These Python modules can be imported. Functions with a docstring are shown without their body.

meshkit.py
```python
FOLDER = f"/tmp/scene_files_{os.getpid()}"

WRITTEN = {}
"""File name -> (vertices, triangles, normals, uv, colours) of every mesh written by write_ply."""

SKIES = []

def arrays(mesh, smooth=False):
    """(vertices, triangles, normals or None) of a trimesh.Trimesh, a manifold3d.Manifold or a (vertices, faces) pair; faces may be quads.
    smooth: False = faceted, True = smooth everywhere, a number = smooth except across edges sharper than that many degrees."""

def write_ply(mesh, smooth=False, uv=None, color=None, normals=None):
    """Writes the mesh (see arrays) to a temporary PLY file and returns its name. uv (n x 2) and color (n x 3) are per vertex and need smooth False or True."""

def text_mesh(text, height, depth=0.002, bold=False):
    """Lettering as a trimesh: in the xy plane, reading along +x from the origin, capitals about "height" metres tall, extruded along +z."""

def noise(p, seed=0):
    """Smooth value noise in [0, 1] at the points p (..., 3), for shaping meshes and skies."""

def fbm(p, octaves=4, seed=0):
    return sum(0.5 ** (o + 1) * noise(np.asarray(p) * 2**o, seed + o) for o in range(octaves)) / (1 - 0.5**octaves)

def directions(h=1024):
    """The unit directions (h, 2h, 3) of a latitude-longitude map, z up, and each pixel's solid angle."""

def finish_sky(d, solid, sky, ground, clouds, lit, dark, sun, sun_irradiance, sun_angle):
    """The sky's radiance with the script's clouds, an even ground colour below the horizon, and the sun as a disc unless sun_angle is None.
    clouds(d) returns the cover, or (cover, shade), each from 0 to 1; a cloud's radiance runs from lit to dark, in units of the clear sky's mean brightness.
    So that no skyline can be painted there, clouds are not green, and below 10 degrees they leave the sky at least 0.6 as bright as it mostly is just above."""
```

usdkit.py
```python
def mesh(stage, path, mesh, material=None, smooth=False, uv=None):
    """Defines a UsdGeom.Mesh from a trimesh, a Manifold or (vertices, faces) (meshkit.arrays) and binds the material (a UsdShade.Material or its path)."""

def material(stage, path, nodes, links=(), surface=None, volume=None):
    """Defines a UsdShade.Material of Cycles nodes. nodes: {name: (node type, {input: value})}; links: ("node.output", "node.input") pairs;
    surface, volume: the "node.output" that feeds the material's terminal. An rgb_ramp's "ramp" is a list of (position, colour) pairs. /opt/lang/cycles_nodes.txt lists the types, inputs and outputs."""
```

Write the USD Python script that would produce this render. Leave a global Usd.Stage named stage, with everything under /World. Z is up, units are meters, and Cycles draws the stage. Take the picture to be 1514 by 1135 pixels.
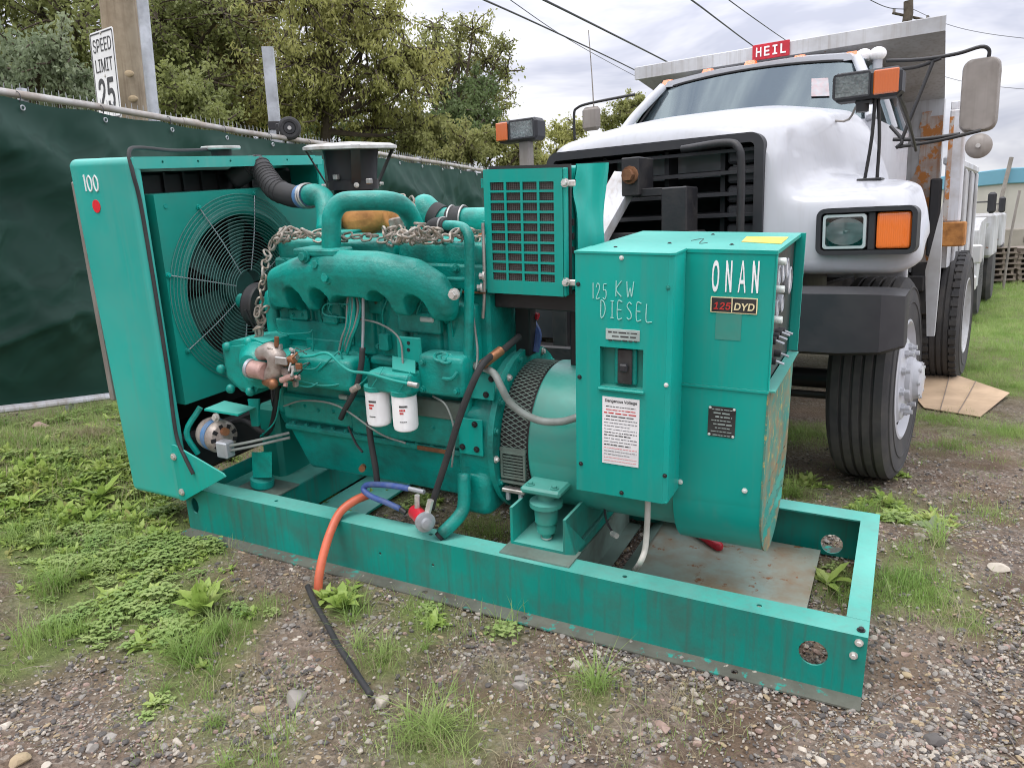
import math, random
import numpy as np, trimesh, manifold3d as m3, shapely
import shapely.affinity
from shapely.geometry import Polygon, Point, box as sbox
from scipy.spatial import cKDTree
import usdkit, meshkit
from pxr import Usd, UsdGeom, UsdLux, UsdShade, Gf, Sdf, Vt

rng = np.random.default_rng(7)
random.seed(7)
stage = Usd.Stage.CreateInMemory()
UsdGeom.SetStageUpAxis(stage, UsdGeom.Tokens.z)
UsdGeom.SetStageMetersPerUnit(stage, 1.0)
UsdGeom.Xform.Define(stage, '/World')
UsdGeom.Scope.Define(stage, '/World/Looks')

# ------------------------------------------------------------------ camera, sky, sun, exposure
def rot(yaw, pit, rol):
    F = np.array([math.sin(yaw)*math.cos(pit), math.cos(yaw)*math.cos(pit), -math.sin(pit)])
    r = np.array([math.cos(yaw), -math.sin(yaw), 0]); u = np.cross(r, F)
    return np.array([r*math.cos(rol)+u*math.sin(rol), -r*math.sin(rol)+u*math.cos(rol), F])
CX, CY, FPX = 757.0, 567.5, 1142.0
CW = np.array([0, 0, 1.5]); RW = rot(0, .195, -.040)
cam = UsdGeom.Camera.Define(stage, '/World/camera')
cam.CreateHorizontalApertureAttr(36.0); cam.CreateVerticalApertureAttr(36.0*767/1024)
cam.CreateFocalLengthAttr(36.0*FPX/1514); cam.CreateClippingRangeAttr((0.05, 5000))
cam.CreateExposureAttr(0.78)
cm = np.eye(4); cm[0, :3], cm[1, :3], cm[2, :3], cm[3, :3] = RW[0], RW[1], -RW[2], CW
cam.AddTransformOp().Set(Gf.Matrix4d(cm.tolist()))

SUN_EL, SUN_ROT = math.radians(66), math.radians(-140)
usdkit.material(stage, '/World/Looks/sky_air', {
    'sky': ('sky_texture', {'sky_type': 'single_scattering', 'sun_disc': False, 'sun_elevation': SUN_EL, 'sun_rotation': SUN_ROT, 'air_density': 1.0, 'aerosol_density': 2.0}),
    'tc': ('texture_coordinate', {}),
    'mp': ('mapping', {'scale': (1.5, 1.5, 5.5)}),
    'n1': ('noise_texture', {'scale': 2.3, 'detail': 6, 'roughness': .55, 'distortion': .35}),
    'cl': ('rgb_ramp', {'ramp': [(0, (2.7, 2.85, 3.55)), (.40, (3.4, 3.5, 4.15)), (.51, (4.7, 4.72, 5.2)), (.60, (6.1, 6.1, 6.4)), (1, (6.6, 6.55, 6.65))]}),
    'mx': ('mix', {'fac': .93}), 'sx': ('separate_xyz', {}), 'gz': ('map_range', {'from_min': 0, 'from_max': 1, 'to_min': .74, 'to_max': 3.25, 'clamp': True}), 'gm': ('vector_math', {'math_type': 'scale'}),
    'bg': ('background_shader', {'strength': .1})},
    [('tc.generated', 'mp.vector'), ('mp.vector', 'n1.vector'), ('n1.fac', 'cl.fac'), ('sky.color', 'mx.color1'), ('tc.generated', 'sx.vector'), ('sx.z', 'gz.value'), ('cl.color', 'gm.vector1'), ('gz.result', 'gm.scale'), ('gm.vector', 'mx.color2'), ('mx.color', 'bg.color')], surface='bg.background')
dome = UsdLux.DomeLight.Define(stage, '/World/sky')
UsdShade.MaterialBindingAPI.Apply(dome.GetPrim()).Bind(UsdShade.Material.Get(stage, '/World/Looks/sky_air'))
dome.GetPrim().SetCustomDataByKey('kind', 'structure')
sun = UsdLux.DistantLight.Define(stage, '/World/sun')
sun.CreateIntensityAttr(0.24); sun.CreateAngleAttr(25.0); sun.CreateNormalizeAttr(True); sun.CreateColorAttr(Gf.Vec3f(1.0, .96, .9))
sd = np.array([math.sin(SUN_ROT)*math.cos(SUN_EL), math.cos(SUN_ROT)*math.cos(SUN_EL), math.sin(SUN_EL)])
zx = np.cross([0, 0, 1], sd); zx /= np.linalg.norm(zx); zy = np.cross(sd, zx)
sm = np.eye(4); sm[0, :3], sm[1, :3], sm[2, :3] = zx, zy, sd
sun.AddTransformOp().Set(Gf.Matrix4d(sm.tolist()))

# ------------------------------------------------------------------ measuring helpers: a direction of view met with a plane of the thing gives a point of the thing
CG = np.array([-.017, -2.093, 1.497]); RG = rot(-.472, .28, -.030)
AG = RW.T @ RG                                    # generator axes -> world
TH = math.radians(35.5)
TO = np.array([1.93, 4.0, .14]) - np.array([math.cos(TH), -math.sin(TH), 0])
TM = np.array([[math.cos(TH), -math.sin(TH), 0], [math.sin(TH), math.cos(TH), 0], [0, 0, 1.]])
def _hit(o, R, u, v, x, y, z):
    d = R @ np.array([(u-CX)/FPX, (CY-v)/FPX, 1.])
    k, c = (0, x) if x is not None else (1, y) if y is not None else (2, z)
    return o + (c-o[k])/d[k]*d
def GP(u, v, y=None, x=None, z=None): return _hit(CG, RG.T, u, v, x, y, z)
def TP(u, v, y=None, x=None, z=None): return _hit(TM@(CW-TO), TM@RW.T, u, v, x, y, z)
def WP(u, v, y=None, x=None, z=None): return _hit(CW, RW.T, u, v, x, y, z)
def g2w(p): return CW + (np.asarray(p, float)-CG) @ AG.T
def t2w(p): return TO + np.asarray(p, float) @ TM
GX = np.eye(4); GX[:3, :3] = AG.T; GX[3, :3] = CW - AG @ CG
TX = np.eye(4); TX[:3, :3] = TM; TX[3, :3] = TO

# ------------------------------------------------------------------ prims
taken = {}
def fresh(parent, name):
    k = taken.get((parent, name), 0); taken[(parent, name)] = k+1
    return f'{parent}/{name}' if k == 0 else f'{parent}/{name}_{k:03d}'
def tag(p, label=None, category=None, group=None, kind=None):
    p = p.GetPrim() if hasattr(p, 'GetPrim') else p
    for k, v in (('label', label), ('category', category), ('group', group), ('kind', kind)):
        if v: p.SetCustomDataByKey(k, v)
    return p
def path_of(p): return '/World' if p is None else str(p.GetPath())
def obj(name, m, mat, parent=None, smooth=35, label=None, category=None, group=None, kind=None):
    if isinstance(m, list): m = cat(m)
    r = usdkit.mesh(stage, fresh(path_of(parent), name), m, '/World/Looks/'+mat, smooth=smooth)
    tag(r, label, category, group, kind)
    return r.GetPrim()
def thing(name, label, category, group=None, matrix=None, loc=None, rotz=0, kind=None):
    x = UsdGeom.Xform.Define(stage, fresh('/World', name))
    if matrix is not None: x.AddTransformOp().Set(Gf.Matrix4d(np.asarray(matrix).tolist()))
    elif loc is not None:
        x.AddTranslateOp().Set(Gf.Vec3d(*map(float, loc)))
        if rotz: x.AddRotateZOp().Set(rotz)
    return tag(x, label, category, group, kind)
def dup(src, name, label, category, group=None, loc=(0, 0, 0), rotz=0, scale=None):
    x = UsdGeom.Xform.Define(stage, fresh('/World', name))
    x.GetPrim().GetReferences().AddInternalReference(src.GetPath()); x.GetPrim().SetInstanceable(True)
    x.ClearXformOpOrder()
    x.AddTranslateOp(opSuffix='p').Set(Gf.Vec3d(*map(float, loc))); x.AddRotateZOp(opSuffix='p').Set(rotz)
    if scale: x.AddScaleOp(opSuffix='p').Set(Gf.Vec3f(*scale))
    return tag(x, label, category, group)

# ------------------------------------------------------------------ shapes
def cat(ms): return trimesh.util.concatenate([x for x in ms if x is not None])
def tri(man):
    m = man.to_mesh(); return trimesh.Trimesh(m.vert_properties[:, :3], m.tri_verts, process=False)
def box(x0, x1, y0, y1, z0, z1, b=0.0):
    lo, hi = np.minimum([x0, y0, z0], [x1, y1, z1]), np.maximum([x0, y0, z0], [x1, y1, z1])
    b = min(b, .45*float((hi-lo).min()))
    if b <= 0:
        m = trimesh.creation.box(hi-lo); m.apply_translation((lo+hi)/2); return m
    pts = []
    for sx in (0, 1):
        for sy in (0, 1):
            for sz in (0, 1):
                c = np.where([sx, sy, sz], hi, lo); s = np.where([sx, sy, sz], -1, 1)
                for k in range(3):
                    o = s*b; o[k] = 0; pts.append(c+o)
    return trimesh.convex.convex_hull(np.array(pts))
def hull(pts): return trimesh.convex.convex_hull(np.asarray(pts, float))
def frame_of(d):
    d = d/np.linalg.norm(d); a = np.cross(d, [0, 0, 1.0] if abs(d[2]) < .9 else [1.0, 0, 0]); a /= np.linalg.norm(a)
    return a, np.cross(d, a), d
def cyl(p0, p1, r, n=20, r1=None, bev=0.0):
    p0, p1 = np.asarray(p0, float), np.asarray(p1, float); L = np.linalg.norm(p1-p0); r1 = r if r1 is None else r1
    prof = [(0, 0), (r-bev, 0), (r, bev), (r1, L-bev), (r1-bev, L), (0, L)] if bev else [(0, 0), (r, 0), (r1, L), (0, L)]
    return lathe(prof, p0, p1-p0, n)
def lathe(prof, o, axis, n=24):
    """prof: (radius, height along axis) pairs."""
    a, b, d = frame_of(np.asarray(axis, float)); t = np.arange(n)*2*math.pi/n
    prof = np.asarray(prof, float)
    V = (np.asarray(o, float)+prof[:, None, 1:2]*d + prof[:, None, 0:1]*(np.cos(t)[None, :, None]*a+np.sin(t)[None, :, None]*b)).reshape(-1, 3)
    F = []
    for i in range(len(prof)-1):
        for j in range(n):
            k = (j+1) % n; p, q, r, s = i*n+j, i*n+k, (i+1)*n+k, (i+1)*n+j
            if prof[i, 0] > 1e-9: F.append((p, q, r))
            if prof[i+1, 0] > 1e-9: F.append((p, r, s))
    return trimesh.Trimesh(V, np.array(F), process=False)
def spline(pts, n=8):
    P = np.asarray(pts, float)
    if len(P) < 3: return P
    P = np.vstack([2*P[0]-P[1], P, 2*P[-1]-P[-2]]); out = []
    for i in range(1, len(P)-2):
        for t in np.arange(n)/n:
            a, b, c, d = P[i-1:i+3]
            out.append(.5*((2*b)+(-a+c)*t+(2*a-5*b+4*c-d)*t*t+(-a+3*b-3*c+d)*t**3))
    out.append(P[-2]); return np.array(out)
def tube(pts, r, n=10, k=6, caps=True, closed=False, flat=None):
    """a round (or flattened) tube along smoothed points; r a number or one per given point."""
    P0 = np.asarray(pts, float)
    R0 = np.full(len(P0), r, float) if np.ndim(r) == 0 else np.asarray(r, float)
    if closed: P = P0; R = R0
    elif k > 1 and len(P0) > 2:
        P = spline(P0, k); R = np.interp(np.linspace(0, len(P0)-1, len(P)), np.arange(len(P0)), R0)
    else: P, R = P0, R0
    T = np.roll(P, -1, 0)-np.roll(P, 1, 0) if closed else np.gradient(P, axis=0)
    T /= np.maximum(np.linalg.norm(T, axis=1, keepdims=True), 1e-9)
    a, b, _ = frame_of(T[0]); A = []
    for t in T:
        a = a-t*(a@t); a /= np.linalg.norm(a); A.append(a.copy())
    A = np.array(A); B = np.cross(T, A); th = np.arange(n)*2*math.pi/n
    V = (P[:, None]+R[:, None, None]*(np.cos(th)[None, :, None]*A[:, None]+np.sin(th)[None, :, None]*B[:, None])).reshape(-1, 3)
    F = []; m = len(P)
    for i in range(m if closed else m-1):
        for j in range(n):
            q = (j+1) % n; i2 = (i+1) % m
            F += [(i*n+j, i*n+q, i2*n+q), (i*n+j, i2*n+q, i2*n+j)]
    if caps and not closed:
        V = np.vstack([V, P[0], P[-1]]); c0, c1 = m*n, m*n+1
        for j in range(n):
            q = (j+1) % n; F += [(c0, q, j), (c1, (m-1)*n+j, (m-1)*n+q)]
    return trimesh.Trimesh(V, np.array(F), process=False)
def ring(c, axis, R, r, n=48, k=6, a0=0, a1=2*math.pi):
    a, b, d = frame_of(np.asarray(axis, float)); full = abs(a1-a0-2*math.pi) < 1e-6
    t = np.linspace(a0, a1, n, endpoint=not full)
    return tube(np.asarray(c)+R*(np.cos(t)[:, None]*a+np.sin(t)[:, None]*b), r, n=k, k=1, closed=full)
def prism(poly, plane, c0, c1):
    """extrudes a shapely polygon given in (x,z) 'y', (y,z) 'x' or (x,y) 'z' coordinates from c0 to c1 along the named axis."""
    gs = getattr(poly, 'geoms', [poly]); out = []
    for g in gs:
        m = trimesh.creation.extrude_polygon(g, abs(c1-c0), engine='earcut'); v = m.vertices; h = v[:, 2]+min(c0, c1)
        if plane == 'y': w = np.c_[v[:, 0], h, v[:, 1]]; flip = True
        elif plane == 'x': w = np.c_[h, v[:, 0], v[:, 1]]; flip = False
        else: w = np.c_[v[:, 0], v[:, 1], h]; flip = False
        f = m.faces[:, ::-1] if flip else m.faces
        out.append(trimesh.Trimesh(w, f, process=False))
    return cat(out)
def sph(c, r, k=2, s=(1, 1, 1)):
    m = trimesh.creation.icosphere(k, 1.0); m.apply_scale(np.asarray(s)*r); m.apply_translation(c); return m
def chain_hull(pts, rs, seg=14):
    """manifold: hulls of the spheres at consecutive joints, joined."""
    s = [m3.Manifold.sphere(float(r), seg).translate([float(q) for q in p]) for p, r in zip(pts, rs)]
    out = m3.Manifold.batch_hull([s[0], s[1]])
    for a, b in zip(s[1:-1], s[2:]): out = out + m3.Manifold.batch_hull([a, b])
    return out
def mbox(x0, x1, y0, y1, z0, z1, r=0.0):
    if r <= 0: return m3.Manifold.cube([float(x1-x0), float(y1-y0), float(z1-z0)]).translate([float(x0), float(y0), float(z0)])
    return m3.Manifold.batch_hull([m3.Manifold.sphere(float(r), 12).translate([float(x), float(y), float(z)]) for x in (x0+r, x1-r) for y in (y0+r, y1-r) for z in (z0+r, z1-r)])
def mcyl(p0, p1, r, n=32, r1=None):
    p0, p1 = np.asarray(p0, float), np.asarray(p1, float); a, b, d = frame_of(p1-p0)
    m = m3.Manifold.cylinder(float(np.linalg.norm(p1-p0)), float(r), float(r if r1 is None else r1), n)
    return m.transform(np.c_[a, b, d, p0].tolist())
def soften(man, edge=.02, it=8):
    m = tri(man.refine_to_length(edge)); m.merge_vertices()
    trimesh.smoothing.filter_taubin(m, lamb=.5, nu=.53, iterations=it); return m
def bolt(p, axis, r=.009, h=.008):
    axis = np.asarray(axis, float)/np.linalg.norm(axis); p = np.asarray(p, float)
    return cat([cyl(p, p+axis*h*.35, r*1.45, 12), cyl(p+axis*h*.3, p+axis*h, r, 6, bev=.001)])
def place(m, ax, ay, az, o):
    """maps a mesh's own axes to the given vectors."""
    v = np.asarray(m.vertices); w = v[:, :1]*np.asarray(ax, float)+v[:, 1:2]*np.asarray(ay, float)+v[:, 2:3]*np.asarray(az, float)+np.asarray(o, float)
    return trimesh.Trimesh(w, m.faces, process=False)
def text(s, h, o, ax=(1, 0, 0), ay=(0, 0, 1), az=(0, -1, 0), depth=.0015, bold=False, sx=1.0):
    m = meshkit.text_mesh(s, h, depth, bold=bold); return place(m, np.asarray(ax, float)*sx, ay, az, o)
STROKES = {'1': [[(.3, .9), (.35, 1), (.35, 0)]], '2': [[(0, .75), (.2, 1), (.5, .9), (.45, .55), (0, .02), (.6, .05)]], '5': [[(.6, 1), (.15, .97), (.1, .6), (.45, .6), (.55, .3), (.35, 0), (0, .08)]],
    '0': [[(.3, 1), (.05, .75), (.05, .3), (.25, 0), (.5, .2), (.55, .7), (.3, 1)]], 'K': [[(.08, 1), (.05, 0)], [(.6, 1), (.08, .45), (.6, 0)]], 'W': [[(0, 1), (.12, 0), (.35, .6), (.5, .05), (.7, 1)]],
    'D': [[(.05, 1), (.05, 0), (.4, .08), (.6, .5), (.4, .92), (.05, 1)]], 'I': [[(.3, 1), (.3, 0)], [(.1, 1), (.5, 1)], [(.1, 0), (.5, 0)]], 'E': [[(.6, 1), (.08, 1), (.05, 0), (.6, .02)], [(.06, .52), (.5, .52)]],
    'S': [[(.58, .9), (.3, 1), (.05, .75), (.5, .4), (.55, .12), (.25, 0), (.02, .1)]], 'L': [[(.08, 1), (.05, 0), (.75, -.02)]], ' ': []}
def chalk(s, h, o, ax, ay, r=.002, sp=.8, wx=.75):
    out, at = [], 0.0; ax, ay, o = (np.asarray(q, float) for q in (ax, ay, o))
    for c in s:
        for st in STROKES[c]:
            out.append(tube([o+ax*(at+x*h*wx)+ay*(y*h) for x, y in st], r, n=5, k=5))
        at += h*(sp if c not in 'I1' else sp*.8)
    return cat(out)

# ------------------------------------------------------------------ materials
def paint(name, base, grime=(.03, .03, .025), amount=.35, rough=.42, scale=6, chips=None, chip_at=.72, bump=.15, metal=0.0, toplight=None, streak=False, spec=.5, coat=0.0, fine=60, var=(.76, 1.17)):
    """base colour broken up by soft grime, optional vertical streaks, chips of another colour, a chalky paler tone painting sky light onto upward faces and a fine bump."""
    N = {'tc': ('texture_coordinate', {}), 'n1': ('noise_texture', {'scale': scale, 'detail': 6, 'roughness': .62}),
         'r1': ('rgb_ramp', {'ramp': [(.42, (0, 0, 0)), (.75, (amount,)*3)]}), 'm1': ('mix', {'color1': base, 'color2': grime}),
         'n2': ('noise_texture', {'scale': fine, 'detail': 3, 'roughness': .6}), 'bp': ('bump', {'strength': bump, 'distance': .004}),
         'rr': ('map_range', {'from_min': .3, 'from_max': .7, 'to_min': rough-.1, 'to_max': rough+.14}),
         'nv': ('noise_texture', {'scale': scale*.35, 'detail': 3}), 'hv': ('hsv', {}), 'hr': ('map_range', {'from_min': .3, 'from_max': .7, 'to_min': var[0], 'to_max': var[1]}),
         'p': ('principled_bsdf', {'metallic': metal, 'specular_ior_level': spec, 'coat_weight': coat, 'coat_roughness': .08})}
    L = [('tc.object', 'n1.vector'), ('tc.object', 'n2.vector'), ('tc.object', 'nv.vector'), ('nv.fac', 'hr.value'), ('hr.result', 'hv.value'), ('m1.color', 'hv.color'), ('n1.fac', 'r1.fac'), ('r1.color', 'm1.fac'), ('n2.fac', 'bp.height'), ('n1.fac', 'rr.value'), ('rr.result', 'p.roughness'), ('bp.normal', 'p.normal')]
    last = 'hv.color'
    if streak:
        N |= {'ms': ('mapping', {'scale': (30, 30, 1.2)}), 'ns': ('noise_texture', {'scale': 1.5, 'detail': 4}), 'rs': ('rgb_ramp', {'ramp': [(.5, (0, 0, 0)), (.75, (amount*.8,)*3)]}), 'm3': ('mix', {'color2': grime})}
        L += [('tc.object', 'ms.vector'), ('ms.vector', 'ns.vector'), ('ns.fac', 'rs.fac'), ('rs.color', 'm3.fac'), (last, 'm3.color1')]; last = 'm3.color'
    if toplight:
        N |= {'ge': ('geometry', {}), 'sx': ('separate_xyz', {}), 'dz': ('map_range', {'from_min': .55, 'from_max': 1.0, 'to_min': 0, 'to_max': .75, 'clamp': True}), 'dn': ('math', {'math_type': 'multiply'}), 'md': ('mix', {'color2': toplight}), 'd2': ('map_range', {'from_min': .3, 'from_max': .7, 'to_min': .25, 'to_max': 1.0})}  # pales upward faces: light from the sky put into the colour
        L += [('ge.normal', 'sx.vector'), ('sx.z', 'dz.value'), ('dz.result', 'dn.value1'), ('nv.fac', 'd2.value'), ('d2.result', 'dn.value2'), ('dn.value', 'md.fac'), (last, 'md.color1')]; last = 'md.color'
    if chips:
        N |= {'n3': ('noise_texture', {'scale': scale*3.1, 'detail': 8, 'roughness': .7}), 'r3': ('rgb_ramp', {'ramp': [(chip_at-.03, (0, 0, 0)), (chip_at+.02, (1, 1, 1))]}), 'm2': ('mix', {'color2': chips})}
        L += [('tc.object', 'n3.vector'), ('n3.fac', 'r3.fac'), ('r3.color', 'm2.fac'), (last, 'm2.color1')]; last = 'm2.color'
    L.append((last, 'p.base_color'))
    usdkit.material(stage, '/World/Looks/'+name, N, L, surface='p.BSDF')
def plain(name, base, rough=.5, metal=0.0, spec=.5, **kw):
    usdkit.material(stage, '/World/Looks/'+name, {'p': ('principled_bsdf', {'base_color': base, 'roughness': rough, 'metallic': metal, 'specular_ior_level': spec, **kw})}, surface='p.BSDF')

TEAL = (.001, .31, .25)
RUST = (.16, .065, .022)
PALE_TEAL = (.16, .36, .31)
paint('teal_panel', TEAL, spec=.32, grime=(.06, .22, .18), amount=.35, rough=.40, scale=3, chips=(.05, .045, .03), chip_at=.775, bump=.05, toplight=(.14, .48, .41), streak=True)
paint('teal_faded', (.022, .33, .275), grime=(.09, .30, .25), amount=.5, rough=.38, scale=2.5, chips=(.05, .045, .03), chip_at=.785, bump=.04, toplight=(.16, .52, .45), streak=True)
paint('teal_engine', (.002, .25, .202), fine=95, spec=.42, grime=(.012, .04, .032), amount=.75, rough=.36, scale=9, chips=(.10, .06, .03), chip_at=.755, bump=.5, toplight=(.08, .46, .39))
paint('teal_skid', (.003, .235, .185), grime=(.05, .09, .07), amount=.75, rough=.45, scale=5, spec=.35, chips=(.13, .11, .08), chip_at=.715, bump=.12, toplight=(.20, .56, .48), streak=True)
paint('teal_shroud', (.003, .20, .155), grime=(.03, .10, .08), amount=.4, rough=.45, scale=4, bump=.06, toplight=(.08, .3, .25))
paint('guard_wire', (.05, .17, .145), grime=(.13, .15, .14), amount=.6, rough=.45, scale=12, bump=.02)
paint('fan_dark', (.008, .055, .045), grime=(.015, .022, .02), amount=.7, rough=.55, scale=9, bump=.1)
paint('teal_barrel', (.03, .26, .205), grime=(.10, .20, .165), amount=.65, rough=.38, scale=6, chips=(.05, .05, .04), chip_at=.78, bump=.06, toplight=(.14, .42, .36))
paint('dirty_flange', (.115, .12, .095), grime=(.05, .042, .03), amount=.8, rough=.75, scale=7, chips=(.02, .25, .2), chip_at=.60, bump=.3)
paint('deck_steel', (.27, .34, .29), grime=(.25, .13, .05), amount=.95, rough=.6, scale=5, chips=(.22, .09, .03), chip_at=.63, bump=.2)
paint('rusty_plate', (.03, .20, .155), grime=(.34, .13, .03), amount=1.0, rough=.7, scale=9, chips=(.33, .27, .09), chip_at=.60, bump=.25)
paint('grey_teal', (.13, .19, .16), grime=(.09, .08, .06), amount=.7, rough=.6, scale=8, chips=RUST, chip_at=.70, bump=.2)
paint('rust', (.19, .08, .03), grime=(.06, .025, .012), amount=.8, rough=.8, scale=14, chips=(.30, .16, .06), chip_at=.66, bump=.5)
paint('orange_rust', (.46, .20, .05), grime=(.14, .05, .015), amount=.8, rough=.75, scale=14, bump=.4)
paint('white_rust', (.62, .63, .66), grime=(.25, .17, .10), amount=.55, rough=.5, scale=6, chips=(.17, .07, .03), chip_at=.68, bump=.2, streak=True)
paint('white_bed', (.47, .48, .49), grime=(.20, .17, .13), amount=.55, rough=.5, scale=3, chips=(.24, .09, .03), chip_at=.70, bump=.1, streak=True)
paint('rust_bed', (.46, .44, .41), grime=(.30, .13, .05), amount=.9, rough=.75, scale=3.4, var=(.85, 1.12), chips=(.44, .17, .04), chip_at=.515, bump=.35, streak=True)
paint('white_paint', (.44, .45, .475), var=(.96, 1.03), grime=(.30, .285, .26), amount=.22, rough=.30, scale=3, bump=.015, coat=.25, spec=.4, chips=(.28, .25, .22), chip_at=.79, streak=True)
paint('black_plastic', (.013, .0135, .016), grime=(.03, .03, .03), amount=.55, rough=.52, scale=6, bump=.08, toplight=(.04, .04, .042))
paint('black_steel', (.009, .009, .010), grime=(.028, .024, .02), amount=.6, rough=.45, scale=10, chips=RUST, chip_at=.74, bump=.2)
paint('black_rubber', (.018, .018, .019), grime=(.05, .047, .043), amount=.6, rough=.7, scale=9, bump=.2)
paint('tyre_rubber', (.030, .030, .031), grime=(.085, .078, .068), amount=.8, rough=.78, scale=7, bump=.3)
paint('galvanised', (.42, .44, .46), grime=(.26, .27, .28), amount=.6, rough=.42, scale=12, metal=.55, bump=.05)
paint('rail_steel', (.38, .37, .35), grime=(.22, .16, .11), amount=.8, rough=.5, scale=5, metal=.4, chips=(.2, .1, .05), chip_at=.70, bump=.1)
paint('steel', (.45, .44, .42), grime=(.18, .15, .12), amount=.6, rough=.38, scale=25, metal=.85, bump=.2)
paint('chain_steel', (.31, .29, .25), grime=(.20, .12, .06), amount=.75, rough=.48, scale=40, metal=.6, bump=.3)
paint('zinc_bolt', (.62, .60, .56), grime=(.3, .25, .2), amount=.5, rough=.4, scale=60, metal=.6, bump=.1)
paint('copper', (.36, .16, .08), grime=(.12, .07, .04), amount=.7, rough=.45, scale=30, metal=.7, bump=.2)
paint('alternator_blue', (.10, .22, .42), grime=(.2, .18, .15), amount=.7, rough=.5, scale=30, metal=.2)
paint('cast_alloy', (.38, .33, .29), grime=(.13, .085, .06), amount=.95, rough=.5, scale=22, metal=.4, bump=.4)
paint('pinkish_alloy', (.48, .30, .26), grime=(.20, .10, .07), amount=.8, rough=.5, scale=24, metal=.25, bump=.4)
paint('filter_white', (.78, .78, .77), grime=(.55, .54, .52), amount=.35, rough=.33, scale=10, bump=.02)
paint('label_white', (.76, .76, .75), grime=(.6, .6, .58), amount=.4, rough=.5, scale=10, bump=.02)
paint('label_black', (.018, .018, .018), grime=(.06, .06, .055), amount=.5, rough=.4, scale=20, bump=.02)
paint('label_grey', (.42, .50, .47), grime=(.25, .33, .30), amount=.6, rough=.45, scale=18, metal=.3, bump=.03)
paint('sticker_yellow', (.62, .45, .03), grime=(.5, .42, .2), amount=.6, rough=.5, scale=14, bump=.02)
paint('orange_hose', (.56, .125, .06), grime=(.40, .10, .06), amount=.5, rough=.42, scale=18, bump=.05)
paint('blue_hose', (.035, .075, .24), grime=(.12, .15, .22), amount=.7, rough=.55, scale=35, bump=.4)
paint('red_paint', (.50, .016, .03), grime=(.3, .02, .03), amount=.5, rough=.35, scale=25, bump=.05)
paint('grey_cable', (.20, .22, .20), grime=(.10, .12, .10), amount=.6, rough=.55, scale=20, bump=.1)
paint('white_cord', (.55, .53, .47), grime=(.3, .28, .22), amount=.6, rough=.5, scale=20, bump=.1)
paint('tarp_green', (.009, .034, .024), grime=(.016, .045, .034), amount=.6, rough=.55, scale=1.2, bump=.12, fine=260, spec=.16)
paint('pole_wood', (.30, .245, .165), grime=(.15, .11, .07), amount=.75, rough=.8, scale=5, bump=.3, streak=True)
paint('sign_white', (.74, .74, .73), grime=(.5, .5, .48), amount=.35, rough=.45, scale=4, bump=.02)
paint('cardboard', (.47, .34, .22), grime=(.30, .22, .14), amount=.7, rough=.85, scale=5, bump=.15)
paint('mirror_back', (.24, .215, .19), grime=(.14, .12, .10), amount=.6, rough=.5, scale=7, bump=.06, streak=True)
paint('stone_grey', (.29, .265, .235), grime=(.17, .15, .13), amount=.8, rough=.85, scale=18, bump=.5)
paint('stone_pale', (.46, .41, .34), grime=(.30, .26, .21), amount=.7, rough=.85, scale=18, bump=.5)
paint('stone_ochre', (.40, .31, .19), grime=(.26, .20, .13), amount=.7, rough=.85, scale=18, bump=.5)
paint('stone_pink', (.36, .255, .21), grime=(.26, .18, .15), amount=.7, rough=.85, scale=18, bump=.5)
paint('stone_dark', (.11, .10, .092), grime=(.08, .07, .065), amount=.7, rough=.85, scale=18, bump=.5)
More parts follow.
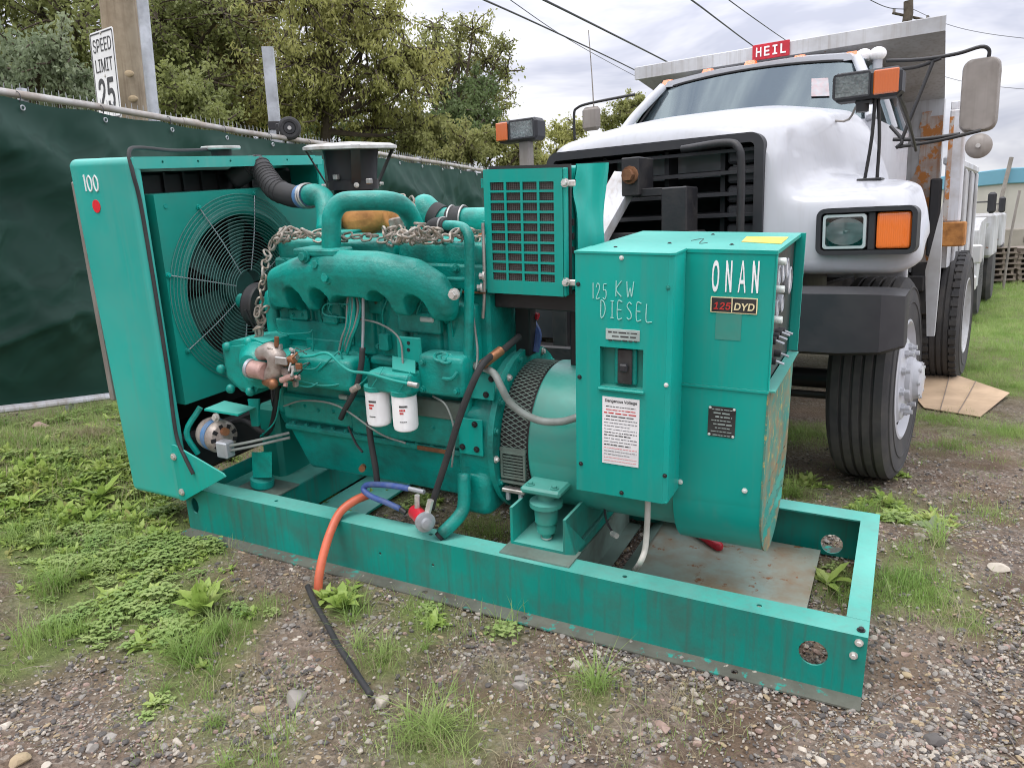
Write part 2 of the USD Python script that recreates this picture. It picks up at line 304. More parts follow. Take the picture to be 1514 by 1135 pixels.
paint('far_wall', (.46, .44, .39), grime=(.33, .31, .28), amount=.6, rough=.8, scale=.8, bump=.05)
paint('far_blue', (.13, .32, .42), grime=(.1, .26, .35), amount=.4, rough=.6, scale=1, bump=.02)
paint('far_concrete', (.30, .27, .23), grime=(.18, .16, .13), amount=.7, rough=.85, scale=2, bump=.1)
paint('pallet_wood', (.22, .18, .145), grime=(.11, .09, .07), amount=.8, rough=.85, scale=6, bump=.2)
paint('bark', (.085, .066, .047), grime=(.04, .03, .02), amount=.7, rough=.9, scale=9, bump=.5)
plain('dark_void', (.010, .010, .011), .8)
plain('core_dark', (.020, .017, .016), .75)
plain('mirror_glass', (.75, .78, .80), .04, 1.0)
plain('red_mark', (.62, .02, .03), .5)
plain('ink_black', (.02, .02, .02), .55)
plain('ink_red', (.48, .03, .025), .55)
plain('letter_white', (.80, .80, .79), .45)
plain('letter_cream', (.72, .62, .36), .5)
plain('chalk_white', (.30, .58, .52), .8)
paint('sticker_faded', (.30, .30, .31), grime=(.4, .22, .22), amount=.8, rough=.4, scale=30, bump=.02)
plain('ink_grey', (.16, .16, .17), .6)
plain('ink_pale_red', (.62, .22, .22), .6)
plain('lamp_chrome', (.62, .62, .61), .34, .75)
plain('wire_black', (.03, .03, .035), .6)
plain('screw_white', (.62, .66, .62), .4, .3)
paint('aluminium_lid', (.50, .50, .48), grime=(.22, .19, .15), amount=.9, rough=.5, scale=14, metal=.3, bump=.15)
def lens(name, col, mixf=.35, rough=.12, bumpscale=90):
    usdkit.material(stage, '/World/Looks/'+name, {'tc': ('texture_coordinate', {}), 'w': ('wave_texture', {'wave_type': 'bands', 'bands_direction': 'x', 'scale': bumpscale*.3, 'distortion': .6}), 'bp': ('bump', {'strength': .35, 'distance': .004}),
        'p': ('principled_bsdf', {'base_color': col, 'roughness': rough, 'transmission_weight': 0.0, 'coat_weight': 1.0, 'coat_roughness': .03})}, [('tc.object', 'w.vector'), ('w.fac', 'bp.height'), ('bp.normal', 'p.normal')], surface='p.BSDF')
lens('amber_lens', (.48, .095, .004))
usdkit.material(stage, '/World/Looks/fluted_reflector', {'tc': ('texture_coordinate', {}), 'v': ('voronoi_texture', {'scale': 60}), 'n': ('noise_texture', {'scale': 14, 'detail': 3}), 'r': ('rgb_ramp', {'ramp': [(.35, (.34, .34, .31)), (.5, (.62, .62, .58)), (.66, (.88, .88, .84))]}), 'b': ('bump', {'strength': 1.0, 'distance': .02}),
    'p': ('principled_bsdf', {'metallic': .1, 'roughness': .3})}, [('tc.object', 'v.vector'), ('tc.object', 'n.vector'), ('n.fac', 'r.fac'), ('r.color', 'p.base_color'), ('v.distance', 'b.height'), ('b.normal', 'p.normal')], surface='p.BSDF')
lens('orange_lens', (.74, .155, .02), bumpscale=120)
def pane(name, tint, ior=1.5, rough=.02, refl=(1, 1, 1)):
    usdkit.material(stage, '/World/Looks/'+name, {'fr': ('fresnel', {'IOR': ior}), 'tr': ('transparent_bsdf', {'color': tint}), 'gl': ('glossy_bsdf', {'color': refl, 'roughness': rough}), 'mx': ('mix_closure', {})},
        [('fr.fac', 'mx.fac'), ('tr.BSDF', 'mx.closure1'), ('gl.BSDF', 'mx.closure2')], surface='mx.closure')
pane('windscreen_glass', (.55, .66, .68), 2.3, .02, (.72, .86, .90))
pane('lamp_glass', (.93, .95, .95), 1.5)
def leaf(name, c1, c2, c3, scale=.9, trans=.35, rough=.55):
    usdkit.material(stage, '/World/Looks/'+name, {'g': ('geometry', {}), 'n': ('noise_texture', {'scale': scale, 'detail': 4, 'roughness': .65}), 'rp': ('rgb_ramp', {'ramp': [(.32, c1), (.5, c2), (.68, c3)]}),
        'hr': ('map_range', {'from_min': 0, 'from_max': 1, 'to_min': .62, 'to_max': 1.4}), 'hv': ('hsv', {}),
        'p': ('principled_bsdf', {'roughness': rough, 'specular_ior_level': .35}), 't': ('translucent_bsdf', {}), 'mx': ('mix_closure', {'fac': trans})},
        [('g.position', 'n.vector'), ('n.fac', 'rp.fac'), ('g.random_per_island', 'hr.value'), ('hr.result', 'hv.value'), ('rp.color', 'hv.color'), ('hv.color', 'p.base_color'), ('hv.color', 't.color'), ('p.BSDF', 'mx.closure1'), ('t.BSDF', 'mx.closure2')], surface='mx.closure')
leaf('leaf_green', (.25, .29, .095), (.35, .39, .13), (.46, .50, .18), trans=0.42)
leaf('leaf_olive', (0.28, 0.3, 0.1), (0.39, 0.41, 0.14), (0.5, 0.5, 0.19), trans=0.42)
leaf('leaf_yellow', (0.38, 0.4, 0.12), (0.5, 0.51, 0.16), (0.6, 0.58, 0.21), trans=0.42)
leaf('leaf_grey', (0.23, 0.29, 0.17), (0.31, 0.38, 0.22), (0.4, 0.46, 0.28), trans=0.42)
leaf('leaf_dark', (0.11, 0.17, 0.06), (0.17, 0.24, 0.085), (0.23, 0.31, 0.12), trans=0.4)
leaf('leaf_autumn', (0.38, 0.32, 0.12), (0.47, 0.41, 0.16), (0.52, 0.48, 0.19), trans=0.42)
leaf('grass_blade', (0.24, 0.4, 0.09), (0.35, 0.52, 0.13), (0.5, 0.6, 0.22), scale=3.5, rough=0.5, trans=0.3)
leaf('grass_dry', (0.4, 0.34, 0.19), (0.48, 0.42, 0.25), (0.36, 0.36, 0.17), scale=3, trans=0.25)
leaf('weed_leaf', (.34, .52, .10), (.48, .64, .15), (.60, .70, .22), scale=5, rough=0.42, trans=0.25)
leaf('clover_leaf', (.29, .46, .14), (.42, .57, .18), (.54, .64, .25), scale=5, rough=0.45, trans=0.22)

# soil: brown earth, gravelly grit, a green tinge where the mesh says grass grows
usdkit.material(stage, '/World/Looks/soil', {'g': ('geometry', {}),
    'n1': ('noise_texture', {'scale': 1.3, 'detail': 8, 'roughness': .65}), 'r1': ('rgb_ramp', {'ramp': [(.30, (.066, .045, .030)), (.5, (.138, .096, .065)), (.7, (.235, .175, .123))]}),
    'v1': ('voronoi_texture', {'scale': 70, 'randomness': 1}), 'rv': ('rgb_ramp', {'ramp': [(0, (.075, .062, .053)), (.35, (.18, .14, .11)), (.65, (.265, .215, .172)), (.86, (.11, .09, .076)), (1, (.42, .38, .33))]}), 'sp': ('separate_color', {}),
    'n2': ('noise_texture', {'scale': 4.5, 'detail': 6, 'roughness': .7}), 'r2': ('rgb_ramp', {'ramp': [(.40, (0, 0, 0)), (.58, (.85, .85, .85))]}), 'm1': ('mix', {}),
    'n3': ('noise_texture', {'scale': 160, 'detail': 5, 'roughness': .75}), 'hv': ('hsv', {}), 'hr': ('map_range', {'from_min': .25, 'from_max': .75, 'to_min': .62, 'to_max': 1.32}),
    'gr': ('attribute', {'attribute': 'grassy'}), 'ng': ('noise_texture', {'scale': 9, 'detail': 6, 'roughness': .7}), 'gc': ('rgb_ramp', {'ramp': [(.35, (.075, .105, .030)), (.55, (.13, .165, .045)), (.7, (.20, .185, .085))]}), 'm2': ('mix', {}),
    'b1': ('bump', {'strength': .8, 'distance': .012}), 'b2': ('bump', {'strength': .55, 'distance': .008}), 'p': ('principled_bsdf', {'roughness': .9, 'specular_ior_level': .25})},
    [('g.position', 'n1.vector'), ('g.position', 'v1.vector'), ('g.position', 'n2.vector'), ('g.position', 'n3.vector'), ('g.position', 'ng.vector'), ('n1.fac', 'r1.fac'), ('v1.color', 'sp.color'), ('sp.r', 'rv.fac'), ('n2.fac', 'r2.fac'), ('r2.color', 'm1.fac'), ('r1.color', 'm1.color1'), ('rv.color', 'm1.color2'),
     ('n3.fac', 'hr.value'), ('hr.result', 'hv.value'), ('m1.color', 'hv.color'), ('gr.fac', 'm2.fac'), ('hv.color', 'm2.color1'), ('ng.fac', 'gc.fac'), ('gc.color', 'm2.color2'), ('m2.color', 'p.base_color'), ('v1.distance', 'b1.height'), ('n3.fac', 'b2.height'), ('b1.normal', 'b2.normal'), ('b2.normal', 'p.normal')], surface='p.BSDF')

# ------------------------------------------------------------------ ground
FD = np.array([.338, .941]); FD /= np.linalg.norm(FD); FN = np.array([FD[1], -FD[0]]); F0 = np.array([-3.0, 4.9])   # fence line
def sstep(a, b, x): t = np.clip((x-a)/(b-a), 0, 1); return t*t*(3-2*t)
NRM = AG[:, 2]
PB = g2w((0, 0, 0))
def gz(x, y):
    """height of the ground."""
    x, y = np.asarray(x, float), np.asarray(y, float)
    plane = PB[2]-(NRM[0]*(x-PB[0])+NRM[1]*(y-PB[1]))/NRM[2]
    s = (x-F0[0])*FN[0]+(y-F0[1])*FN[1]
    far = .13+.44*sstep(3.2, .4, s)*np.clip(y/4.0, 0, 1)*sstep(8.5, 3.2, y)
    lx = (x-PB[0])*AG[0, 0]+(y-PB[1])*AG[1, 0]; ly = (x-PB[0])*AG[0, 1]+(y-PB[1])*AG[1, 1]
    d = np.hypot(np.maximum(np.maximum(-2.9-lx, lx-.1), 0), np.maximum(np.maximum(-.15-ly, ly-.95), 0))
    w = np.maximum(1-sstep(0, .8, d), sstep(3.0, 1.2, y)*(y < 3.0))
    w = w*sstep(-6, -2.5, y+3)
    b = .02*(meshkit.fbm(np.stack([x*1.3, y*1.3, 0*x], -1), 4, 3)-.5)*np.clip(d*3, .15, 1) + .05*(meshkit.fbm(np.stack([x*.25, y*.25, 0*x], -1), 3, 9)-.5)*np.clip(d-.5, 0, 1)
    return w*plane+(1-w)*far+b-.004
def ground_hit(u, v):
    z = .15
    for _ in range(25): p = WP(u, v, z=z); z = .5*z+.5*float(gz(p[0], p[1]))
    return np.array([p[0], p[1], float(gz(p[0], p[1]))])
def axis_pts(dense_lo, dense_hi, step, far):
    a = np.arange(dense_lo, dense_hi+1e-6, step); out = [a]; s, x = step, dense_hi; hi = []
    while x < far: s *= 1.28; x += s; hi.append(x)
    s, x = step, dense_lo; lo = []
    while x > -far: s *= 1.28; x -= s; lo.append(x)
    return np.concatenate([lo[::-1], a, hi])
# grassy patches: (pixel-free) world centres come from where the grass stands in the place

# u, v, radius (m), density, kind: t tuft grass, b broad weed, c clover, s short thin grass, d dry
PATCH = [(30, 655, .5, 1, 's'), (130, 645, .45, .8, 'd'), (60, 625, .4, .6, 'd'), (60, 700, .5, 1.2, 'b'), (150, 700, .45, 1.3, 'b'), (20, 760, .35, 1.2, 'b'), (110, 765, .40, 1.5, 'b'), (200, 770, .26, 1.2, 'b'), (235, 800, .2, 1.3, 'b'), (170, 660, .35, .7, 's'),
    (110, 840, .22, 1.3, 'c'), (180, 830, .26, 1.6, 'c'), (250, 815, .22, 1.5, 'c'), (310, 815, .14, 1.2, 'c'), (80, 875, .16, 1.0, 't'), (150, 800, .30, 1.0, 'c'), (40, 800, .2, .9, 't'),
    (230, 885, .22, 1.5, 'c'), (180, 900, .18, 1.2, 'c'), (300, 885, .12, 2.2, 'b'), (330, 935, .16, 1.2, 't'), (250, 940, .18, 1.3, 'c'), (290, 970, .18, 1.1, 't'), (375, 905, .10, 1.0, 'c'), (130, 935, .10, .9, 'c'),
    (40, 960, .20, .9, 't'), (90, 940, .12, .9, 't'), (10, 990, .14, .7, 't'), (235, 1045, .10, .8, 'c'), (300, 1080, .08, .7, 't'), (400, 1100, .14, .5, 't'), (340, 1130, .12, .45, 't'), (310, 1010, .14, .7, 't'),
    (505, 880, .13, 1.7, 'b'), (520, 905, .10, 1.0, 't'), (580, 965, .14, .9, 't'), (560, 985, .10, .6, 's'), (645, 920, .11, .8, 'c'), (630, 905, .10, .8, 's'), (745, 925, .10, 1.0, 'c'), (610, 895, .12, .7, 's'),
    (620, 1080, .20, .6, 't'), (700, 1095, .16, .35, 't'), (640, 1110, .15, .5, 't'), (880, 1020, .12, .9, 't'), (870, 1035, .10, .6, 'd'), (740, 990, .06, .4, 's'), (1095, 860, .06, .3, 's'),
    (480, 745, .16, 1.2, 'b'), (560, 730, .18, 1.3, 'b'), (620, 745, .14, 1.2, 'c'), (700, 775, .16, 1.0, 's'), (735, 790, .12, .7, 's'), (1238, 872, .14, 1.2, 's'), (1225, 840, .05, 1.4, 'b'), (520, 770, .12, .8, 'c'),
    (1190, 715, .16, 1.1, 'b'), (1180, 735, .14, 1.0, 't'), (1320, 700, .10, 1.6, 'b'), (1310, 745, .20, 1.0, 'b'), (1280, 760, .14, .9, 't'), (1375, 770, .14, 1.3, 'b'), (1330, 770, .12, .9, 'c'), (1390, 805, .10, .9, 't'),
    (1340, 860, .22, 1.1, 's'), (1300, 880, .16, .9, 's'), (1380, 885, .18, .8, 's'), (1420, 915, .08, 1.0, 't'), (1420, 930, .14, .6, 'd'), (1460, 760, .2, .5, 's'), (1350, 820, .16, .7, 's'),
    (1440, 545, .8, .7, 's'), (1480, 570, .6, .7, 's'), (1470, 520, .9, .9, 's'), (1500, 490, 1.0, 1.0, 's'), (1400, 620, .5, .5, 's'), (1420, 660, .4, .4, 's'), (1500, 640, .4, .5, 's'), (1130, 640, .5, .6, 's'), (1200, 640, .4, .6, 's'), (900, 640, .9, .5, 's')]
PW = [(ground_hit(u, v), r, d, k) for u, v, r, d, k in PATCH]

xs, ys = axis_pts(-4.2, 4.6, .032, 900), axis_pts(.4, 8, .032, 1500)
X, Y = np.meshgrid(xs, ys); Z = gz(X, Y)
Z = Z + (.016*(meshkit.fbm(np.stack([X*6, Y*6, 0*X], -1), 4, 5)-.5)+.012*(meshkit.fbm(np.stack([X*17, Y*17, 0*X], -1), 2, 6)-.5))*((np.abs(X-.2) < 4.5) & (Y < 8.1) & (Y > .3))
nx, ny = len(xs), len(ys)
idx = np.arange(nx*ny).reshape(ny, nx)
Q = np.stack([idx[:-1, :-1], idx[:-1, 1:], idx[1:, 1:], idx[1:, :-1]], -1).reshape(-1, 4)
GM = (np.c_[X.ravel(), Y.ravel(), Z.ravel()], Q)
ground = usdkit.mesh(stage, '/World/ground', GM, '/World/Looks/soil', smooth=True)
tag(ground, 'brown gravelly earth yard with patches of weeds', None, None, 'structure')
P2 = np.c_[X.ravel(), Y.ravel()]
mask = np.zeros(len(P2))
for (c, r, d, k) in PW:
    mask += np.exp(-((P2[:, 0]-c[0])**2+(P2[:, 1]-c[1])**2)/(r*.85)**2)*min(d, 1.0)*(.75 if k != 'd' else .45)
FS = (P2[:, 0]-F0[0])*FN[0]+(P2[:, 1]-F0[1])*FN[1]
mask += .55*sstep(8.0, 10.5, P2[:, 1]-.15*np.abs(P2[:, 0]-5)) + .7*sstep(1.9, 1.0, FS)*sstep(2.6, 3.3, P2[:, 1])
mask += .35*sstep(5.0, 7.0, P2[:, 1])
nb = meshkit.fbm(np.c_[P2*3.0, np.zeros(len(P2))], 4, 21)
mask = np.clip(mask*1.0*sstep(.25, .62, nb+.18*mask), 0, .92)
UsdGeom.PrimvarsAPI(ground).CreatePrimvar('grassy', Sdf.ValueTypeNames.FloatArray, 'vertex').Set(Vt.FloatArray.FromNumpy(mask.astype(np.float32)))

# ---- stones
def stone(seed, k=1):
    r = np.random.default_rng(seed); m = trimesh.creation.icosphere(k, 1.0)
    v = m.vertices*(1+.28*(meshkit.noise(m.vertices*1.3+seed*7.1)-.5)[:, None])
    for _ in range(11):                    # flat faces as a broken stone has
        n = r.normal(size=3); n /= np.linalg.norm(n); c = .52+.28*r.random(); e = v@n-c; v = v-np.maximum(e, 0)[:, None]*n*.9
    m.vertices = v*np.array([1, .62+.3*r.random(), .45+.25*r.random()]); return m
def set_stone(c, size, seed, mat, parent=None, name='stone', sink=.35, k=2, **kw):
    m = stone(seed, k); a = seed*2.4; R = np.array([[math.cos(a), -math.sin(a), 0], [math.sin(a), math.cos(a), 0], [0, 0, 1]])
    m.vertices = (m.vertices*size) @ R.T + np.array(c) + [0, 0, size*.5*(1-2*sink)]
    return obj(name, m, mat, parent, smooth=18, **kw)
SM = ['stone_grey', 'stone_pale', 'stone_ochre', 'stone_pink', 'stone_dark']
BIG = [(440, 1035, .055, 0, 'wide flat grey slab of stone on the ground left of the dangling black cord'), (565, 1040, .036, 1, 'pale round lump of concrete at the end of the dangling black cord'), (383, 1050, .026, 2, 'pale yellow triangular stone in front of the wide flat grey stone'),
       (62, 632, .062, 3, 'pink chunk of broken concrete lying by the foot of the green fence'), (135, 1108, .030, 0, 'rounded grey stone low in the left corner of the yard'), (28, 1127, .034, 2, 'yellowish stone at the bottom left edge of the yard'), (852, 985, .028, 1, 'pale elongated stone beside the grass tuft in front of the skid'),
       (770, 1015, .032, 0, 'dull grey stone in the gravel before the long skid rail'), (980, 1078, .032, 3, 'pinkish round stone in the gravel nearest the front of the skid'), (1360, 795, .040, 1, 'pale stone among the weeds right of the skid corner'), (1475, 842, .05, 1, 'light stone lying on the bare earth at the right edge'), (1382, 1098, .035, 4, 'dark stone in the gravel at the lower right')]
for i, (u, v, s, k, lab) in enumerate(BIG):
    set_stone(ground_hit(u, v), s*.92, 40+i, SM[k], None, 'stone', label=lab, category='stone')
def on_skid(x, y):
    lx = (x-PB[0])*AG[0, 0]+(y-PB[1])*AG[1, 0]; ly = (x-PB[0])*AG[0, 1]+(y-PB[1])*AG[1, 1]
    return -2.75 < lx < .03 and -.09 < ly < .93
cnt = 0
while cnt < 150:                            # the larger loose stones of the yard, one by one
    u, v = rng.uniform(0, 1514), 800+335*rng.random()**.7
    c = ground_hit(u, v)
    if on_skid(c[0], c[1]) or c[1] < .9 or any(np.hypot(c[0]-p[0], c[1]-p[1]) < r*.8 and d > .8 for p, r, d, k in PW): continue
    if u < 430 and v < 900 and rng.random() < .7: continue
    set_stone(c, rng.uniform(.007, .015)*(1+.5*(rng.random() < .15)), 100+cnt, SM[int(rng.choice(5, p=[.33, .25, .1, .12, .2]))], ground, 'stone', k=1); cnt += 1

def instancer(name, protos, mats, pos, rotz, scl, ids, tilt=None, **kw):
    pi = UsdGeom.PointInstancer.Define(stage, fresh('/World', name)); root = str(pi.GetPath())
    for i, (m, mt) in enumerate(zip(protos, mats)):
        usdkit.mesh(stage, f'{root}/kinds/kind_{i:03d}', m, '/World/Looks/'+mt, smooth=False if name == 'gravel' else 40)
        pi.CreatePrototypesRel().AddTarget(f'{root}/kinds/kind_{i:03d}')
    UsdGeom.Scope.Define(stage, f'{root}/kinds')
    pi.CreateProtoIndicesAttr(Vt.IntArray.FromNumpy(np.asarray(ids, np.int32)))
    pi.CreatePositionsAttr(Vt.Vec3fArray.FromNumpy(np.asarray(pos, np.float32)))
    pi.CreateScalesAttr(Vt.Vec3fArray.FromNumpy(np.repeat(np.asarray(scl, np.float32)[:, None], 3, 1) if np.ndim(scl) == 1 else np.asarray(scl, np.float32)))
    q = np.zeros((len(pos), 4)); a = np.asarray(rotz)/2; q[:, 0], q[:, 3] = np.cos(a), np.sin(a)
    pi.CreateOrientationsAttr(Vt.QuathArray([Gf.Quath(float(w), float(x), float(y), float(z)) for w, x, y, z in q]))
    tag(pi, **kw); return pi
# gravel
n = 60000
gu = rng.uniform(-60, 1574, n); gv = 640+500*rng.random(n)**.75
gpos = []; gs = []
for u, v in zip(gu, gv):
    p = WP(u, v, z=.12)
    if p[1] > 5 or p[1] < .7: continue
    gpos.append((p[0], p[1]))
gpos = np.array(gpos)
bare = meshkit.fbm(np.c_[gpos*2.2, np.zeros(len(gpos))], 3, 31)
gm = np.array([min(1, sum(np.exp(-((x-c[0])**2+(y-c[1])**2)/(r*.8)**2)*d for c, r, d, k in PW)) for x, y in gpos])
keep = (rng.random(len(gpos)) < (sstep(.32, .62, bare)*.9+.22)*(1-.85*gm)) & (rng.random(len(gpos)) < np.where(gpos[:, 0] < -.7, .55, 1))
gpos = gpos[keep]; gzv = gz(gpos[:, 0], gpos[:, 1])
gs = .0020+.0035*rng.random(len(gpos))+.010*rng.random(len(gpos))**7
instancer('gravel', [stone(700+i, 1) for i in range(10)], ['stone_grey', 'stone_pale', 'stone_grey', 'stone_dark', 'stone_ochre', 'stone_pink', 'stone_dark', 'stone_grey', 'stone_pale', 'stone_dark'],
    np.c_[gpos, gzv+gs*.15+.002], rng.random(len(gpos))*6.28, gs, rng.integers(0, 10, len(gpos)), label='loose grey and brown gravel strewn over the bare earth', category='gravel', kind='stuff')

# ---- grass, weeds and clover
def blade(r, L, w, lean, az, base=(0, 0), curl=1.0, k=3):
    d = np.array([math.cos(az), math.sin(az), 0]); s = np.array([-d[1], d[0], 0]); V = []
    for i in range(k+1):
        t = i/k; p = np.array([base[0], base[1], 0])+d*(lean*L*t**1.7*curl)+np.array([0, 0, L*(t-.35*lean*t*t)]); ww = w*(1-t)**.7*(.6+.4*min(1, t*3))
        V += [p-s*ww, p+s*ww]
    F = []
    for i in range(k): F += [(2*i, 2*i+1, 2*i+3), (2*i, 2*i+3, 2*i+2)]
    return np.array(V), np.array(F)
def joinvf(parts):
    V, F, o = [], [], 0
    for v, f in parts: V.append(v); F.append(f+o); o += len(v)
    return trimesh.Trimesh(np.vstack(V), np.vstack(F), process=False)
def tuft(seed, n=26, L=.12, spread=.03, w=.0017, lean=.75):
    r = np.random.default_rng(seed); return joinvf([blade(r, L*r.uniform(.45, 1.1), w*r.uniform(.7, 1.3), lean*r.uniform(.2, 1.2), r.uniform(0, 6.28), r.normal(0, spread, 2)) for _ in range(n)])
def leaf_blade(L, w, az, up, droop, notch=.25, k=6, fold=.25):
    d = np.array([math.cos(az), math.sin(az), 0]); s = np.array([-d[1], d[0], 0]); V = []
    for i in range(k+1):
        t = i/k; c = d*(L*t*math.cos(up))+np.array([0, 0, L*(t*math.sin(up)-droop*t*t)]); ww = w*math.sin(math.pi*min(1, .12+.88*t))**.8*(1-notch*(i % 2))+.0008
        V += [c-s*ww+[0, 0, ww*fold], c, c+s*ww+[0, 0, ww*fold]]
    F = []
    for i in range(k):
        a = 3*i
        F += [(a, a+1, a+4), (a, a+4, a+3), (a+1, a+2, a+5), (a+1, a+5, a+4)]
    return np.array(V), np.array(F)
def weed(seed, n=12, L=.10, up=.7):
    r = np.random.default_rng(seed); return joinvf([leaf_blade(L*r.uniform(.55, 1.15), L*.15*r.uniform(.8, 1.3), 6.28*i/n+r.uniform(-.4, .4), up*r.uniform(.3, 1.6), .35*r.uniform(.3, 1.3)) for i in range(n)])
def clover(seed, n=34, R=.06):
    r = np.random.default_rng(seed); out = []
    for _ in range(n):
        c = np.r_[r.normal(0, R*.5, 2), r.uniform(.012, .045)]; az = r.uniform(0, 6.28)
        for k in range(3):
            v, f = leaf_blade(.014, .006, az+k*2.09, .15, .2, notch=0, k=3); out.append((v+c, f))
    return joinvf(out)
protos = [tuft(1), tuft(2, 20, .16, .025), tuft(3, 34, .09, .05), tuft(4, 30, .05, .05, .0013), tuft(5, 26, .035, .05, .0012), tuft(6, 18, .10, .04, .0015, 1.1), weed(7), weed(8, 9, .13, .9), weed(9, 14, .07, .5), clover(10), clover(11, 44, .075), weed(12, 16, .05, .5), tuft(13, 38, .20, .014, .0021, 1.35), tuft(14, 26, .15, .012, .0019, 1.2), weed(15, 9, .09, .7), weed(16, 11, .06, .4)]
pm = ['grass_blade']*5+['grass_dry']+['weed_leaf']*3+['clover_leaf']*2+['weed_leaf']+['grass_blade']*2+['leaf_yellow', 'grass_dry']
USE = {'t': ([0, 1, 2, 5, 12, 13], [.15, .14, .2, .1, .2, .21]), 'b': ([6, 7, 8, 11, 2, 9, 14, 15, 5], [.24, .16, .17, .10, .09, .08, .06, .05, .05]), 'c': ([9, 10, 11, 8, 3, 2, 6], [.24, .16, .18, .12, .13, .09, .08]), 's': ([3, 4, 2, 5], [.45, .4, .08, .07]), 'd': ([5, 4, 3], [.5, .3, .2])}
DEN = {'t': 110, 'b': 260, 'c': 190, 's': 270, 'd': 240}
pp, pi_, ps = [], [], []
for c, r, d, k in PW:
    for _ in range(max(1, int(DEN[k]*d*math.pi*r*r*1.2))):
        a, q = rng.uniform(0, 6.28), r*abs(rng.normal(0, .55))
        x, y = c[0]+q*math.cos(a), c[1]+q*math.sin(a)*1.0
        lx = (x-PB[0])*AG[0, 0]+(y-PB[1])*AG[1, 0]; ly = (x-PB[0])*AG[0, 1]+(y-PB[1])*AG[1, 1]
        if -2.75 < lx < .05 and (-.085 < ly < .03 or .80 < ly < .93): continue
        if -.84 < lx < -.15 and 0 < ly < .9: continue
        pp.append((x, y)); pi_.append(rng.choice(USE[k][0], p=USE[k][1])); ps.append(rng.uniform(.55, 1.15)*(1-.35*min(1, q/r))*(.72 if k == 'b' else 1))
# sparse grass all over, thick left by the fence, the lawn beyond the truck
for _ in range(1300):
    u, v = rng.uniform(-100, 1600), rng.uniform(640, 1135); p = WP(u, v, z=.12)
    if p[1] > 6 or on_skid(p[0], p[1]) or meshkit.fbm(np.array([[p[0]*2, p[1]*2, 0]]), 3, 77)[0] < .5: continue
    pp.append((p[0], p[1])); pi_.append(rng.choice([4, 3, 5])); ps.append(rng.uniform(.4, .9))
for _ in range(3800):
    t, s = rng.uniform(-2.2, 4.5), rng.uniform(.05, 2.3); q = F0+FD*t+FN*s
    if s > 1.5+.5*rng.random() and rng.random() < .8: continue
    lx = (q[0]-PB[0])*AG[0, 0]+(q[1]-PB[1])*AG[1, 0]
    if q[1] < 3.0 or on_skid(*q): continue
    pp.append(tuple(q)); pi_.append(rng.choice([3, 4, 2, 5, 8, 9], p=[.3, .27, .1, .13, .1, .1])); ps.append(rng.uniform(.6, 1.2))
for _ in range(2600):
    y = rng.uniform(6.2, 15); x = rng.uniform(.45*y, .75*y)
    if rng.random() > sstep(6.0, 10.0, y)*.9+.1: continue
    pp.append((x, y)); pi_.append(rng.choice([3, 2, 4])); ps.append(rng.uniform(.8, 1.4))
pp = np.array(pp)
instancer('grass', protos, pm, np.c_[pp, gz(pp[:, 0], pp[:, 1])-.002], rng.random(len(pp))*6.28, ps, pi_, label='green grass, clover and low weeds growing in patches over the yard', category='grass', kind='stuff')
straw = [trimesh.util.concatenate([tube([(0, 0, .004), (.02*k, .004, .006), (.045*k, -.003, .004)], .0009, n=3, k=2)]) for k in (1, 1.8)]
sp = []
while len(sp) < 1500:
    u, v = rng.uniform(-40, 1554), 600+530*rng.random(); p = WP(u, v, z=.12)
    if p[1] < 6 and not on_skid(p[0], p[1]): sp.append((p[0], p[1]))
sp = np.array(sp)
instancer('straw', straw, ['grass_dry', 'pallet_wood'], np.c_[sp, gz(sp[:, 0], sp[:, 1])+.004], rng.random(len(sp))*6.28, rng.uniform(.5, 1.3, len(sp)), rng.integers(0, 2, len(sp)), label='dry straw and dead stems littering the earth', category='straw', kind='stuff')
# the bigger weeds one can pick out
def weed_plant(u, v, seed, n, L, up, lab, mat='weed_leaf', group=None):
    c = ground_hit(u, v); m = weed(seed, n, L, up)
    t = thing('weed_plant', lab, 'weed', group, loc=c)
    r = np.random.default_rng(seed)
    for i in range(n):
        v_, f_ = leaf_blade(L*r.uniform(.6, 1.15), L*.14*r.uniform(.8, 1.3), 2.4*i+r.uniform(-.3, .3), up*r.uniform(.4, 1.5), .4*r.uniform(.3, 1.3))
        obj('leaf', trimesh.Trimesh(v_, f_, process=False), mat, t, smooth=60)
weed_plant(505, 900, 301, 20, .125, 1.05, 'bushy green weed against the skid rail right of the orange hose')
weed_plant(300, 905, 302, 16, .17, 1.15, 'tall bright yellowish green weed with upright blades in front of the skid end', 'weed_leaf')
weed_plant(1375, 780, 303, 15, .10, .5, 'grey green weed with broad pointed leaves right of the skid corner', 'leaf_grey')
weed_plant(1318, 706, 304, 9, .10, .9, 'small bright weed growing at the foot of the big front tyre')
weed_plant(1222, 862, 305, 7, .13, .9, 'single weed growing inside the skid by the hole in the rear rail')
weed_plant(40, 745, 306, 18, .15, .6, 'broad leaved weed clump at the left edge of the yard')
weed_plant(150, 735, 307, 18, .15, .6, 'broad leaved weed clump beside the radiator end of the generator')

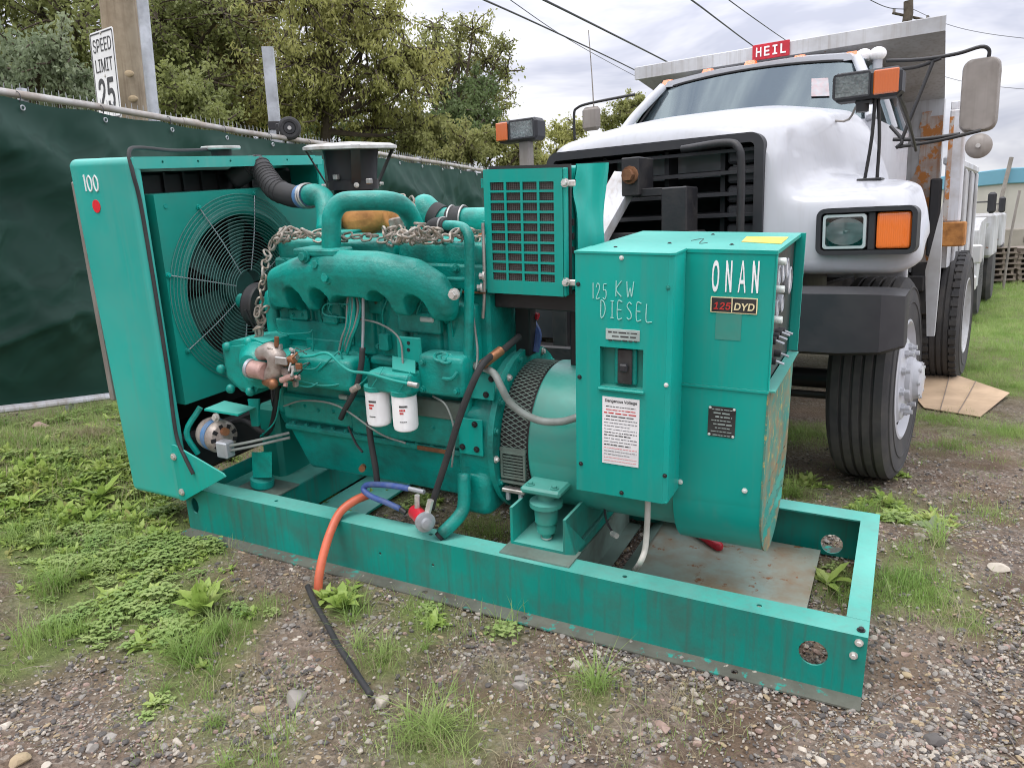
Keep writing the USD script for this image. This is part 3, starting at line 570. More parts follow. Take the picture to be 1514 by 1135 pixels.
# ------------------------------------------------------------------ fence with green windscreen
def fz(t, s=0.0): q = F0+FD*t+FN*s; return float(gz(*q))
TOPZ = 2.44
fence = thing('fence', 'chain link fence covered with a dark green windscreen under a steel top rail', 'fence')
def fp(t, s, z): q = F0+FD*t+FN*s; return np.array([q[0], q[1], z])
T0, T1 = -3.2, 13.0
obj('top_rail', tube([fp(t, 0, TOPZ+.006*math.sin(t*2.1)) for t in np.arange(T0, T1+.1, .5)], .024, n=12, k=2), 'rail_steel', fence)
for t in (-1.2, 1.6, 4.4, 7.2, 10.0):
    obj('rail_joint', cyl(fp(t, 0, TOPZ+.003)-np.r_[FD*.09, 0], fp(t, 0, TOPZ+.003)+np.r_[FD*.09, 0], .0275, 14), 'rail_steel', fence)
BR = lambda t: min(.62, max(.545-.108*t, fz(t, .1)+.045))
obj('bottom_rail', tube([fp(t, .085, BR(t)-.01) for t in np.arange(T0, T1+.1, .5)], .024, n=10, k=2), 'white_rust', fence)
for t in np.arange(-2.6, 13, 2.8): obj('post', cyl(fp(t, -.055, fz(t)-.2), fp(t, -.055, TOPZ+.05), .03, 14), 'galvanised', fence)
ts, zs = np.arange(T0, T1+.01, .025), np.linspace(0, 1, 70)
TT, ZZ = np.meshgrid(ts, zs)
nn = lambda a, b, c, sd: meshkit.fbm(np.stack([TT*a, ZZ*b, 0*TT+c], -1), 4, sd)-.5
zb = np.array([BR(t) for t in ts])
sag = .05*np.abs(np.sin(ts*math.pi/.62))*0.35+.02*meshkit.noise(np.stack([ts*2, 0*ts, 0*ts], -1))
top = TOPZ-.03-sag
W_ = .12*nn(.6, 1.4, 0, 51)+.08*nn(2.2, .8, 3, 52)+.05*nn(1.2, 5.0, 5, 53)+.050*(1-np.abs(2*meshkit.fbm(np.stack([TT*1.6+ZZ*1.5, ZZ*4.0-TT*.8, 0*TT+5], -1), 3, 58)-1))**3+.065*(1-np.abs(2*meshkit.fbm(np.stack([TT*.9-ZZ*2.2, ZZ*2.0+TT*.5, 0*TT+9], -1), 2, 59)-1))**5+.07*np.sin(2*math.pi*(TT*.55+ZZ*1.3+1.2*nn(.8, .8, 1, 54)))*np.exp(-((ZZ-.8)/.22)**2)+.03*np.sin(2*math.pi*(TT*1.0-ZZ*1.7+1.7*nn(.7, .9, 2, 57)))+.035*np.exp(-((np.mod(TT, .62)-.31)/.05)**2)*np.clip(ZZ*3-2.1, 0, 1)
W_ += .016*(1-np.abs(2*meshkit.fbm(np.stack([TT*3.2+ZZ*2.0, ZZ*7-TT*1.5, 0*TT+2], -1), 3, 71)-1))**4+.012*(1-np.abs(2*meshkit.fbm(np.stack([TT*4.5-ZZ*6.0, ZZ*3+TT*2.5, 0*TT+4], -1), 2, 72)-1))**5
W_ = W_*np.clip((1-ZZ)*6, .12, 1)*np.clip(ZZ*5, .08, 1)+.03+.045*np.sin(ZZ*math.pi)
PX = F0[0]+FD[0]*TT+FN[0]*W_; PY = F0[1]+FD[1]*TT+FN[1]*W_; PZ = zb[None]*(1-ZZ)+top[None]*ZZ
I = np.arange(TT.size).reshape(TT.shape); q = np.stack([I[:-1, :-1], I[:-1, 1:], I[1:, 1:], I[1:, :-1]], -1).reshape(-1, 4)
obj('windscreen', (np.c_[PX.ravel(), PY.ravel(), PZ.ravel()], q), 'tarp_green', fence, smooth=True)
tips = []
for t in np.arange(T0, T1, .055):
    a = fp(t, -.03, TOPZ-.12); b = fp(t+.018, -.032, TOPZ+.055); c = fp(t+.036, -.03, TOPZ-.12)
    tips.append(tube([a, b+[0, 0, .02*rng.random()], c], .0022, n=4, k=1))
obj('wire_mesh', tips, 'galvanised', fence, kind='stuff')
ties = [ring(fp(t, 0.01, TOPZ-.02), np.r_[FD, 0], .036, .003, 14, 5) for t in np.arange(-3, 12, .62)]
for m in ties: obj('tie', m, 'wire_black', fence)
for t in np.arange(-3, 12, .62): obj('grommet', ring(fp(t, .052, TOPZ-.085), np.r_[FN, 0], .014, .004, 16, 5), 'galvanised', fence)

# ------------------------------------------------------------------ pole, speed sign, square post, rubber wheel
pb = WP(180, 150, y=7.0)
up = thing('utility_pole', 'weathered wooden utility pole behind the fence with the speed sign before it', 'utility pole', loc=(pb[0], pb[1], .3))
pm_ = tube([(0, 0, -.3), (.07, 0, 3), (.30, 0, 9)], [.148, .145, .12], n=20, k=3)
obj('shaft', pm_, 'pole_wood', up)
kn = [(.065+.128*math.sin(a), -.128*math.cos(a), z) for a, z in ((.5, 2.62), (.55, 2.42))]
for p in kn: obj('wood_scar', sph(p, .06, 2, (1, .35, .5)), 'stone_ochre', up)
ct = WP(207, 90, y=6.85)
cd = thing('conduit_pipe', 'grey galvanised conduit rising beside the wooden utility pole', 'conduit', loc=(ct[0], ct[1], .3))
obj('pipe', tube([(.05, 0, 0), (.06, 0, 2.4), (.22, 0, 8)], .046, n=16, k=3), 'galvanised', cd)
obj('coupling', cyl((.058, 0, 2.05), (.058, 0, 2.2), .054, 16), 'galvanised', cd)
sc = WP(155, 108, y=6.55)
sg = thing('speed_sign', 'white speed limit sign on a post in front of the wooden pole', 'road sign', matrix=(lambda a, b, o: np.vstack([np.c_[np.array([[math.cos(b), 0, -math.sin(b)], [0, 1, 0], [math.sin(b), 0, math.cos(b)]]) @ np.array([[math.cos(a), math.sin(a), 0], [-math.sin(a), math.cos(a), 0], [0, 0, 1]]), np.zeros(3)], [*o, 1]]))(math.radians(-44), math.radians(4.0), sc-[0, 0, .02]))
ps_ = sbox(-.245, -.335, .245, .335).buffer(.0); ps_ = shapely.affinity.scale(ps_, 1, 1).buffer(-.03).buffer(.03)
obj('plate', prism(ps_, 'y', .0, .004), 'sign_white', sg)
edge = ps_.buffer(-.012).difference(ps_.buffer(-.022)); obj('border', prism(edge, 'y', -.0025, 0), 'ink_black', sg)
def centred(s, h, z, sx=.8, mat='ink_black', name='lettering', bold=True):
    m = text(s, h, (0, 0, 0), depth=.0022, sx=sx, bold=bold); w = m.bounds[:, 0].mean(); m.apply_translation((-w, -.0003, z)); obj(name, m, mat, sg)
centred('SPEED', .098, .18, .92, bold=False); centred('LIMIT', .098, .03, .92, bold=False); centred('25', .23, -.255, .9)
obj('sign_post', box(-.03, .03, .006, .03, -2.2, .3, .004), 'galvanised', sg)
for z in (.313, -.002): obj('sign_bolt', bolt((0, -.001, z), (0, -1, 0), .009, .006), 'zinc_bolt', sg)
q0 = WP(407, 190, y=7.9)
sp_ = thing('square_post', 'short square galvanised post standing up above the fence rail', 'post', loc=(q0[0], q0[1], .2), rotz=10)
obj('post_tube', hull([(x+s*.0, y, z) for z, s in ((0, 0), (q0[2]-.2+.74, 0)) for x in (-.052, .052) for y in (-.052, .052)]), 'galvanised', sp_)
obj('clamp', box(-.06, .06, -.065, .06, q0[2]-.2-.02, q0[2]-.2+.06, .006), 'black_steel', sp_)
wv = WP(428, 190, y=7.6)
wl = thing('rubber_wheel', 'black rubber wheel fixed on the fence rail beside the square post', 'wheel', loc=wv)
ax = np.array([.25, -.97, .0])
obj('tyre', ring((0, 0, 0), ax, .075, .032, 30, 10), 'black_rubber', wl); obj('wheel_hub', cyl(-ax*.03, ax*.03, .05, 18), 'black_plastic', wl); obj('axle', cyl(-ax*.05, ax*.045, .018, 12), 'steel', wl)
obj('bracket', box(-.13, -.02, .0, .06, -.05, .05, .008), 'black_steel', wl)

# ------------------------------------------------------------------ trees
def tree(name, label, cat_, trunk, blobs, mat, n, size, droop=.25, slim=.32, seed=0, trunk_r=.16, group='trees beyond the fence', twig=0.02, tip=None):
    """trunk: base point; blobs: (centre, radius) of the crown's leafy masses, each reached by a limb."""
    r = np.random.default_rng(seed); o = np.asarray(trunk, float)
    t = thing(name, label, cat_, group, loc=o)
    top = max(b[0][2] for b in blobs); limbs = []
    spine = [np.zeros(3), np.array([.1*r.normal(), .1*r.normal(), (top-o[2])*.35]), np.array([.2*r.normal(), .2*r.normal(), (top-o[2])*.75])]
    limbs.append(tube(spine, [trunk_r, trunk_r*.75, trunk_r*.4], n=9, k=5))
    V, F = [], []; base = np.array([[0, 0, 0], [.5, .5*slim*1.6, .08], [1, 0, 0], [.5, -.5*slim*1.6, .08]])
    wts = np.array([b[1]**2.2 for b in blobs]); wts /= wts.sum()
    for (c, R), w in zip(blobs, wts):
        c = np.asarray(c, float)-o; h = np.clip((c[2])/(top-o[2]), .15, .8)*.8
        s = spine[1]*(1-h)+spine[2]*h if h > .4 else spine[1]*h*2.4
        mid = (s+c)/2+r.normal(0, R*.15, 3); limbs.append(tube([s, mid, c], [trunk_r*.35, trunk_r*.2, twig], n=6, k=4))
        k = max(6, int(30*R)); tips_ = []
        for _ in range(k):
            d = r.normal(size=3); d /= np.linalg.norm(d); e = c+d*R*r.uniform(.55, 1.05)*np.array([1, 1, .85]); m_ = (c+e)/2+r.normal(0, R*.1, 3)
            limbs.append(tube([c, m_, e], [twig, twig*.7, twig*.35], n=4, k=2)); tips_.append((c, m_, e))
        m = int(n*1.0*w)
        ti = r.integers(0, k, m); u_ = r.uniform(.2, 1.08, m)**.8
        A_ = np.array([q[0] for q in tips_])[ti]; B_ = np.array([q[1] for q in tips_])[ti]; C_ = np.array([q[2] for q in tips_])[ti]
        pos = (1-u_)[:, None]**2*A_+(2*u_*(1-u_))[:, None]*B_+(u_**2)[:, None]*C_+r.normal(0, 1, (m, 3))*(.035+.075*R*r.random((m, 1))**2)
        dirv = r.normal(size=(m, 3)); dirv[:, 2] -= droop*2; dirv /= np.linalg.norm(dirv, axis=1, keepdims=True)
        sd = np.cross(dirv, r.normal(size=(m, 3))); sd /= np.linalg.norm(sd, axis=1, keepdims=True); nd = np.cross(dirv, sd)
        L = .86*size*r.uniform(.6, 1.25, m)
        vv = pos[:, None]+L[:, None, None]*(base[None, :, 0:1]*dirv[:, None]+base[None, :, 1:2]*sd[:, None]+base[None, :, 2:3]*nd[:, None])
        V.append(vv.reshape(-1, 3))
    V = np.vstack(V); F = np.arange(len(V)).reshape(-1, 4); F = np.vstack([F[:, [0, 1, 2]], F[:, [0, 2, 3]]])
    obj('trunk', limbs, 'bark', t)
    obj('crown', trimesh.Trimesh(V, F, process=False), mat, t, smooth=False)
def crown(y, pts, dy=.8, seed=0):
    r = np.random.default_rng(900+seed); return [(WP(u, v, y=y+r.uniform(-dy, dy)), R) for u, v, R in pts]
def base_at(u, y): p = WP(u, 400, y=y); return (p[0], p[1], float(gz(p[0], p[1])))
TR = [
 ('tree', 'dense green tree behind the left end of the fence', base_at(40, 12.5), crown(12.5, [(-60, 60, 1.2), (20, 90, 1.1), (70, 20, 1.1), (10, -30, 1.2), (90, 110, .9), (-40, 140, .9), (40, 160, .7), (110, 40, .9), (-80, -40, 1.2), (60, -70, 1.2), (130, 110, .7)], seed=1), 'leaf_green', 24000, .098, .2),
 ('tree', 'grey green drooping tree left of the wooden pole, lower than its neighbours', base_at(100, 10.6), crown(10.6, [(60, 110, .7), (20, 130, .6), (110, 130, .6), (-20, 120, .6), (90, 80, .6), (0, 100, .5)], seed=2), 'leaf_grey', 11000, .08, .5),
 ('tree', 'dark green tree right behind the wooden utility pole', base_at(260, 14), crown(14, [(235, 30, 1.2), (290, 60, 1.1), (250, 110, 1.0), (200, 70, 1.0), (270, -10, 1.2), (330, 20, 1.0), (310, 120, .8), (180, 0, 1.1), (230, 150, .8)], seed=3), 'leaf_green', 19000, .10, .25),
 ('tree', 'low bright green bush over the fence right of the wooden pole', base_at(270, 10.8), crown(10.8, [(265, 150, .55), (235, 170, .42), (295, 165, .45), (320, 180, .35)], seed=4), 'leaf_green', 8000, .075, .3),
 ('tree', 'tree turning reddish yellow between the two posts', base_at(360, 15), crown(15, [(355, 50, .95), (380, 100, .9), (345, 130, .8), (380, 10, .8), (330, 90, .7), (400, 150, .7), (370, -30, .9), (350, 175, .7)], seed=5), 'leaf_autumn', 12000, .095, .35),
 ('tree', 'tall yellow green willow right of the square post', base_at(500, 14), crown(14, [(480, 40, 1.2), (440, 90, 1.1), (540, 60, 1.0), (510, 120, 1.1), (450, 0, 1.1), (520, 10, .9), (560, 110, .85), (470, 160, .9), (570, 160, .8), (430, 150, .8), (500, -50, 1.1), (600, 130, .7), (550, 190, .7), (440, -60, 1.0), (615, 190, .5), (598, 75, .75), (575, 20, .6), (620, 100, .7)], seed=6), 'leaf_yellow', 30000, .11, .75),
 ('tree', 'olive tree with thin twiggy outer branches against the sky left of the truck', base_at(690, 17), crown(17, [(680, 90, .95), (640, 70, .75), (720, 90, .7), (700, 45, .55), (660, 140, .9), (720, 140, .7), (750, 105, .4), (690, 180, .8), (745, 70, .35), (640, 40, .45), (735, 165, .4), (680, 40, .4), (620, 110, .6)], seed=7), 'leaf_olive', 12500, .085, .3),
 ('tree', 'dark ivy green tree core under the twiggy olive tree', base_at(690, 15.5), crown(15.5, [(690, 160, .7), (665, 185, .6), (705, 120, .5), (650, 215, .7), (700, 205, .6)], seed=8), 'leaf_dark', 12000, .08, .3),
 ('bush', 'yellowish bush along the fence top left of the plow lamp', base_at(690, 13.8), crown(13.8, [(600, 215, .6), (650, 230, .5), (700, 222, .5), (740, 205, .42), (690, 205, .5), (620, 190, .6), (770, 225, .4)], seed=9), 'leaf_olive', 13000, .08, .35),
 ('bush', 'light green bush between the plow lamp and the white hood', base_at(800, 14.5), crown(14.5, [(790, 225, .5), (835, 205, .42), (850, 190, .28), (765, 240, .5), (820, 235, .5)], seed=10), 'leaf_yellow', 8000, .075, .3),
 ('tree', 'small distant tree seen past the far side mirror of the truck', base_at(930, 30), crown(30, [(930, 160, .7), (920, 170, .6), (945, 150, .4), (900, 180, .6)], seed=11), 'leaf_olive', 5000, .13, .2),
 ('tree', 'tall green tree beyond the left edge of the yard', base_at(-150, 13), crown(13, [(-150, 60, 1.4), (-220, 0, 1.4), (-120, -30, 1.2), (-180, 130, 1.2)], seed=12), 'leaf_green', 12000, .1, .2),
 ('tree', 'olive tree standing in the gap between reddish tree and dark tree', base_at(310, 18), crown(18, [(300, 60, 1.3), (330, 130, 1.1), (270, 130, 1.2), (410, 60, .9), (400, 130, 1.1), (330, -20, 1.1), (220, 40, 1.3), (150, 120, 1.2), (420, 170, 1.0)], seed=13), 'leaf_olive', 16000, .10, .3),
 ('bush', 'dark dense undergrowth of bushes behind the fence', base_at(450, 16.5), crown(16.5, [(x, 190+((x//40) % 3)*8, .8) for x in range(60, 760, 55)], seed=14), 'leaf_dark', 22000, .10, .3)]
for i, (nm, lb, bs, bl, mt, n_, sz, dr) in enumerate(TR):
    tree(nm, lb, nm, bs, bl, mt, n_, sz, dr, seed=60+i, slim=.22 if 'willow' in lb else .34)

# ------------------------------------------------------------------ overhead wires, far pole, far things on the right
def wire(label, pts, r=.011):
    m = tube(pts, r, n=6, k=8); o = m.vertices.mean(0)
    obj('overhead_wire', m, 'wire_black', None, label=label, category='wire', group=None)
def wire_uv(label, uvs, ys, r):
    wire(label, [WP(u, v, y=y) for (u, v), y in zip(uvs, ys)], r)
wire_uv('thick black overhead wire running down to the far corner of the dump body', [(700, -50), (810, 3), (920, 58), (985, 91), (1100, 150), (1300, 240)], (12, 15, 20, 26, 40, 70), .022)
wire_uv('black overhead wire left of the thick one, running down behind the dump body', [(640, -30), (720, 2), (830, 52), (935, 102), (1050, 160), (1250, 250)], (12, 15, 20, 27, 42, 80), .018)
wire_uv('thin faint overhead wire between the two black wires', [(700, -40), (757, 2), (840, 58), (930, 108), (1040, 165)], (14, 18, 25, 34, 50), .010)
wire_uv('overhead wire that comes down on the left end of the red truck sign', [(960, -40), (1022, 0), (1070, 36), (1113, 68), (1200, 130)], (13, 16, 20, 25, 36), .017)
wire_uv('thin overhead wire that comes down above the red truck sign', [(1020, -45), (1080, 2), (1130, 38), (1165, 62), (1230, 105)], (14, 18, 22, 27, 36), .012)
wire_uv('wire from the top left to the far utility pole above the truck', [(1230, -30), (1290, 2), (1315, 12), (1338, 14)], (26, 28, 29.5, 30), .014)
wire_uv('thin wire crossing the sky right of the dump body from the far pole', [(1350, 14), (1400, 36), (1460, 50), (1560, 62)], (30, 29, 28, 26), .010)
wire_uv('thin wire low in the sky at the far right, beside the big mirror', [(1390, 112), (1440, 124), (1514, 132), (1580, 136)], (40, 38, 36, 34), .012)
p0 = WP(1336, 60, y=30); pt = WP(1343, 2, y=30)
fpole = thing('utility_pole', 'far dark utility pole with a short cross arm above the white dump body', 'utility pole', loc=(p0[0]-1.0, p0[1], .1))
obj('shaft', tube([(-.3, 0, 0), (1.0, 0, p0[2]-.1), (pt[0]-p0[0]+1.0, 0, pt[2]-.1)], [.24, .17, .16], n=14, k=3), 'bark', fpole)
obj('cross_arm', cyl((.55, 0, pt[2]-.48), (2.0, .2, pt[2]-.75), .05, 8), 'bark', fpole)
for dx in (.6, 1.9): obj('insulator', cyl((dx, .1*dx-.05, pt[2]-.5-.19*(dx-.55)), (dx, .1*dx-.05, pt[2]-.32-.19*(dx-.55)), .05, 10), 'mirror_back', fpole)

def far_box(u0, v0, u1, v1, y): a, b = WP(u0, v1, y=y), WP(u1, v0, y=y); return a[0], b[0], a[2], b[2]
x0, x1, z0, z1 = far_box(1474, 248, 1640, 440, 20)
bd = thing('building', 'beige flat roofed building with a blue band along its top at the far right', 'building', loc=(x0, 20, .1))
H = WP(1480, 249, y=20)[2]-.1; Hb = WP(1480, 272, y=20)[2]-.1; Hm = WP(1490, 338, y=20)[2]-.1
obj('wall', box(.05, 7, 0, 8, Hm, Hb), 'far_wall', bd); obj('fascia', box(0, 7.05, -.06, 8.05, Hb, H, .02), 'far_blue', bd)
obj('base_wall', box(-.35, 7.05, -.25, 8, 0, Hm, .03), 'far_concrete', bd)
obj('downpipe', tube([(.0, -.12, H+.25), (-.25, -.12, Hm+.3), (-.6, -.15, .1)], .05, n=8, k=1), 'mirror_back', bd)
for k in range(4): obj('vent', box(.4+k*1.3, .75+k*1.3, -.29, -.2, Hm-.35, Hm-.2), 'dark_void', bd)
# pallets
for s, (u0, u1, lab) in enumerate(((1462, 1500, 'stack of weathered grey wooden pallets right of the last parked vehicle'), (1503, 1560, 'stack of weathered grey wooden pallets at the right edge of the yard'))):
    a, b = WP(u0, 428, y=15), WP(u1, 428, y=15); zt = WP((u0+u1)/2, 366, y=15)[2]; w = b[0]-a[0]
    st = thing('pallet_stack', lab, 'pallets', loc=(a[0], 15, .1)); nlev = 7; hh = (zt-.1)/nlev
    for k in range(nlev):
        j = rng.normal(0, .02)
        pl = obj('pallet', [box(j, w+j, 0, 1.0, k*hh+hh*.80, k*hh+hh*.97, .004), box(j, w+j, 0, 1.0, k*hh+.0, k*hh+hh*.14, .004)], 'pallet_wood', st)
        for f in (0, .45, .9): obj('block', box(j+f*w, j+f*w+w*.1, .02, .98, k*hh+hh*.14, k*hh+hh*.80), 'pallet_wood', pl)
fr = thing('post', 'thin leaning grey post in front of the pallets', 'post', loc=(WP(1487, 430, y=14)[0], 14, .1)); obj('rod', tube([(-.05, 0, 0), (.0, 0, .9), (.1, 0, 1.75)], .022, n=6, k=2), 'mirror_back', fr)
# two parked trucks in the row behind the dump truck
def parked(u0, u1, vb, vt, y, lab, hoodh=.55):
    a, b = WP(u0, vb, y=y), WP(u1, vb, y=y); zt = WP((u0+u1)/2, vt, y=y)[2]-a[2]; w = b[0]-a[0]
    t = thing('parked_truck', lab, 'truck', 'white trucks parked in a row behind the dump truck', loc=(b[0]-1.0*.814, y+.58, float(gz(b[0], y))), rotz=-35.5)
    W2 = 1.0
    obj('front_panel', hull([(x, yy, z) for x in (-W2, W2) for yy, z in ((0, .45), (0, 1.15), (.25, 1.25), (1.0, 1.3), (1.0, .45))]), 'white_bed', t)
    cab = obj('cab', hull([(x*s, yy, z) for x in (-W2, W2) for yy, z, s in ((.75, 1.25, .95), (1.1, zt-.05, .82), (2.2, zt, .82), (2.3, 1.2, .95))]), 'white_bed', t)
    obj('windscreen', hull([(x*s, yy-.02, z) for x in (-W2, W2) for yy, z, s in ((.80, 1.33, .86), (1.07, zt-.14, .74), (1.15, zt-.14, .74), (.9, 1.33, .86))]), 'core_dark', cab)
    obj('grille', box(-.55, .55, -.02, .05, .65, 1.05, .02), 'black_plastic', t)
    for s in (-1, 1):
        obj('headlight', box(s*.92-.13, s*.92+.13, -.025, .05, .75, .98, .02), 'lamp_chrome', t)
        w_ = obj('wheel', lathe([(.0, -.12), (.36, -.12), (.42, -.06), (.42, .06), (.36, .12), (0, .12)], (s*.88, .75, .42), (1, 0, 0), 20), 'tyre_rubber', t)
        obj('wheel', lathe([(.0, -.12), (.36, -.12), (.42, -.06), (.42, .06), (.36, .12), (0, .12)], (s*.88, 3.0, .42), (1, 0, 0), 20), 'tyre_rubber', t)
        mr = obj('mirror', box(s*1.05-.05, s*1.05+.05, .9, .96, 1.35, 1.62, .03), 'black_plastic', t); obj('mirror_arm', cyl((s*.85, .95, 1.5), (s*1.03, .95, 1.5), .012, 6), 'black_steel', mr)
    obj('bumper', box(-1.02, 1.02, -.18, -.03, .42, .62, .03), 'lamp_chrome' if hoodh > .5 else 'black_steel', t)
    obj('bed', box(-1.0, 1.0, 2.4, 3.4, .7, 1.35, .04), 'white_bed', t)
parked(1418, 1439, 452, 335, 9.6, 'nearer white truck parked behind the dump truck, with black tyre low on the grass')
parked(1444, 1460, 438, 330, 13.0, 'farther white truck in the parked row, next to the pallets', .4)

# ================================================================== generator set
gen = thing('generator_set', 'teal green diesel generator set with finned engine on a long open steel skid', 'generator', matrix=GX)
D, XL = .848, -2.68
def circle(x, z, r, n=20, sy=1.0): return shapely.affinity.scale(Point(x, z).buffer(r, n//4), 1, sy)
# --- skid
hx = GP(1202, 965, y=0); hl = GP(288, 747, y=0)
webp = sbox(XL, 0, 0, .194).difference(circle(hx[0], hx[2], .040)).difference(circle(hl[0], hl[2], .022, sy=1.6))
for u, v in ((562, 818), (640, 835), (918, 860)):
    p = GP(u, v, y=0); webp = webp.difference(circle(p[0], p[2], .006))
fr_ = obj('skid_rail', [prism(webp, 'y', 0, .006)], 'teal_skid', gen)
flp = sbox(XL, 0, -.0, .088)
for x in (-2.2, -1.46, -.72, -.30): flp = flp.difference(Point(x, .045).buffer(.008))
obj('top_flange', prism(flp, 'z', .194, .200), 'teal_skid', fr_)
bfp = sbox(XL, -.062, 0, 0).difference(Point(GP(625, 880, z=0)[0], -.03).buffer(.011)).difference(Point(GP(1083, 1003, z=0)[0], -.03).buffer(.011)).difference(Point(-1.05, -.03).buffer(.010))
obj('bottom_flange', prism(bfp, 'z', 0, .006), 'dirty_flange', fr_)
hz = GP(1230, 803, y=D)
rr_ = obj('skid_rail', [prism(sbox(XL, 0, 0, .194).difference(circle(hz[0], hz[2], .040)), 'y', D-.006, D)], 'teal_skid', gen)
obj('top_flange', box(XL, 0, D-.085, D, .194, .200), 'teal_skid', rr_); obj('bottom_flange', box(XL, 0, D, D+.06, 0, .006), 'dirty_flange', rr_)
er_ = obj('end_rail', [box(-.006, 0, .0065, D-.0065, 0, .1935)], 'teal_skid', gen)
obj('top_flange', box(-.062, .0, .0885, D-.0855, .1942, .2003), 'teal_skid', er_)
obj('end_rail', [box(XL, XL+.006, .0065, D-.0065, 0, .1935)], 'teal_skid', gen)
for u, v in ((1271, 941), (1262, 968)):
    p = GP(u, v, y=-.0); obj('bolt', bolt((min(p[0], -.012), 0, min(p[2], .18)), (0, -1, 0), .008, .012), 'zinc_bolt', gen)
for p in (GP(1275, 932, z=.2),): obj('bolt', bolt((-.02, .03, .2), (0, 0, 1), .008, .01), 'black_steel', gen)
# cross members, deck plate
obj('cross_member', [box(-1.03, -.945, .09, .758, .02, .185, .004)], 'teal_skid', gen)
obj('cross_channel', [box(-.944, -.885, .09, .757, .02, .026), box(-.944, -.938, .09, .757, .026, .15)], 'grey_teal', gen)
obj('cross_angle', [box(-.845, -.805, .0065, .80, .004, .02), hull([(x, y, z) for y in (.0065, .80) for x, z in ((-.845, .02), (-.80, .045), (-.795, .045), (-.835, .02))])], 'grey_teal', gen)
obj('deck_plate', box(-.80, -.19, .0065, .80, .030, .036), 'deck_steel', gen)
obj('cross_member', [box(-2.5, -2.28, .088, .758, .03, .17, .004)], 'teal_skid', gen)
obj('floor_plate', box(-2.27, -2.02, .008, .80, .02, .03), 'teal_skid', gen)
# --- radiator cowl
YR, ZR0, ZR1, XR0, XR1, YB = -.031, .149, 1.556, -3.03, -2.66, 1.087
cr = .030
cowl = obj('radiator_cowl', tri(m3.Manifold.batch_hull([m3.Manifold.sphere(cr, 24).translate([x, y, z]) for y in (YR+cr,) for x, z in ((XR0+cr, ZR1-cr), (XR1-cr, ZR1-cr), (XR1-cr, ZR0+.012+cr*.3), (XR0+.045+cr, ZR0+.012+cr*.3))])), 'teal_faded', gen, smooth=50)
obj('top_panel', hull([(x, y, z) for x in (XR0+.03, XR1-.03) for y, z in ((YR+.03, ZR1), (YB-.03, ZR1), (YR+.012, ZR1-.02), (YB-.012, ZR1-.02))]), 'teal_faded', cowl)
bp_ = sbox(YR+.013, 1.511, YB-.013, ZR1-.004)
for yy in np.linspace(.12, 1.0, 6): bp_ = bp_.difference(Point(yy, 1.535).buffer(.0055, 4))
obj('front_beam', prism(bp_, 'x', XR1-.012, XR1+.0), 'teal_faded', cowl)
obj('back_panel', box(XR0+.02, XR1, YB-.012, YB, ZR0, ZR1-.02, .004), 'teal_panel', cowl)
obj('back_post', box(XR1-.01, XR1+.001, YB-.05, YB-.0125, .3, 1.510), 'teal_panel', cowl)
obj('foot_gusset', prism(Polygon([(XR1-.02, ZR0+.001), (XR1+.005, ZR0+.002), (-2.388, .303), (-2.40, .315), (XR1, .40), (XR1-.02, .40)]), 'y', YR+.001, YR+.009), 'teal_panel', cowl)
obj('foot_gusset', prism(Polygon([(XR1-.02, .20), (-2.388, .203), (-2.40, .315), (XR1, .40), (XR1-.02, .40)]), 'y', YB-.08, YB-.07), 'teal_panel', cowl)
for u, v in ((257, 675), (269, 727)):
    p = GP(u, v, y=YR); obj('bolt', bolt((p[0], YR, p[2]), (0, -1, 0), .011, .009), 'zinc_bolt', cowl)
obj('edge_strip', box(XR0-.014, XR0+.012, YR+.014, YR+.05, .55, 1.47, .005), 'mirror_back', cowl)
obj('sticker', prism(circle(GP(143, 305, y=YR)[0], GP(143, 305, y=YR)[2], .0225, 24, 1.12), 'y', YR-.0025, YR+.001), 'red_mark', cowl, label='small red round sticker on the cowl panel')
c0 = GP(124, 283, y=YR-.001); obj('chalk_number', chalk('100', .060, (c0[0], YR-.0012, c0[2]), (1, 0, 0), (0, 0, 1), .0028, .62), 'letter_white', cowl)
# bottom front sill of the cowl, core, tank
obj('radiator_core', box(-2.98, -2.93, .02, 1.05, .25, 1.40), 'core_dark', gen)
tank = obj('header_tank', box(-2.95, -2.84, .05, 1.05, 1.395, 1.50, .015), 'black_steel', gen)
for k in range(6): obj('tank_rib', box(-2.84, -2.825, .25+k*.1, .262+k*.1, 1.40, 1.495), 'black_steel', tank)
obj('filler_neck', [cyl((-2.80, .56, ZR1), (-2.80, .56, ZR1+.03), .045, 20), ], 'black_steel', gen)
obj('filler_cap', [cyl((-2.80, .56, ZR1+.03), (-2.80, .56, ZR1+.045), .085, 24, bev=.004)], 'aluminium_lid', gen)
# --- shroud
SX, FC, FR = -2.652, np.array([.465, .985]), .325
face = sbox(.048, .556, .99, 1.414).difference(Point(*FC).buffer(FR, 20))
shroud = obj('fan_shroud', [prism(face, 'x', SX-.006, SX), box(-2.92, SX-.0065, .048, .054, .556, 1.414), box(-2.92, SX-.0065, .984, .99, .556, 1.414), box(-2.92, SX-.0065, .0545, .9835, 1.408, 1.414), box(-2.92, SX-.0065, .0545, .9835, .556, .562)], 'teal_shroud', gen)
fc3 = np.array([SX, FC[0], FC[1]])
obj('venturi_ring', lathe([(FR-.001, -.12), (FR, .0), (FR+.018, .008), (FR+.034, .001), (FR+.034, -.004), (FR-.001, -.12)], fc3, (1, 0, 0), 56), 'teal_shroud', shroud)
obj('dark_duct', lathe([(FR+.01, -.125), (FR+.01, -.25), (0, -.25)], fc3, (1, 0, 0), 40), 'core_dark', shroud)
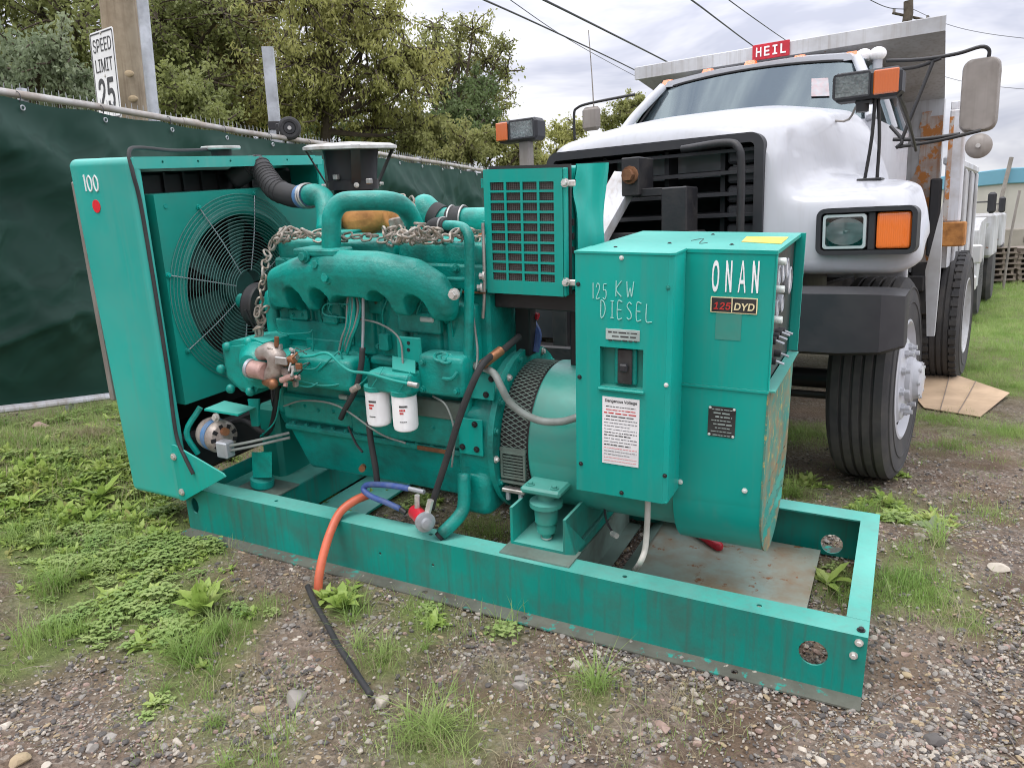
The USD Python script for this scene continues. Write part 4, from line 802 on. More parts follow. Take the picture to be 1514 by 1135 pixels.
p = GP(245, 305, x=SX); obj('hole_plug', cyl((SX-.001, p[1], p[2]), (SX+.002, p[1], p[2]), .01, 12), 'teal_engine', shroud)
guard = obj('fan_guard', [ring(fc3+[.004+.020*(1-((R-.07)/.34)**4), 0, 0], (1, 0, 0), R, .0015, 72, 5) for R in np.arange(.085, .412, .0142)], 'guard_wire', gen, smooth=60)
for k in range(8):
    a = math.pi/8+k*math.pi/4+.12; d = np.array([0, math.cos(a), math.sin(a)])
    obj('spoke', tube([fc3+[.020, 0, 0]+d*.08, fc3+[.020, 0, 0]+d*.25, fc3+[.004, 0, 0]+d*.415], .0024, n=6, k=4), 'galvanised', guard)
    obj('foot', bolt(fc3+d*.422, (1, 0, 0), .008, .012), 'teal_engine', guard)
fan = obj('fan', [cyl(fc3+[-.09, 0, 0], fc3+[-.03, 0, 0], .085, 28, bev=.006)], 'fan_dark', gen)
for k in range(6):
    a = k*math.pi/3+.35; d = np.array([0, math.cos(a), math.sin(a)]); t_ = np.array([0, -math.sin(a), math.cos(a)])
    V = []
    for R, w, tw in ((.07, .04, .75), (.15, .058, .62), (.23, .07, .5), (.30, .076, .42)):
        for s in (-1, 0, 1):
            q = fc3+[-.065, 0, 0]+d*R+t_*s*w*math.cos(tw)+np.array([1, 0, 0])*(s*w*math.sin(tw)*.55-.012*(1-s*s))
            V.append(q)
    F = [(3*i+j, 3*i+j+1, 3*i+j+4, 3*i+j+3) for i in range(3) for j in range(2)]
    obj('fan_blade', (np.array(V), np.array(F)), 'fan_dark', fan, smooth=60)
# --- pulley and belts at the engine front
pc = GP(392, 452, x=-2.44)
obj('fan_pulley', [lathe([(0, -.03), (.095, -.03), (.098, -.022), (.088, -.012), (.098, -.002), (.088, .008), (.098, .018), (.096, .03), (.05, .03), (.04, .015), (0, .015)], (-2.46, pc[1], pc[2]), (1, 0, 0), 36)], 'black_steel', gen)
obj('fan_shaft', cyl((-2.56, pc[1]-.02, pc[2]+.02), (-2.25, pc[1], pc[2]), .03, 16), 'teal_engine', gen)
obj('crank_pulley', lathe([(0, -.03), (.12, -.03), (.12, -.01), (.105, 0), (.12, .01), (.12, .03), (0, .03)], (-2.40, .43, .52), (1, 0, 0), 32), 'black_steel', gen)
for dx in (-.01, .012):
    obj('belt', tube([(-2.45+dx, pc[1]-.095, pc[2]), (-2.43+dx, .33, .72), (-2.41+dx, .31, .52)], .006, n=6, k=3), 'black_rubber', gen)
# --- engine block
E0, E1 = -2.27, -1.40
bm = mbox(E0, E1, .245, .64, .46, 1.065, .018)
for i in range(6):
    xc = -2.20+i*.148
    bm = bm+mbox(xc, xc+.125, .222, .30, .80, 1.02, .016)
bm = bm+mbox(E0+.02, E1-.01, .215, .30, .56, .74, .02)+mbox(E0+.03, -1.86, .205, .3, .765, .81, .012)+mbox(-1.80, E1, .21, .3, .77, .80, .01)
block = obj('engine_block', soften(bm, .035, 3), 'teal_engine', gen, smooth=40)
obj('pan_rail', [box(E0+.01, E1, .20, .65, .452, .474, .005)], 'teal_engine', block)
for i in range(13): obj('bolt', bolt((E0+.05+i*.068, .212, .474), (0, 0, 1), .008, .012), 'teal_engine', block)
for i in range(11): obj('bolt', bolt((E0+.06+i*.080, .2145, .60+.0*i), (0, -1, 0), .007, .008), 'teal_engine', block)
pan = soften(m3.Manifold.batch_hull([mbox(E0+.02, E1, .225, .63, .44, .452, .005), mbox(E0+.05, E1-.03, .27, .59, .262, .30, .02)]), .05, 2)
obj('oil_pan', pan, 'teal_engine', gen, smooth=45)
obj('oil_stain', box(-1.60, -1.47, .196, .204, .455, .472, .002), 'rust', block, label='rusty oil smear along the pan rail')
hd = obj('cylinder_head', [box(E0+.02, E1+.10, .235, .60, 1.066, 1.158, .008)], 'teal_engine', gen)
for k, (a, b) in enumerate(((E0+.03, -1.985), (-1.975, -1.675), (-1.665, E1+.10))):
    obj('rocker_cover', soften(mbox(a, b, .245, .55, 1.15, 1.232, .022), .04, 2), 'teal_engine', hd, smooth=50)
    for s in (.2, .8): obj('bolt', bolt((a+(b-a)*s, .32, 1.231), (0, 0, 1), .009, .014), 'teal_engine', hd)
obj('rear_cover', [box(E1+.005, E1+.10, .26, .62, .5, 1.06, .012)], 'teal_engine', gen)
# front timing cover
tcv = soften(mbox(-2.34, -2.272, .23, .66, .5, 1.03, .03)+mcyl((-2.36, .43, .52), (-2.275, .43, .52), .16), .04, 3)
obj('timing_cover', tcv, 'teal_engine', gen, smooth=45)
HBH = m3.Manifold.batch_hull
# --- exhaust manifold: a long log with scooped pockets between its runners
mp = [GP(u, v, y=y) for u, v, y in ((413, 412, .145), (445, 402, .135), (495, 396, .13), (560, 399, .13), (612, 408, .135), (643, 424, .14), (660, 445, .15))]
R1 = [.046, .058, .066, .066, .062, .054, .044]
lp = [GP(u, v, y=y) for u, v, y in ((411, 440, .165), (446, 443, .16), (498, 443, .155), (560, 446, .155), (612, 452, .16), (644, 458, .165), (664, 461, .17))]
R2 = [.036, .038, .038, .038, .038, .036, .034]
ball = lambda p, r: m3.Manifold.sphere(float(r), 18).translate([float(q) for q in p])
mm = m3.Manifold()
for k in range(6):
    mm = mm+HBH([ball(mp[k], R1[k]), ball(mp[k+1], R1[k+1]), ball(lp[k], R2[k]), ball(lp[k+1], R2[k+1])])
for u, v in ((412, 440), (447, 445), (497, 445), (583, 452), (632, 458), (662, 460)):
    mm = mm+chain_hull([GP(u, v-6, y=.15), GP(u-1, v+6, y=.25)], [.036, .034], 14)
mm = mm.refine_to_length(.03)
for u, v, r_, w_ in ((428, 438, .042, 0), (467, 440, .042, 0), (555, 446, .045, 0), (608, 452, .045, 0), (514, 458, .055, .05)):
    c_ = GP(u, v, y=.10); mm = mm-HBH([ball(c_+[-w_, -.03, .0], r_), ball(c_+[w_, -.03, .0], r_), ball(c_+[.012-w_, .13, -.05], r_*1.15), ball(c_+[.012+w_, .13, -.05], r_*1.15), ball(c_+[.01, .02, -.10], r_*1.2)])
man = obj('exhaust_manifold', soften(mm, .014, 7), 'teal_engine', gen, smooth=True)
for u, v in ((425, 441), (465, 443), (551, 447), (605, 452)):
    p = GP(u, v, y=.20); obj('stud', bolt((p[0]+.01, .235, p[2]), (0, -1, 0), .010, .03), 'rust', man)
for u, v in ((424, 437), (463, 440), (550, 443), (603, 448)):
    p = GP(u, v, y=.2); obj('port_flange', box(p[0]-.03, p[0]+.04, .205, .232, p[2]-.055, p[2]+.05, .01), 'teal_engine', man)
f0 = GP(477, 371, y=.14)
fl = obj('manifold_flange', [box(f0[0]-.095, f0[0]+.095, .085, .20, f0[2]-.014, f0[2]+.012, .006)], 'teal_engine', man)
for u, v in ((467, 391), (482, 411), (448, 380)):
    p = GP(u, v, y=.075); obj('bolt', bolt((p[0], .085, p[2]), (0, -1, .1), .016, .022), 'teal_engine', man)
p = GP(668, 436, y=.1); obj('bolt', bolt((p[0], .12, p[2]), (0, -1, 0), .014, .025), 'zinc_bolt', man)
# --- pipes over the top
obj('crossover_pipe', tube([GP(490, 376, y=.16), GP(490, 340, y=.16), GP(492, 316, y=.165), GP(505, 300, y=.18), GP(530, 297, y=.20), GP(570, 297, y=.24), GP(594, 304, y=.29), GP(608, 322, y=.36), GP(618, 345, y=.42)], .035, n=16, k=6), 'teal_engine', gen, smooth=True)
obj('pipe_collar', cyl(GP(490, 380, y=.16), GP(490, 367, y=.16), .043, 20), 'teal_engine', gen)
obj('water_pipe', tube([GP(690, 640, y=.19), GP(692, 560, y=.18), GP(694, 420, y=.18), GP(694, 362, y=.18), GP(691, 344, y=.19), GP(680, 335, y=.21), GP(655, 333, y=.25)], .0175, n=12, k=6), 'teal_engine', gen, smooth=True)
obj('pipe_bracket', cyl(GP(660, 413, y=.19), GP(690, 413, y=.19), .008, 8), 'teal_engine', gen)
obj('rubber_elbow', tube([GP(662, 333, y=.25), GP(645, 333, y=.27), GP(638, 340, y=.28), GP(637, 356, y=.29)], .027, n=12, k=5), 'black_rubber', gen, smooth=True)
obj('hose_clamp', ring(GP(655, 333, y=.255), (1, -.2, 0), .028, .003, 20, 5), 'steel', gen)
tp_ = obj('intake_pipe', tube([GP(640, 320, y=.5), GP(665, 326, y=.5), GP(700, 325, y=.5), GP(735, 325, y=.5)], .046, n=18, k=3), 'teal_engine', gen, smooth=40)
obj('rubber_coupling', cyl(GP(666, 326, y=.5), GP(688, 325, y=.5), .052, 20), 'black_rubber', tp_)
for u in (669, 686): obj('hose_clamp', ring(GP(u, 325, y=.5), (1, .1, 0), .053, .004, 24, 6), 'steel', tp_)
obj('rubber_coupling', cyl(GP(640, 318, y=.5), GP(652, 324, y=.5), .054, 20), 'black_rubber', tp_)
obj('thermostat_elbow', soften(chain_hull([GP(640, 322, y=.52), GP(628, 308, y=.52), GP(622, 326, y=.5), GP(618, 345, y=.48)], [.06, .055, .05, .05], 16), .02, 6), 'teal_engine', gen, smooth=True)
obj('turbocharger', soften(chain_hull([GP(512, 318, y=.62), GP(530, 326, y=.6), GP(552, 322, y=.6), GP(566, 316, y=.62)], [.05, .075, .06, .05], 16)+mcyl(GP(562, 318, y=.62), GP(578, 316, y=.62), .062), .02, 4), 'orange_rust', gen, smooth=True)
obj('oil_feed_union', cyl(GP(588, 340, y=.45), GP(584, 322, y=.45), .028, 14, bev=.006), 'cast_alloy', gen)
rh = obj('radiator_hose', tube([(-2.80, .60, 1.45), GP(378, 245, x=-2.70), GP(394, 262, x=-2.62), GP(408, 280, x=-2.52), GP(432, 290, x=-2.42), GP(447, 291, x=-2.36)], .048, n=18, k=7), 'black_rubber', gen, smooth=True)
pts = spline([(-2.80, .60, 1.45), GP(378, 245, x=-2.70), GP(394, 262, x=-2.62), GP(408, 280, x=-2.52), GP(432, 290, x=-2.42)], 9); tg = np.gradient(pts, axis=0)
for i in range(6, len(pts)-6, 2): obj('hose_rib', ring(pts[i], tg[i], .0475, .004, 22, 5), 'black_rubber', rh)
h0, h1 = GP(447, 291, x=-2.36), GP(458, 289, x=-2.30)
obj('hose_band', cyl(h0, h0*.5+h1*.5, .0515, 20), 'alternator_blue', rh)
for k in (.55, .85): obj('hose_clamp', ring(h0*(1-k)+h1*k, h1-h0, .050, .005, 22, 6), 'steel', rh)
obj('water_outlet', tube([h1, GP(466, 288, x=-2.26), GP(478, 294, x=-2.22), GP(484, 312, x=-2.18), GP(484, 345, x=-2.15)], .045, n=18, k=5), 'teal_engine', gen, smooth=True)
obj('outlet_flange', box(-2.22, -2.05, .42, .60, 1.232, 1.245, .004), 'teal_engine', gen)
# --- air cleaner: black can with a wide pale lid
ac = GP(517, 209, y=.78)
can = obj('air_cleaner', lathe([(0, -.27), (.085, -.27), (.088, -.20), (.105, -.18), (.108, -.15), (.118, -.06), (.125, -.02), (0, -.02)], ac, (0, 0, 1), 28), 'black_plastic', gen)
obj('lid', lathe([(0, .0), (.18, -.012), (.205, -.022), (.205, -.034), (.19, -.038), (0, -.026)][::-1], ac, (0, 0, 1), 40), 'aluminium_lid', can)
obj('collar', cyl(ac+[0, 0, -.205], ac+[0, 0, -.165], .113, 24), 'black_steel', can)
obj('copper_band', cyl(ac+[0, 0, -.265], ac+[0, 0, -.235], .094, 24), 'copper', can)
for a in (-2.5, -.8, .9, 2.4):
    d = np.array([math.cos(a), math.sin(a), 0]); s = np.array([-d[1], d[0], 0])
    obj('strap', hull([ac+d*r+s*w+[0, 0, z] for r, z in ((.197, -.02), (.203, -.02), (.122, -.175), (.115, -.175)) for w in (-.02, .02)]), 'black_steel', can)
    obj('bolt', bolt(ac+d*.118+[0, 0, -.185], d, .008, .02), 'zinc_bolt', can)
obj('intake_stack', tube([ac+[0, 0, -.26], ac+[0, 0, -.36], ac+[.08, -.1, -.46]], .08, n=16, k=3), 'black_rubber', can)
for u, v in ((497, 262), (546, 268)): obj('clip', box(*np.c_[GP(u, v, y=.66)-.012, GP(u, v, y=.66)+.012].ravel(), .004), 'steel', can)
# --- fine iron work on the block side
def plate(u0, v0, u1, v1, y, d, mat='teal_engine', name='cover_plate', parent=block, b=.004, bolts=(), br=.006, bm_='teal_engine', **kw):
    a, c = GP(u0, v1, y=y), GP(u1, v0, y=y)
    o = obj(name, box(a[0], c[0], y, y+d, a[2], c[2], b), mat, parent, **kw)
    for u, v in bolts: p = GP(u, v, y=y); obj('bolt', bolt((p[0], y, p[2]), (0, -1, 0), br, .008), bm_, o)
    return o
plate(588, 466, 649, 490, .195, .03, b=.006, name='data_plate')
plate(427, 458, 452, 472, .20, .03, bolts=((433, 465), (446, 465)), b=.006)
plate(476, 468, 496, 479, .195, .03, b=.008)
plate(410, 480, 520, 500, .212, .02); plate(455, 505, 510, 530, .205, .03, bolts=((462, 510), (503, 510)))
plate(560, 495, 572, 518, .19, .03, name='sensor_block'); plate(420, 595, 520, 618, .19, .03, b=.01, name='side_cover', bolts=((428, 600), (470, 606), (512, 612), (450, 600), (492, 608)))
plate(520, 610, 690, 640, .185, .03, b=.01, name='side_cover', bolts=((530, 618), (580, 626), (640, 632), (680, 634)))
plate(600, 597, 684, 612, .175, .03, 'grey_teal', name='mounting_bar', parent=gen)
oc = obj('oil_cooler', soften(mbox(*[q for ab in zip(GP(618, 583, y=.12), GP(684, 528, y=.12)) for q in ab][:2], .12, .225, GP(618, 583, y=.12)[2], GP(684, 530, y=.12)[2], .02), .03, 3), 'teal_engine', gen, smooth=45)
for k, (u, v) in enumerate(((660, 530), (652, 527))):
    p = GP(u, v, y=.13); obj('hose_barb', ring(p, (.2, -.4, 1), .024, .0055, 20, 6), 'teal_engine', oc)
obj('pipe_stub', tube([GP(655, 560, y=.115), GP(668, 560, y=.10), GP(676, 550, y=.11)], .007, n=8, k=4), 'teal_engine', oc)
for u, v in ((625, 535), (625, 575), (675, 578)): p = GP(u, v, y=.12); obj('bolt', bolt((p[0], .12, p[2]), (0, -1, 0), .009, .012), 'teal_engine', oc)
fb = plate(588, 500, 621, 534, .15, .012, 'teal_panel', 'filter_bracket', gen, bolts=())
for v in (507, 517): p = GP(604, v, y=.15); obj('bolt_hole', cyl((p[0], .1485, p[2]), (p[0], .151, p[2]), .007, 12), 'dark_void', fb)
obj('bracket_bend', hull([GP(u, v, y=y) for u, v, y in ((580, 526, .15), (614, 533, .15), (580, 545, .08), (614, 552, .08), (580, 550, .09), (612, 556, .09))]), 'teal_panel', fb)
fh = obj('filter_head', soften(mbox(GP(550, 570, y=.09)[0], GP(615, 570, y=.09)[0], .055, .15, GP(560, 578, y=.1)[2]+.008, GP(560, 545, y=.1)[2], .018), .03, 2), 'teal_engine', gen, smooth=45)
for (u, vt, vb) in ((557.5, 574, 626), (597, 581, 634)):
    t_, b_ = GP(u, vt, y=.095), GP(u, vb, y=.095); r_ = .0455; h = t_[2]-b_[2]
    fo = obj('fuel_filter', lathe([(0, 0), (r_*.75, 0), (r_*.93, .006), (r_, .018), (r_, h-.008), (r_*.97, h), (0, h)], (t_[0], .095, b_[2]), (0, 0, 1), 36), 'filter_white', gen, smooth=30)
    obj('filter_rim', lathe([(r_*.9, h-.002), (r_*1.05, h-.002), (r_*1.05, h+.014), (0, h+.014)], (t_[0], .095, b_[2]), (0, 0, 1), 36), 'teal_engine', fo)
    front = np.array([.36, -.93, 0])
    for row, (dz, w_, mt) in enumerate(((.70, .030, 'ink_black'), (.60, .022, 'ink_red'), (.52, .014, 'ink_red'), (.30, .026, 'ink_black'))):
        ms = []
        n_ = 7 if row == 0 else 4
        a0 = -.15+(.0 if u > 570 else -.35)
        for q in range(n_):
            a = a0+q*w_/n_/r_*1.0; d = np.array([math.sin(a+.36), -math.cos(a+.36), 0]); s = np.array([-d[1], d[0], 0])
            ms.append(hull([np.array([t_[0], .095, b_[2]+dz*h])+d*rr+s*x+[0, 0, z] for rr in (r_-.002, r_+.0007) for x in (-w_/n_/2.4, w_/n_/2.4) for z in (0, .007 if row < 3 else .003)]))
        obj('printed_mark', ms, mt, fo)
    obj('hold_wire', tube([GP(u+10, vt-32, y=.07), GP(u+1, vt-16, y=.045), GP(u-8, vt-2, y=.048)], .0018, n=5, k=3), 'teal_panel', fo)
obj('fuel_pipe', tube([GP(u, v, y=y) for u, v, y in ((438, 528, .05), (462, 526, .05), (476, 522, .05), (488, 524, .05), (505, 540, .05), (520, 549, .05), (545, 552, .045), (580, 562, .04), (604, 567, .045))], .0055, n=8, k=4), 'teal_panel', gen, smooth=True)
obj('pipe_union', cyl(GP(604, 567, y=.045), GP(618, 570, y=.045), .010, 10), 'steel', gen)
obj('pipe_union', cyl(GP(520, 577, y=.06), GP(530, 571, y=.06), .012, 10), 'cast_alloy', gen)
for pts_ in (((545, 556, .09), (535, 566, .09), (525, 572, .07)), ((470, 548, .10), (490, 530, .10), (502, 520, .12), (508, 540, .12)), ((405, 470, .16), (415, 492, .17), (455, 492, .18), (462, 490, .19), (463, 524, .18)),
             ((414, 560, .07), (450, 565, .07), (475, 570, .08), (500, 568, .1), (507, 560, .12), (510, 540, .15)), ((500, 450, .15), (484, 449, .15), (477, 457, .15), (482, 466, .15), (512, 470, .16)), ((515, 450, .15), (492, 449, .15), (486, 457, .15), (492, 466, .16)),
             ((425, 545, .05), (445, 545, .05), (465, 545, .06), (475, 536, .08)), ((425, 566, .05), (455, 572, .05), (470, 566, .07)), ((415, 575, .10), (412, 600, .12), (405, 625, .14), (385, 645, .2))):
    obj('thin_line', tube([GP(u, v, y=y) for u, v, y in pts_], .0034, n=6, k=5), 'teal_engine', gen, smooth=True)
for k in range(9):
    j = rng.normal(0, 1.0, 8); s = (k-4)*2.6
    obj('harness_wire', tube([GP(522+s*.5+j[0], 424, y=.16), GP(524+s+j[1], 452, y=.135+.004*abs(k-4)), GP(520+s*.9+j[2], 480, y=.14), GP(513+s*.6+j[3], 500, y=.15), GP(508+s*.5+j[4], 515+abs(s)*.8, y=.17)], .0046, n=6, k=5), 'teal_engine' if k % 3 else 'grey_cable', gen, smooth=True)
obj('control_rod', tube([GP(537, 440, y=.13), GP(537, 480, y=.13), GP(536, 514, y=.12)], .0055, n=8, k=3), 'galvanised', gen)
obj('control_hose', tube([GP(536, 514, y=.12), GP(534, 540, y=.115), GP(526, 575, y=.11), GP(510, 605, y=.13), GP(504, 618, y=.15)], .011, n=9, k=5), 'black_rubber', gen, smooth=True)
obj('drain_hose', tube([GP(545, 622, y=.14), GP(548, 650, y=.13), GP(555, 690, y=.12), GP(558, 716, y=.12)], .012, n=9, k=5), 'black_rubber', gen, smooth=True)
obj('dip_stick', tube([GP(515, 630, y=.16), GP(526, 655, y=.15), GP(536, 668, y=.14)], .005, n=6, k=3), 'black_steel', gen)
obj('drain_plug', cyl(GP(537, 690, y=.22), GP(535, 693, y=.17), .013, 12), 'rust', gen)
for i in range(6):
    xq = -2.17+i*.148
    obj('injector_line', tube([(xq, .225, .90), (xq+.01, .20, .97), (xq+.03, .215, 1.03), (xq+.04, .25, 1.09)], .0042, n=6, k=4), 'teal_engine', gen, smooth=True)
    obj('core_plug', cyl((xq+.05, .222, .70), (xq+.05, .208, .70), .022, 16, bev=.003), 'teal_engine', block)
    for dz in (.84, .99): obj('bolt', bolt((xq-.035, .222, dz), (0, -1, 0), .008, .01), 'teal_engine', block)
for i in range(7): obj('bolt', bolt((E0+.08+i*.13, .235, 1.145), (0, -1, 0), .010, .014), 'teal_engine', hd)
for i in range(9): obj('bolt', bolt((E0+.06+i*.10, .224, .36), (0, -1, -.1), .006, .006), 'teal_engine', gen) if False else None
obj('gasket_line', box(E0+.018, E1+.102, .2335, .238, 1.060, 1.066), 'rust', hd)
obj('oil_stain', box(-1.95, -1.70, .2045, .2055, .33, .45), 'teal_skid', block) if False else None
for (u0, v0, u1, v1) in ((620, 470, 640, 476), (432, 520, 446, 524), (500, 585, 512, 590)): plate(u0, v0, u1, v1, .188, .02, 'label_grey', name='casting_tag')
for pts_ in (((420, 600, .16), (450, 592, .14), (500, 600, .13), (560, 640, .13), (600, 655, .14)), ((640, 585, .15), (660, 600, .13), (672, 640, .13), (668, 690, .14)), ((520, 470, .15), (560, 478, .16), (590, 500, .15), (596, 540, .12)), ((700, 470, .2), (706, 520, .17), (702, 560, .13))):
    obj('thin_line', tube([GP(u, v, y=y) for u, v, y in pts_], .0040, n=6, k=5), 'grey_cable', gen, smooth=True)
# --- pump and governor group
ph = Polygon([(q[0], q[2]) for q in (GP(u, v, y=.08) for u, v in ((331, 508), (345, 503), (378, 500), (392, 506), (394, 560), (378, 583), (360, 577), (338, 556)))])
pg = obj('pump_housing', [prism(ph, 'y', .07, .24), prism(ph.buffer(-.02), 'y', .058, .07)], 'teal_engine', gen, smooth=25)
for u, v in ((329, 545), (343, 574), (338, 512), (370, 505), (372, 578)): p = GP(u, v, y=.07); obj('cap_nut', sph((p[0], .062, p[2]), .019, 2, (1, .9, 1)), 'teal_engine', pg)
pc_ = GP(380, 540, y=.05); obj('pump_flange', lathe([(0, .05), (.05, .05), (.062, .04), (.075, .02), (.092, .012), (.092, 0), (0, 0)], (pc_[0], .06, pc_[2]), (0, -1, 0), 30), 'teal_engine', pg)
gv = obj('governor', soften(chain_hull([GP(388, 522, y=.03), GP(400, 518, y=.03), GP(410, 528, y=.02), GP(408, 545, y=.02), GP(398, 558, y=.02)], [.03, .034, .036, .034, .03], 14), .014, 3), 'cast_alloy', gen, smooth=40)
obj('solenoid', cyl(GP(372, 545, y=.0), GP(392, 549, y=.0), .034, 20, bev=.004), 'pinkish_alloy', gv)
obj('solenoid_end', cyl(GP(369, 544, y=.0), GP(373, 545, y=.0), .038, 20), 'galvanised', gv)
obj('lever_arm', soften(chain_hull([GP(392, 565, y=.0), GP(404, 567, y=-.01), GP(402, 571, y=-.01)], [.013, .02, .014], 10), .01, 2), 'copper', gv)
obj('spring_post', cyl(GP(409, 512, y=.02), GP(409, 498, y=.02), .009, 10), 'rust', gv)
obj('valve_body', box(*np.c_[GP(415, 556, y=.01), GP(434, 541, y=.05)].ravel()[[0, 1, 2, 3, 4, 5]], .006), 'cast_alloy', gv)
obj('fitting', cyl(GP(421, 536, y=.02), GP(436, 530, y=.02), .017, 12, bev=.003), 'copper', gv)
obj('fitting', cyl(GP(432, 526, y=.03), GP(440, 528, y=.03), .011, 10), 'steel', gv)
obj('plunger', cyl(GP(416, 562, y=.0), GP(432, 556, y=.0), .012, 10), 'pinkish_alloy', gv)
obj('link_plate', box(*np.c_[GP(400, 538, y=-.01), GP(425, 528, y=.0)].ravel(), .003), 'steel', gv)
gr_ = np.random.default_rng(77)
for k in range(26):
    u, v = gr_.uniform(392, 446), gr_.uniform(512, 572); p = GP(u, v, y=gr_.uniform(-.005, .06)); mt = ['cast_alloy', 'copper', 'steel', 'teal_engine', 'pinkish_alloy', 'black_steel', 'zinc_bolt'][int(gr_.integers(0, 7))]
    if k % 3 == 0: obj('small_block', box(*np.c_[p-gr_.uniform(.005, .014, 3), p+gr_.uniform(.005, .014, 3)].ravel(), .002), mt, gv)
    else:
        d = gr_.normal(size=3); d /= np.linalg.norm(d); obj('small_fitting', cyl(p, p+d*gr_.uniform(.015, .035), gr_.uniform(.004, .010), 8, bev=.001), mt, gv)
for k in range(7):
    u, v = gr_.uniform(400, 440), gr_.uniform(515, 570); a_ = GP(u, v, y=.0); b_ = GP(u+gr_.uniform(15, 60), v+gr_.uniform(-25, 20), y=.1); obj('thin_wire', tube([a_, (a_+b_)/2+[0, -.02, gr_.uniform(-.03, .03)], b_], .0022, n=5, k=5), ['grey_cable', 'teal_panel', 'black_rubber'][k % 3], gen, smooth=True)
obj('pump_body', soften(mbox(GP(400, 570, y=.1)[0], GP(520, 570, y=.1)[0], .10, .24, GP(460, 575, y=.1)[2], GP(460, 528, y=.1)[2], .03), .03, 4), 'teal_engine', gen, smooth=45)
# --- alternator under its bracket
aa = obj('alternator_bracket', hull([GP(u, v, y=y) for u, v, y in ((302, 604, .05), (352, 612, .05), (378, 602, .16), (332, 592, .16), (302, 607, .05), (352, 615, .05))]), 'teal_panel', gen)
obj('bracket_leg', hull([GP(u, v, y=.16)+[0, q, 0] for u, v in ((366, 590), (382, 590), (382, 630), (372, 630)) for q in (0, .01)]), 'teal_engine', aa)
al0, al1 = np.array(GP(312, 645, y=.10)), np.array(GP(350, 660, y=.06))
ad = np.array([1, -.25, 0])/np.linalg.norm([1, -.25, 0]); ao = al0+ad*.01
AS = .80
sc_ = lambda P: [(r_*AS, h_*AS) for r_, h_ in P]
ao = ao+np.array([.03, -.01, .02])
alt = obj('alternator', lathe(sc_([(0, -.06), (.07, -.06), (.084, -.045), (.088, -.02), (.088, .0), (.082, .003), (.082, .05), (.088, .053), (.086, .075), (.07, .095), (.04, .10), (0, .10)]), ao, ad, 32), 'cast_alloy', gen, smooth=40)
obj('winding_band', lathe(sc_([(.084, .006), (.0875, .006), (.0875, .046), (.084, .046)]), ao, ad, 32), 'alternator_blue', alt)
obj('front_pulley', lathe(sc_([(0, -.10), (.055, -.10), (.055, -.09), (.045, -.082), (.055, -.075), (.055, -.065), (0, -.065)]), ao, ad, 24), 'black_steel', alt)
obj('adjust_arm', tube([ao+[-.04, -.02, .12], ao+[-.085, -.07, .02], ao+[-.06, -.05, -.08]], .012, n=8, k=4), 'teal_engine', alt)
rp = ao+ad*.085+np.array([.02, -.03, -.03]); obj('regulator', box(rp[0]-.03, rp[0]+.03, rp[1]-.02, rp[1]+.03, rp[2]-.04, rp[2]+.03, .006), 'galvanised', alt)
obj('terminal', cyl(ao+ad*.075+[0, 0, .03], ao+ad*.098+[0, 0, .03], .017, 10), 'copper', alt)
for dz in (0, -.02): obj('alternator_cable', tube([rp+[.02, .0, .01+dz], rp+[.12, .05, .03+dz], rp+[.25, .12, .06+dz]], .006, n=7, k=4), 'grey_cable', alt)
bp2 = GP(320, 617, y=.04); obj('bolt', bolt(bp2, (0, -1, .2), .013, .015), 'zinc_bolt', alt)
for k in range(9):
    a = k*2*math.pi/9; fa, fb_, _d = frame_of(ad); e_ = fa*math.cos(a)+fb_*math.sin(a); obj('cooling_slot', hull([ao+ad*h+e_*r_+np.cross(ad, e_)*w for h in (.073, .079) for r_ in (.035, .058) for w in (-.008, .008)]), 'dark_void', alt)
# front engine mount
fm = obj('front_mount', [hull([GP(u, v, y=y) for u, v, y in ((372, 668, .14), (402, 668, .14), (402, 706, .14), (374, 706, .14), (372, 668, .22), (402, 668, .22), (402, 706, .22), (374, 706, .22))])], 'teal_engine', gen)
obj('mount_pad', cyl(GP(388, 716, y=.17), GP(388, 706, y=.17), .05, 20), 'teal_engine', fm); obj('mount_base', box(-2.50, -2.27, .1, .26, .17, .178, .002), 'grey_teal', fm)
obj('front_support', [box(-2.52, -2.40, .30, .66, .10, .50, .02), box(-2.62, -2.50, .10, .75, .05, .16, .01)], 'teal_shroud', gen)
obj('lower_hose', tube([(-2.62, .72, .40), (-2.50, .62, .36), (-2.40, .50, .42), (-2.30, .45, .60)], .045, n=14, k=5), 'black_rubber', gen, smooth=True)
obj('lower_tank', box(-2.95, -2.72, .06, 1.03, .20, .40, .02), 'black_steel', gen)
obj('wire_loom', tube([GP(u, v, y=y) for u, v, y in ((335, 630, .3), (360, 622, .3), (395, 640, .28), (408, 600, .24), (412, 560, .22))], .012, n=8, k=5), 'black_rubber', gen, smooth=True)
# --- flywheel housing and generator barrel
GY, GZ = .45, .515
fo = np.array([-1.40, GY, GZ])
hs_ = mcyl((-1.39, GY, GZ), (-1.262, GY, GZ), .292, 56)+mcyl((-1.46, GY, GZ), (-1.38, GY, GZ), .21, 40)+mbox(-1.41, -1.27, .16, .34, .245, .42, .035)+mbox(-1.41, -1.30, .17, .5, .38, .66, .03)
fly = obj('flywheel_housing', soften(hs_, .03, 4), 'teal_engine', gen, smooth=45)
obj('housing_rim', lathe([(.25, 0), (.312, 0), (.312, .022), (.25, .022)], (-1.262, GY, GZ), (1, 0, 0), 64), 'teal_engine', fly)
for k in range(18):
    a = k*2*math.pi/18+.1; obj('bolt', bolt((-1.240, GY+.295*math.cos(a), GZ+.295*math.sin(a)), (1, 0, 0), .009, .012), 'zinc_bolt' if k % 3 == 0 else 'teal_engine', fly)
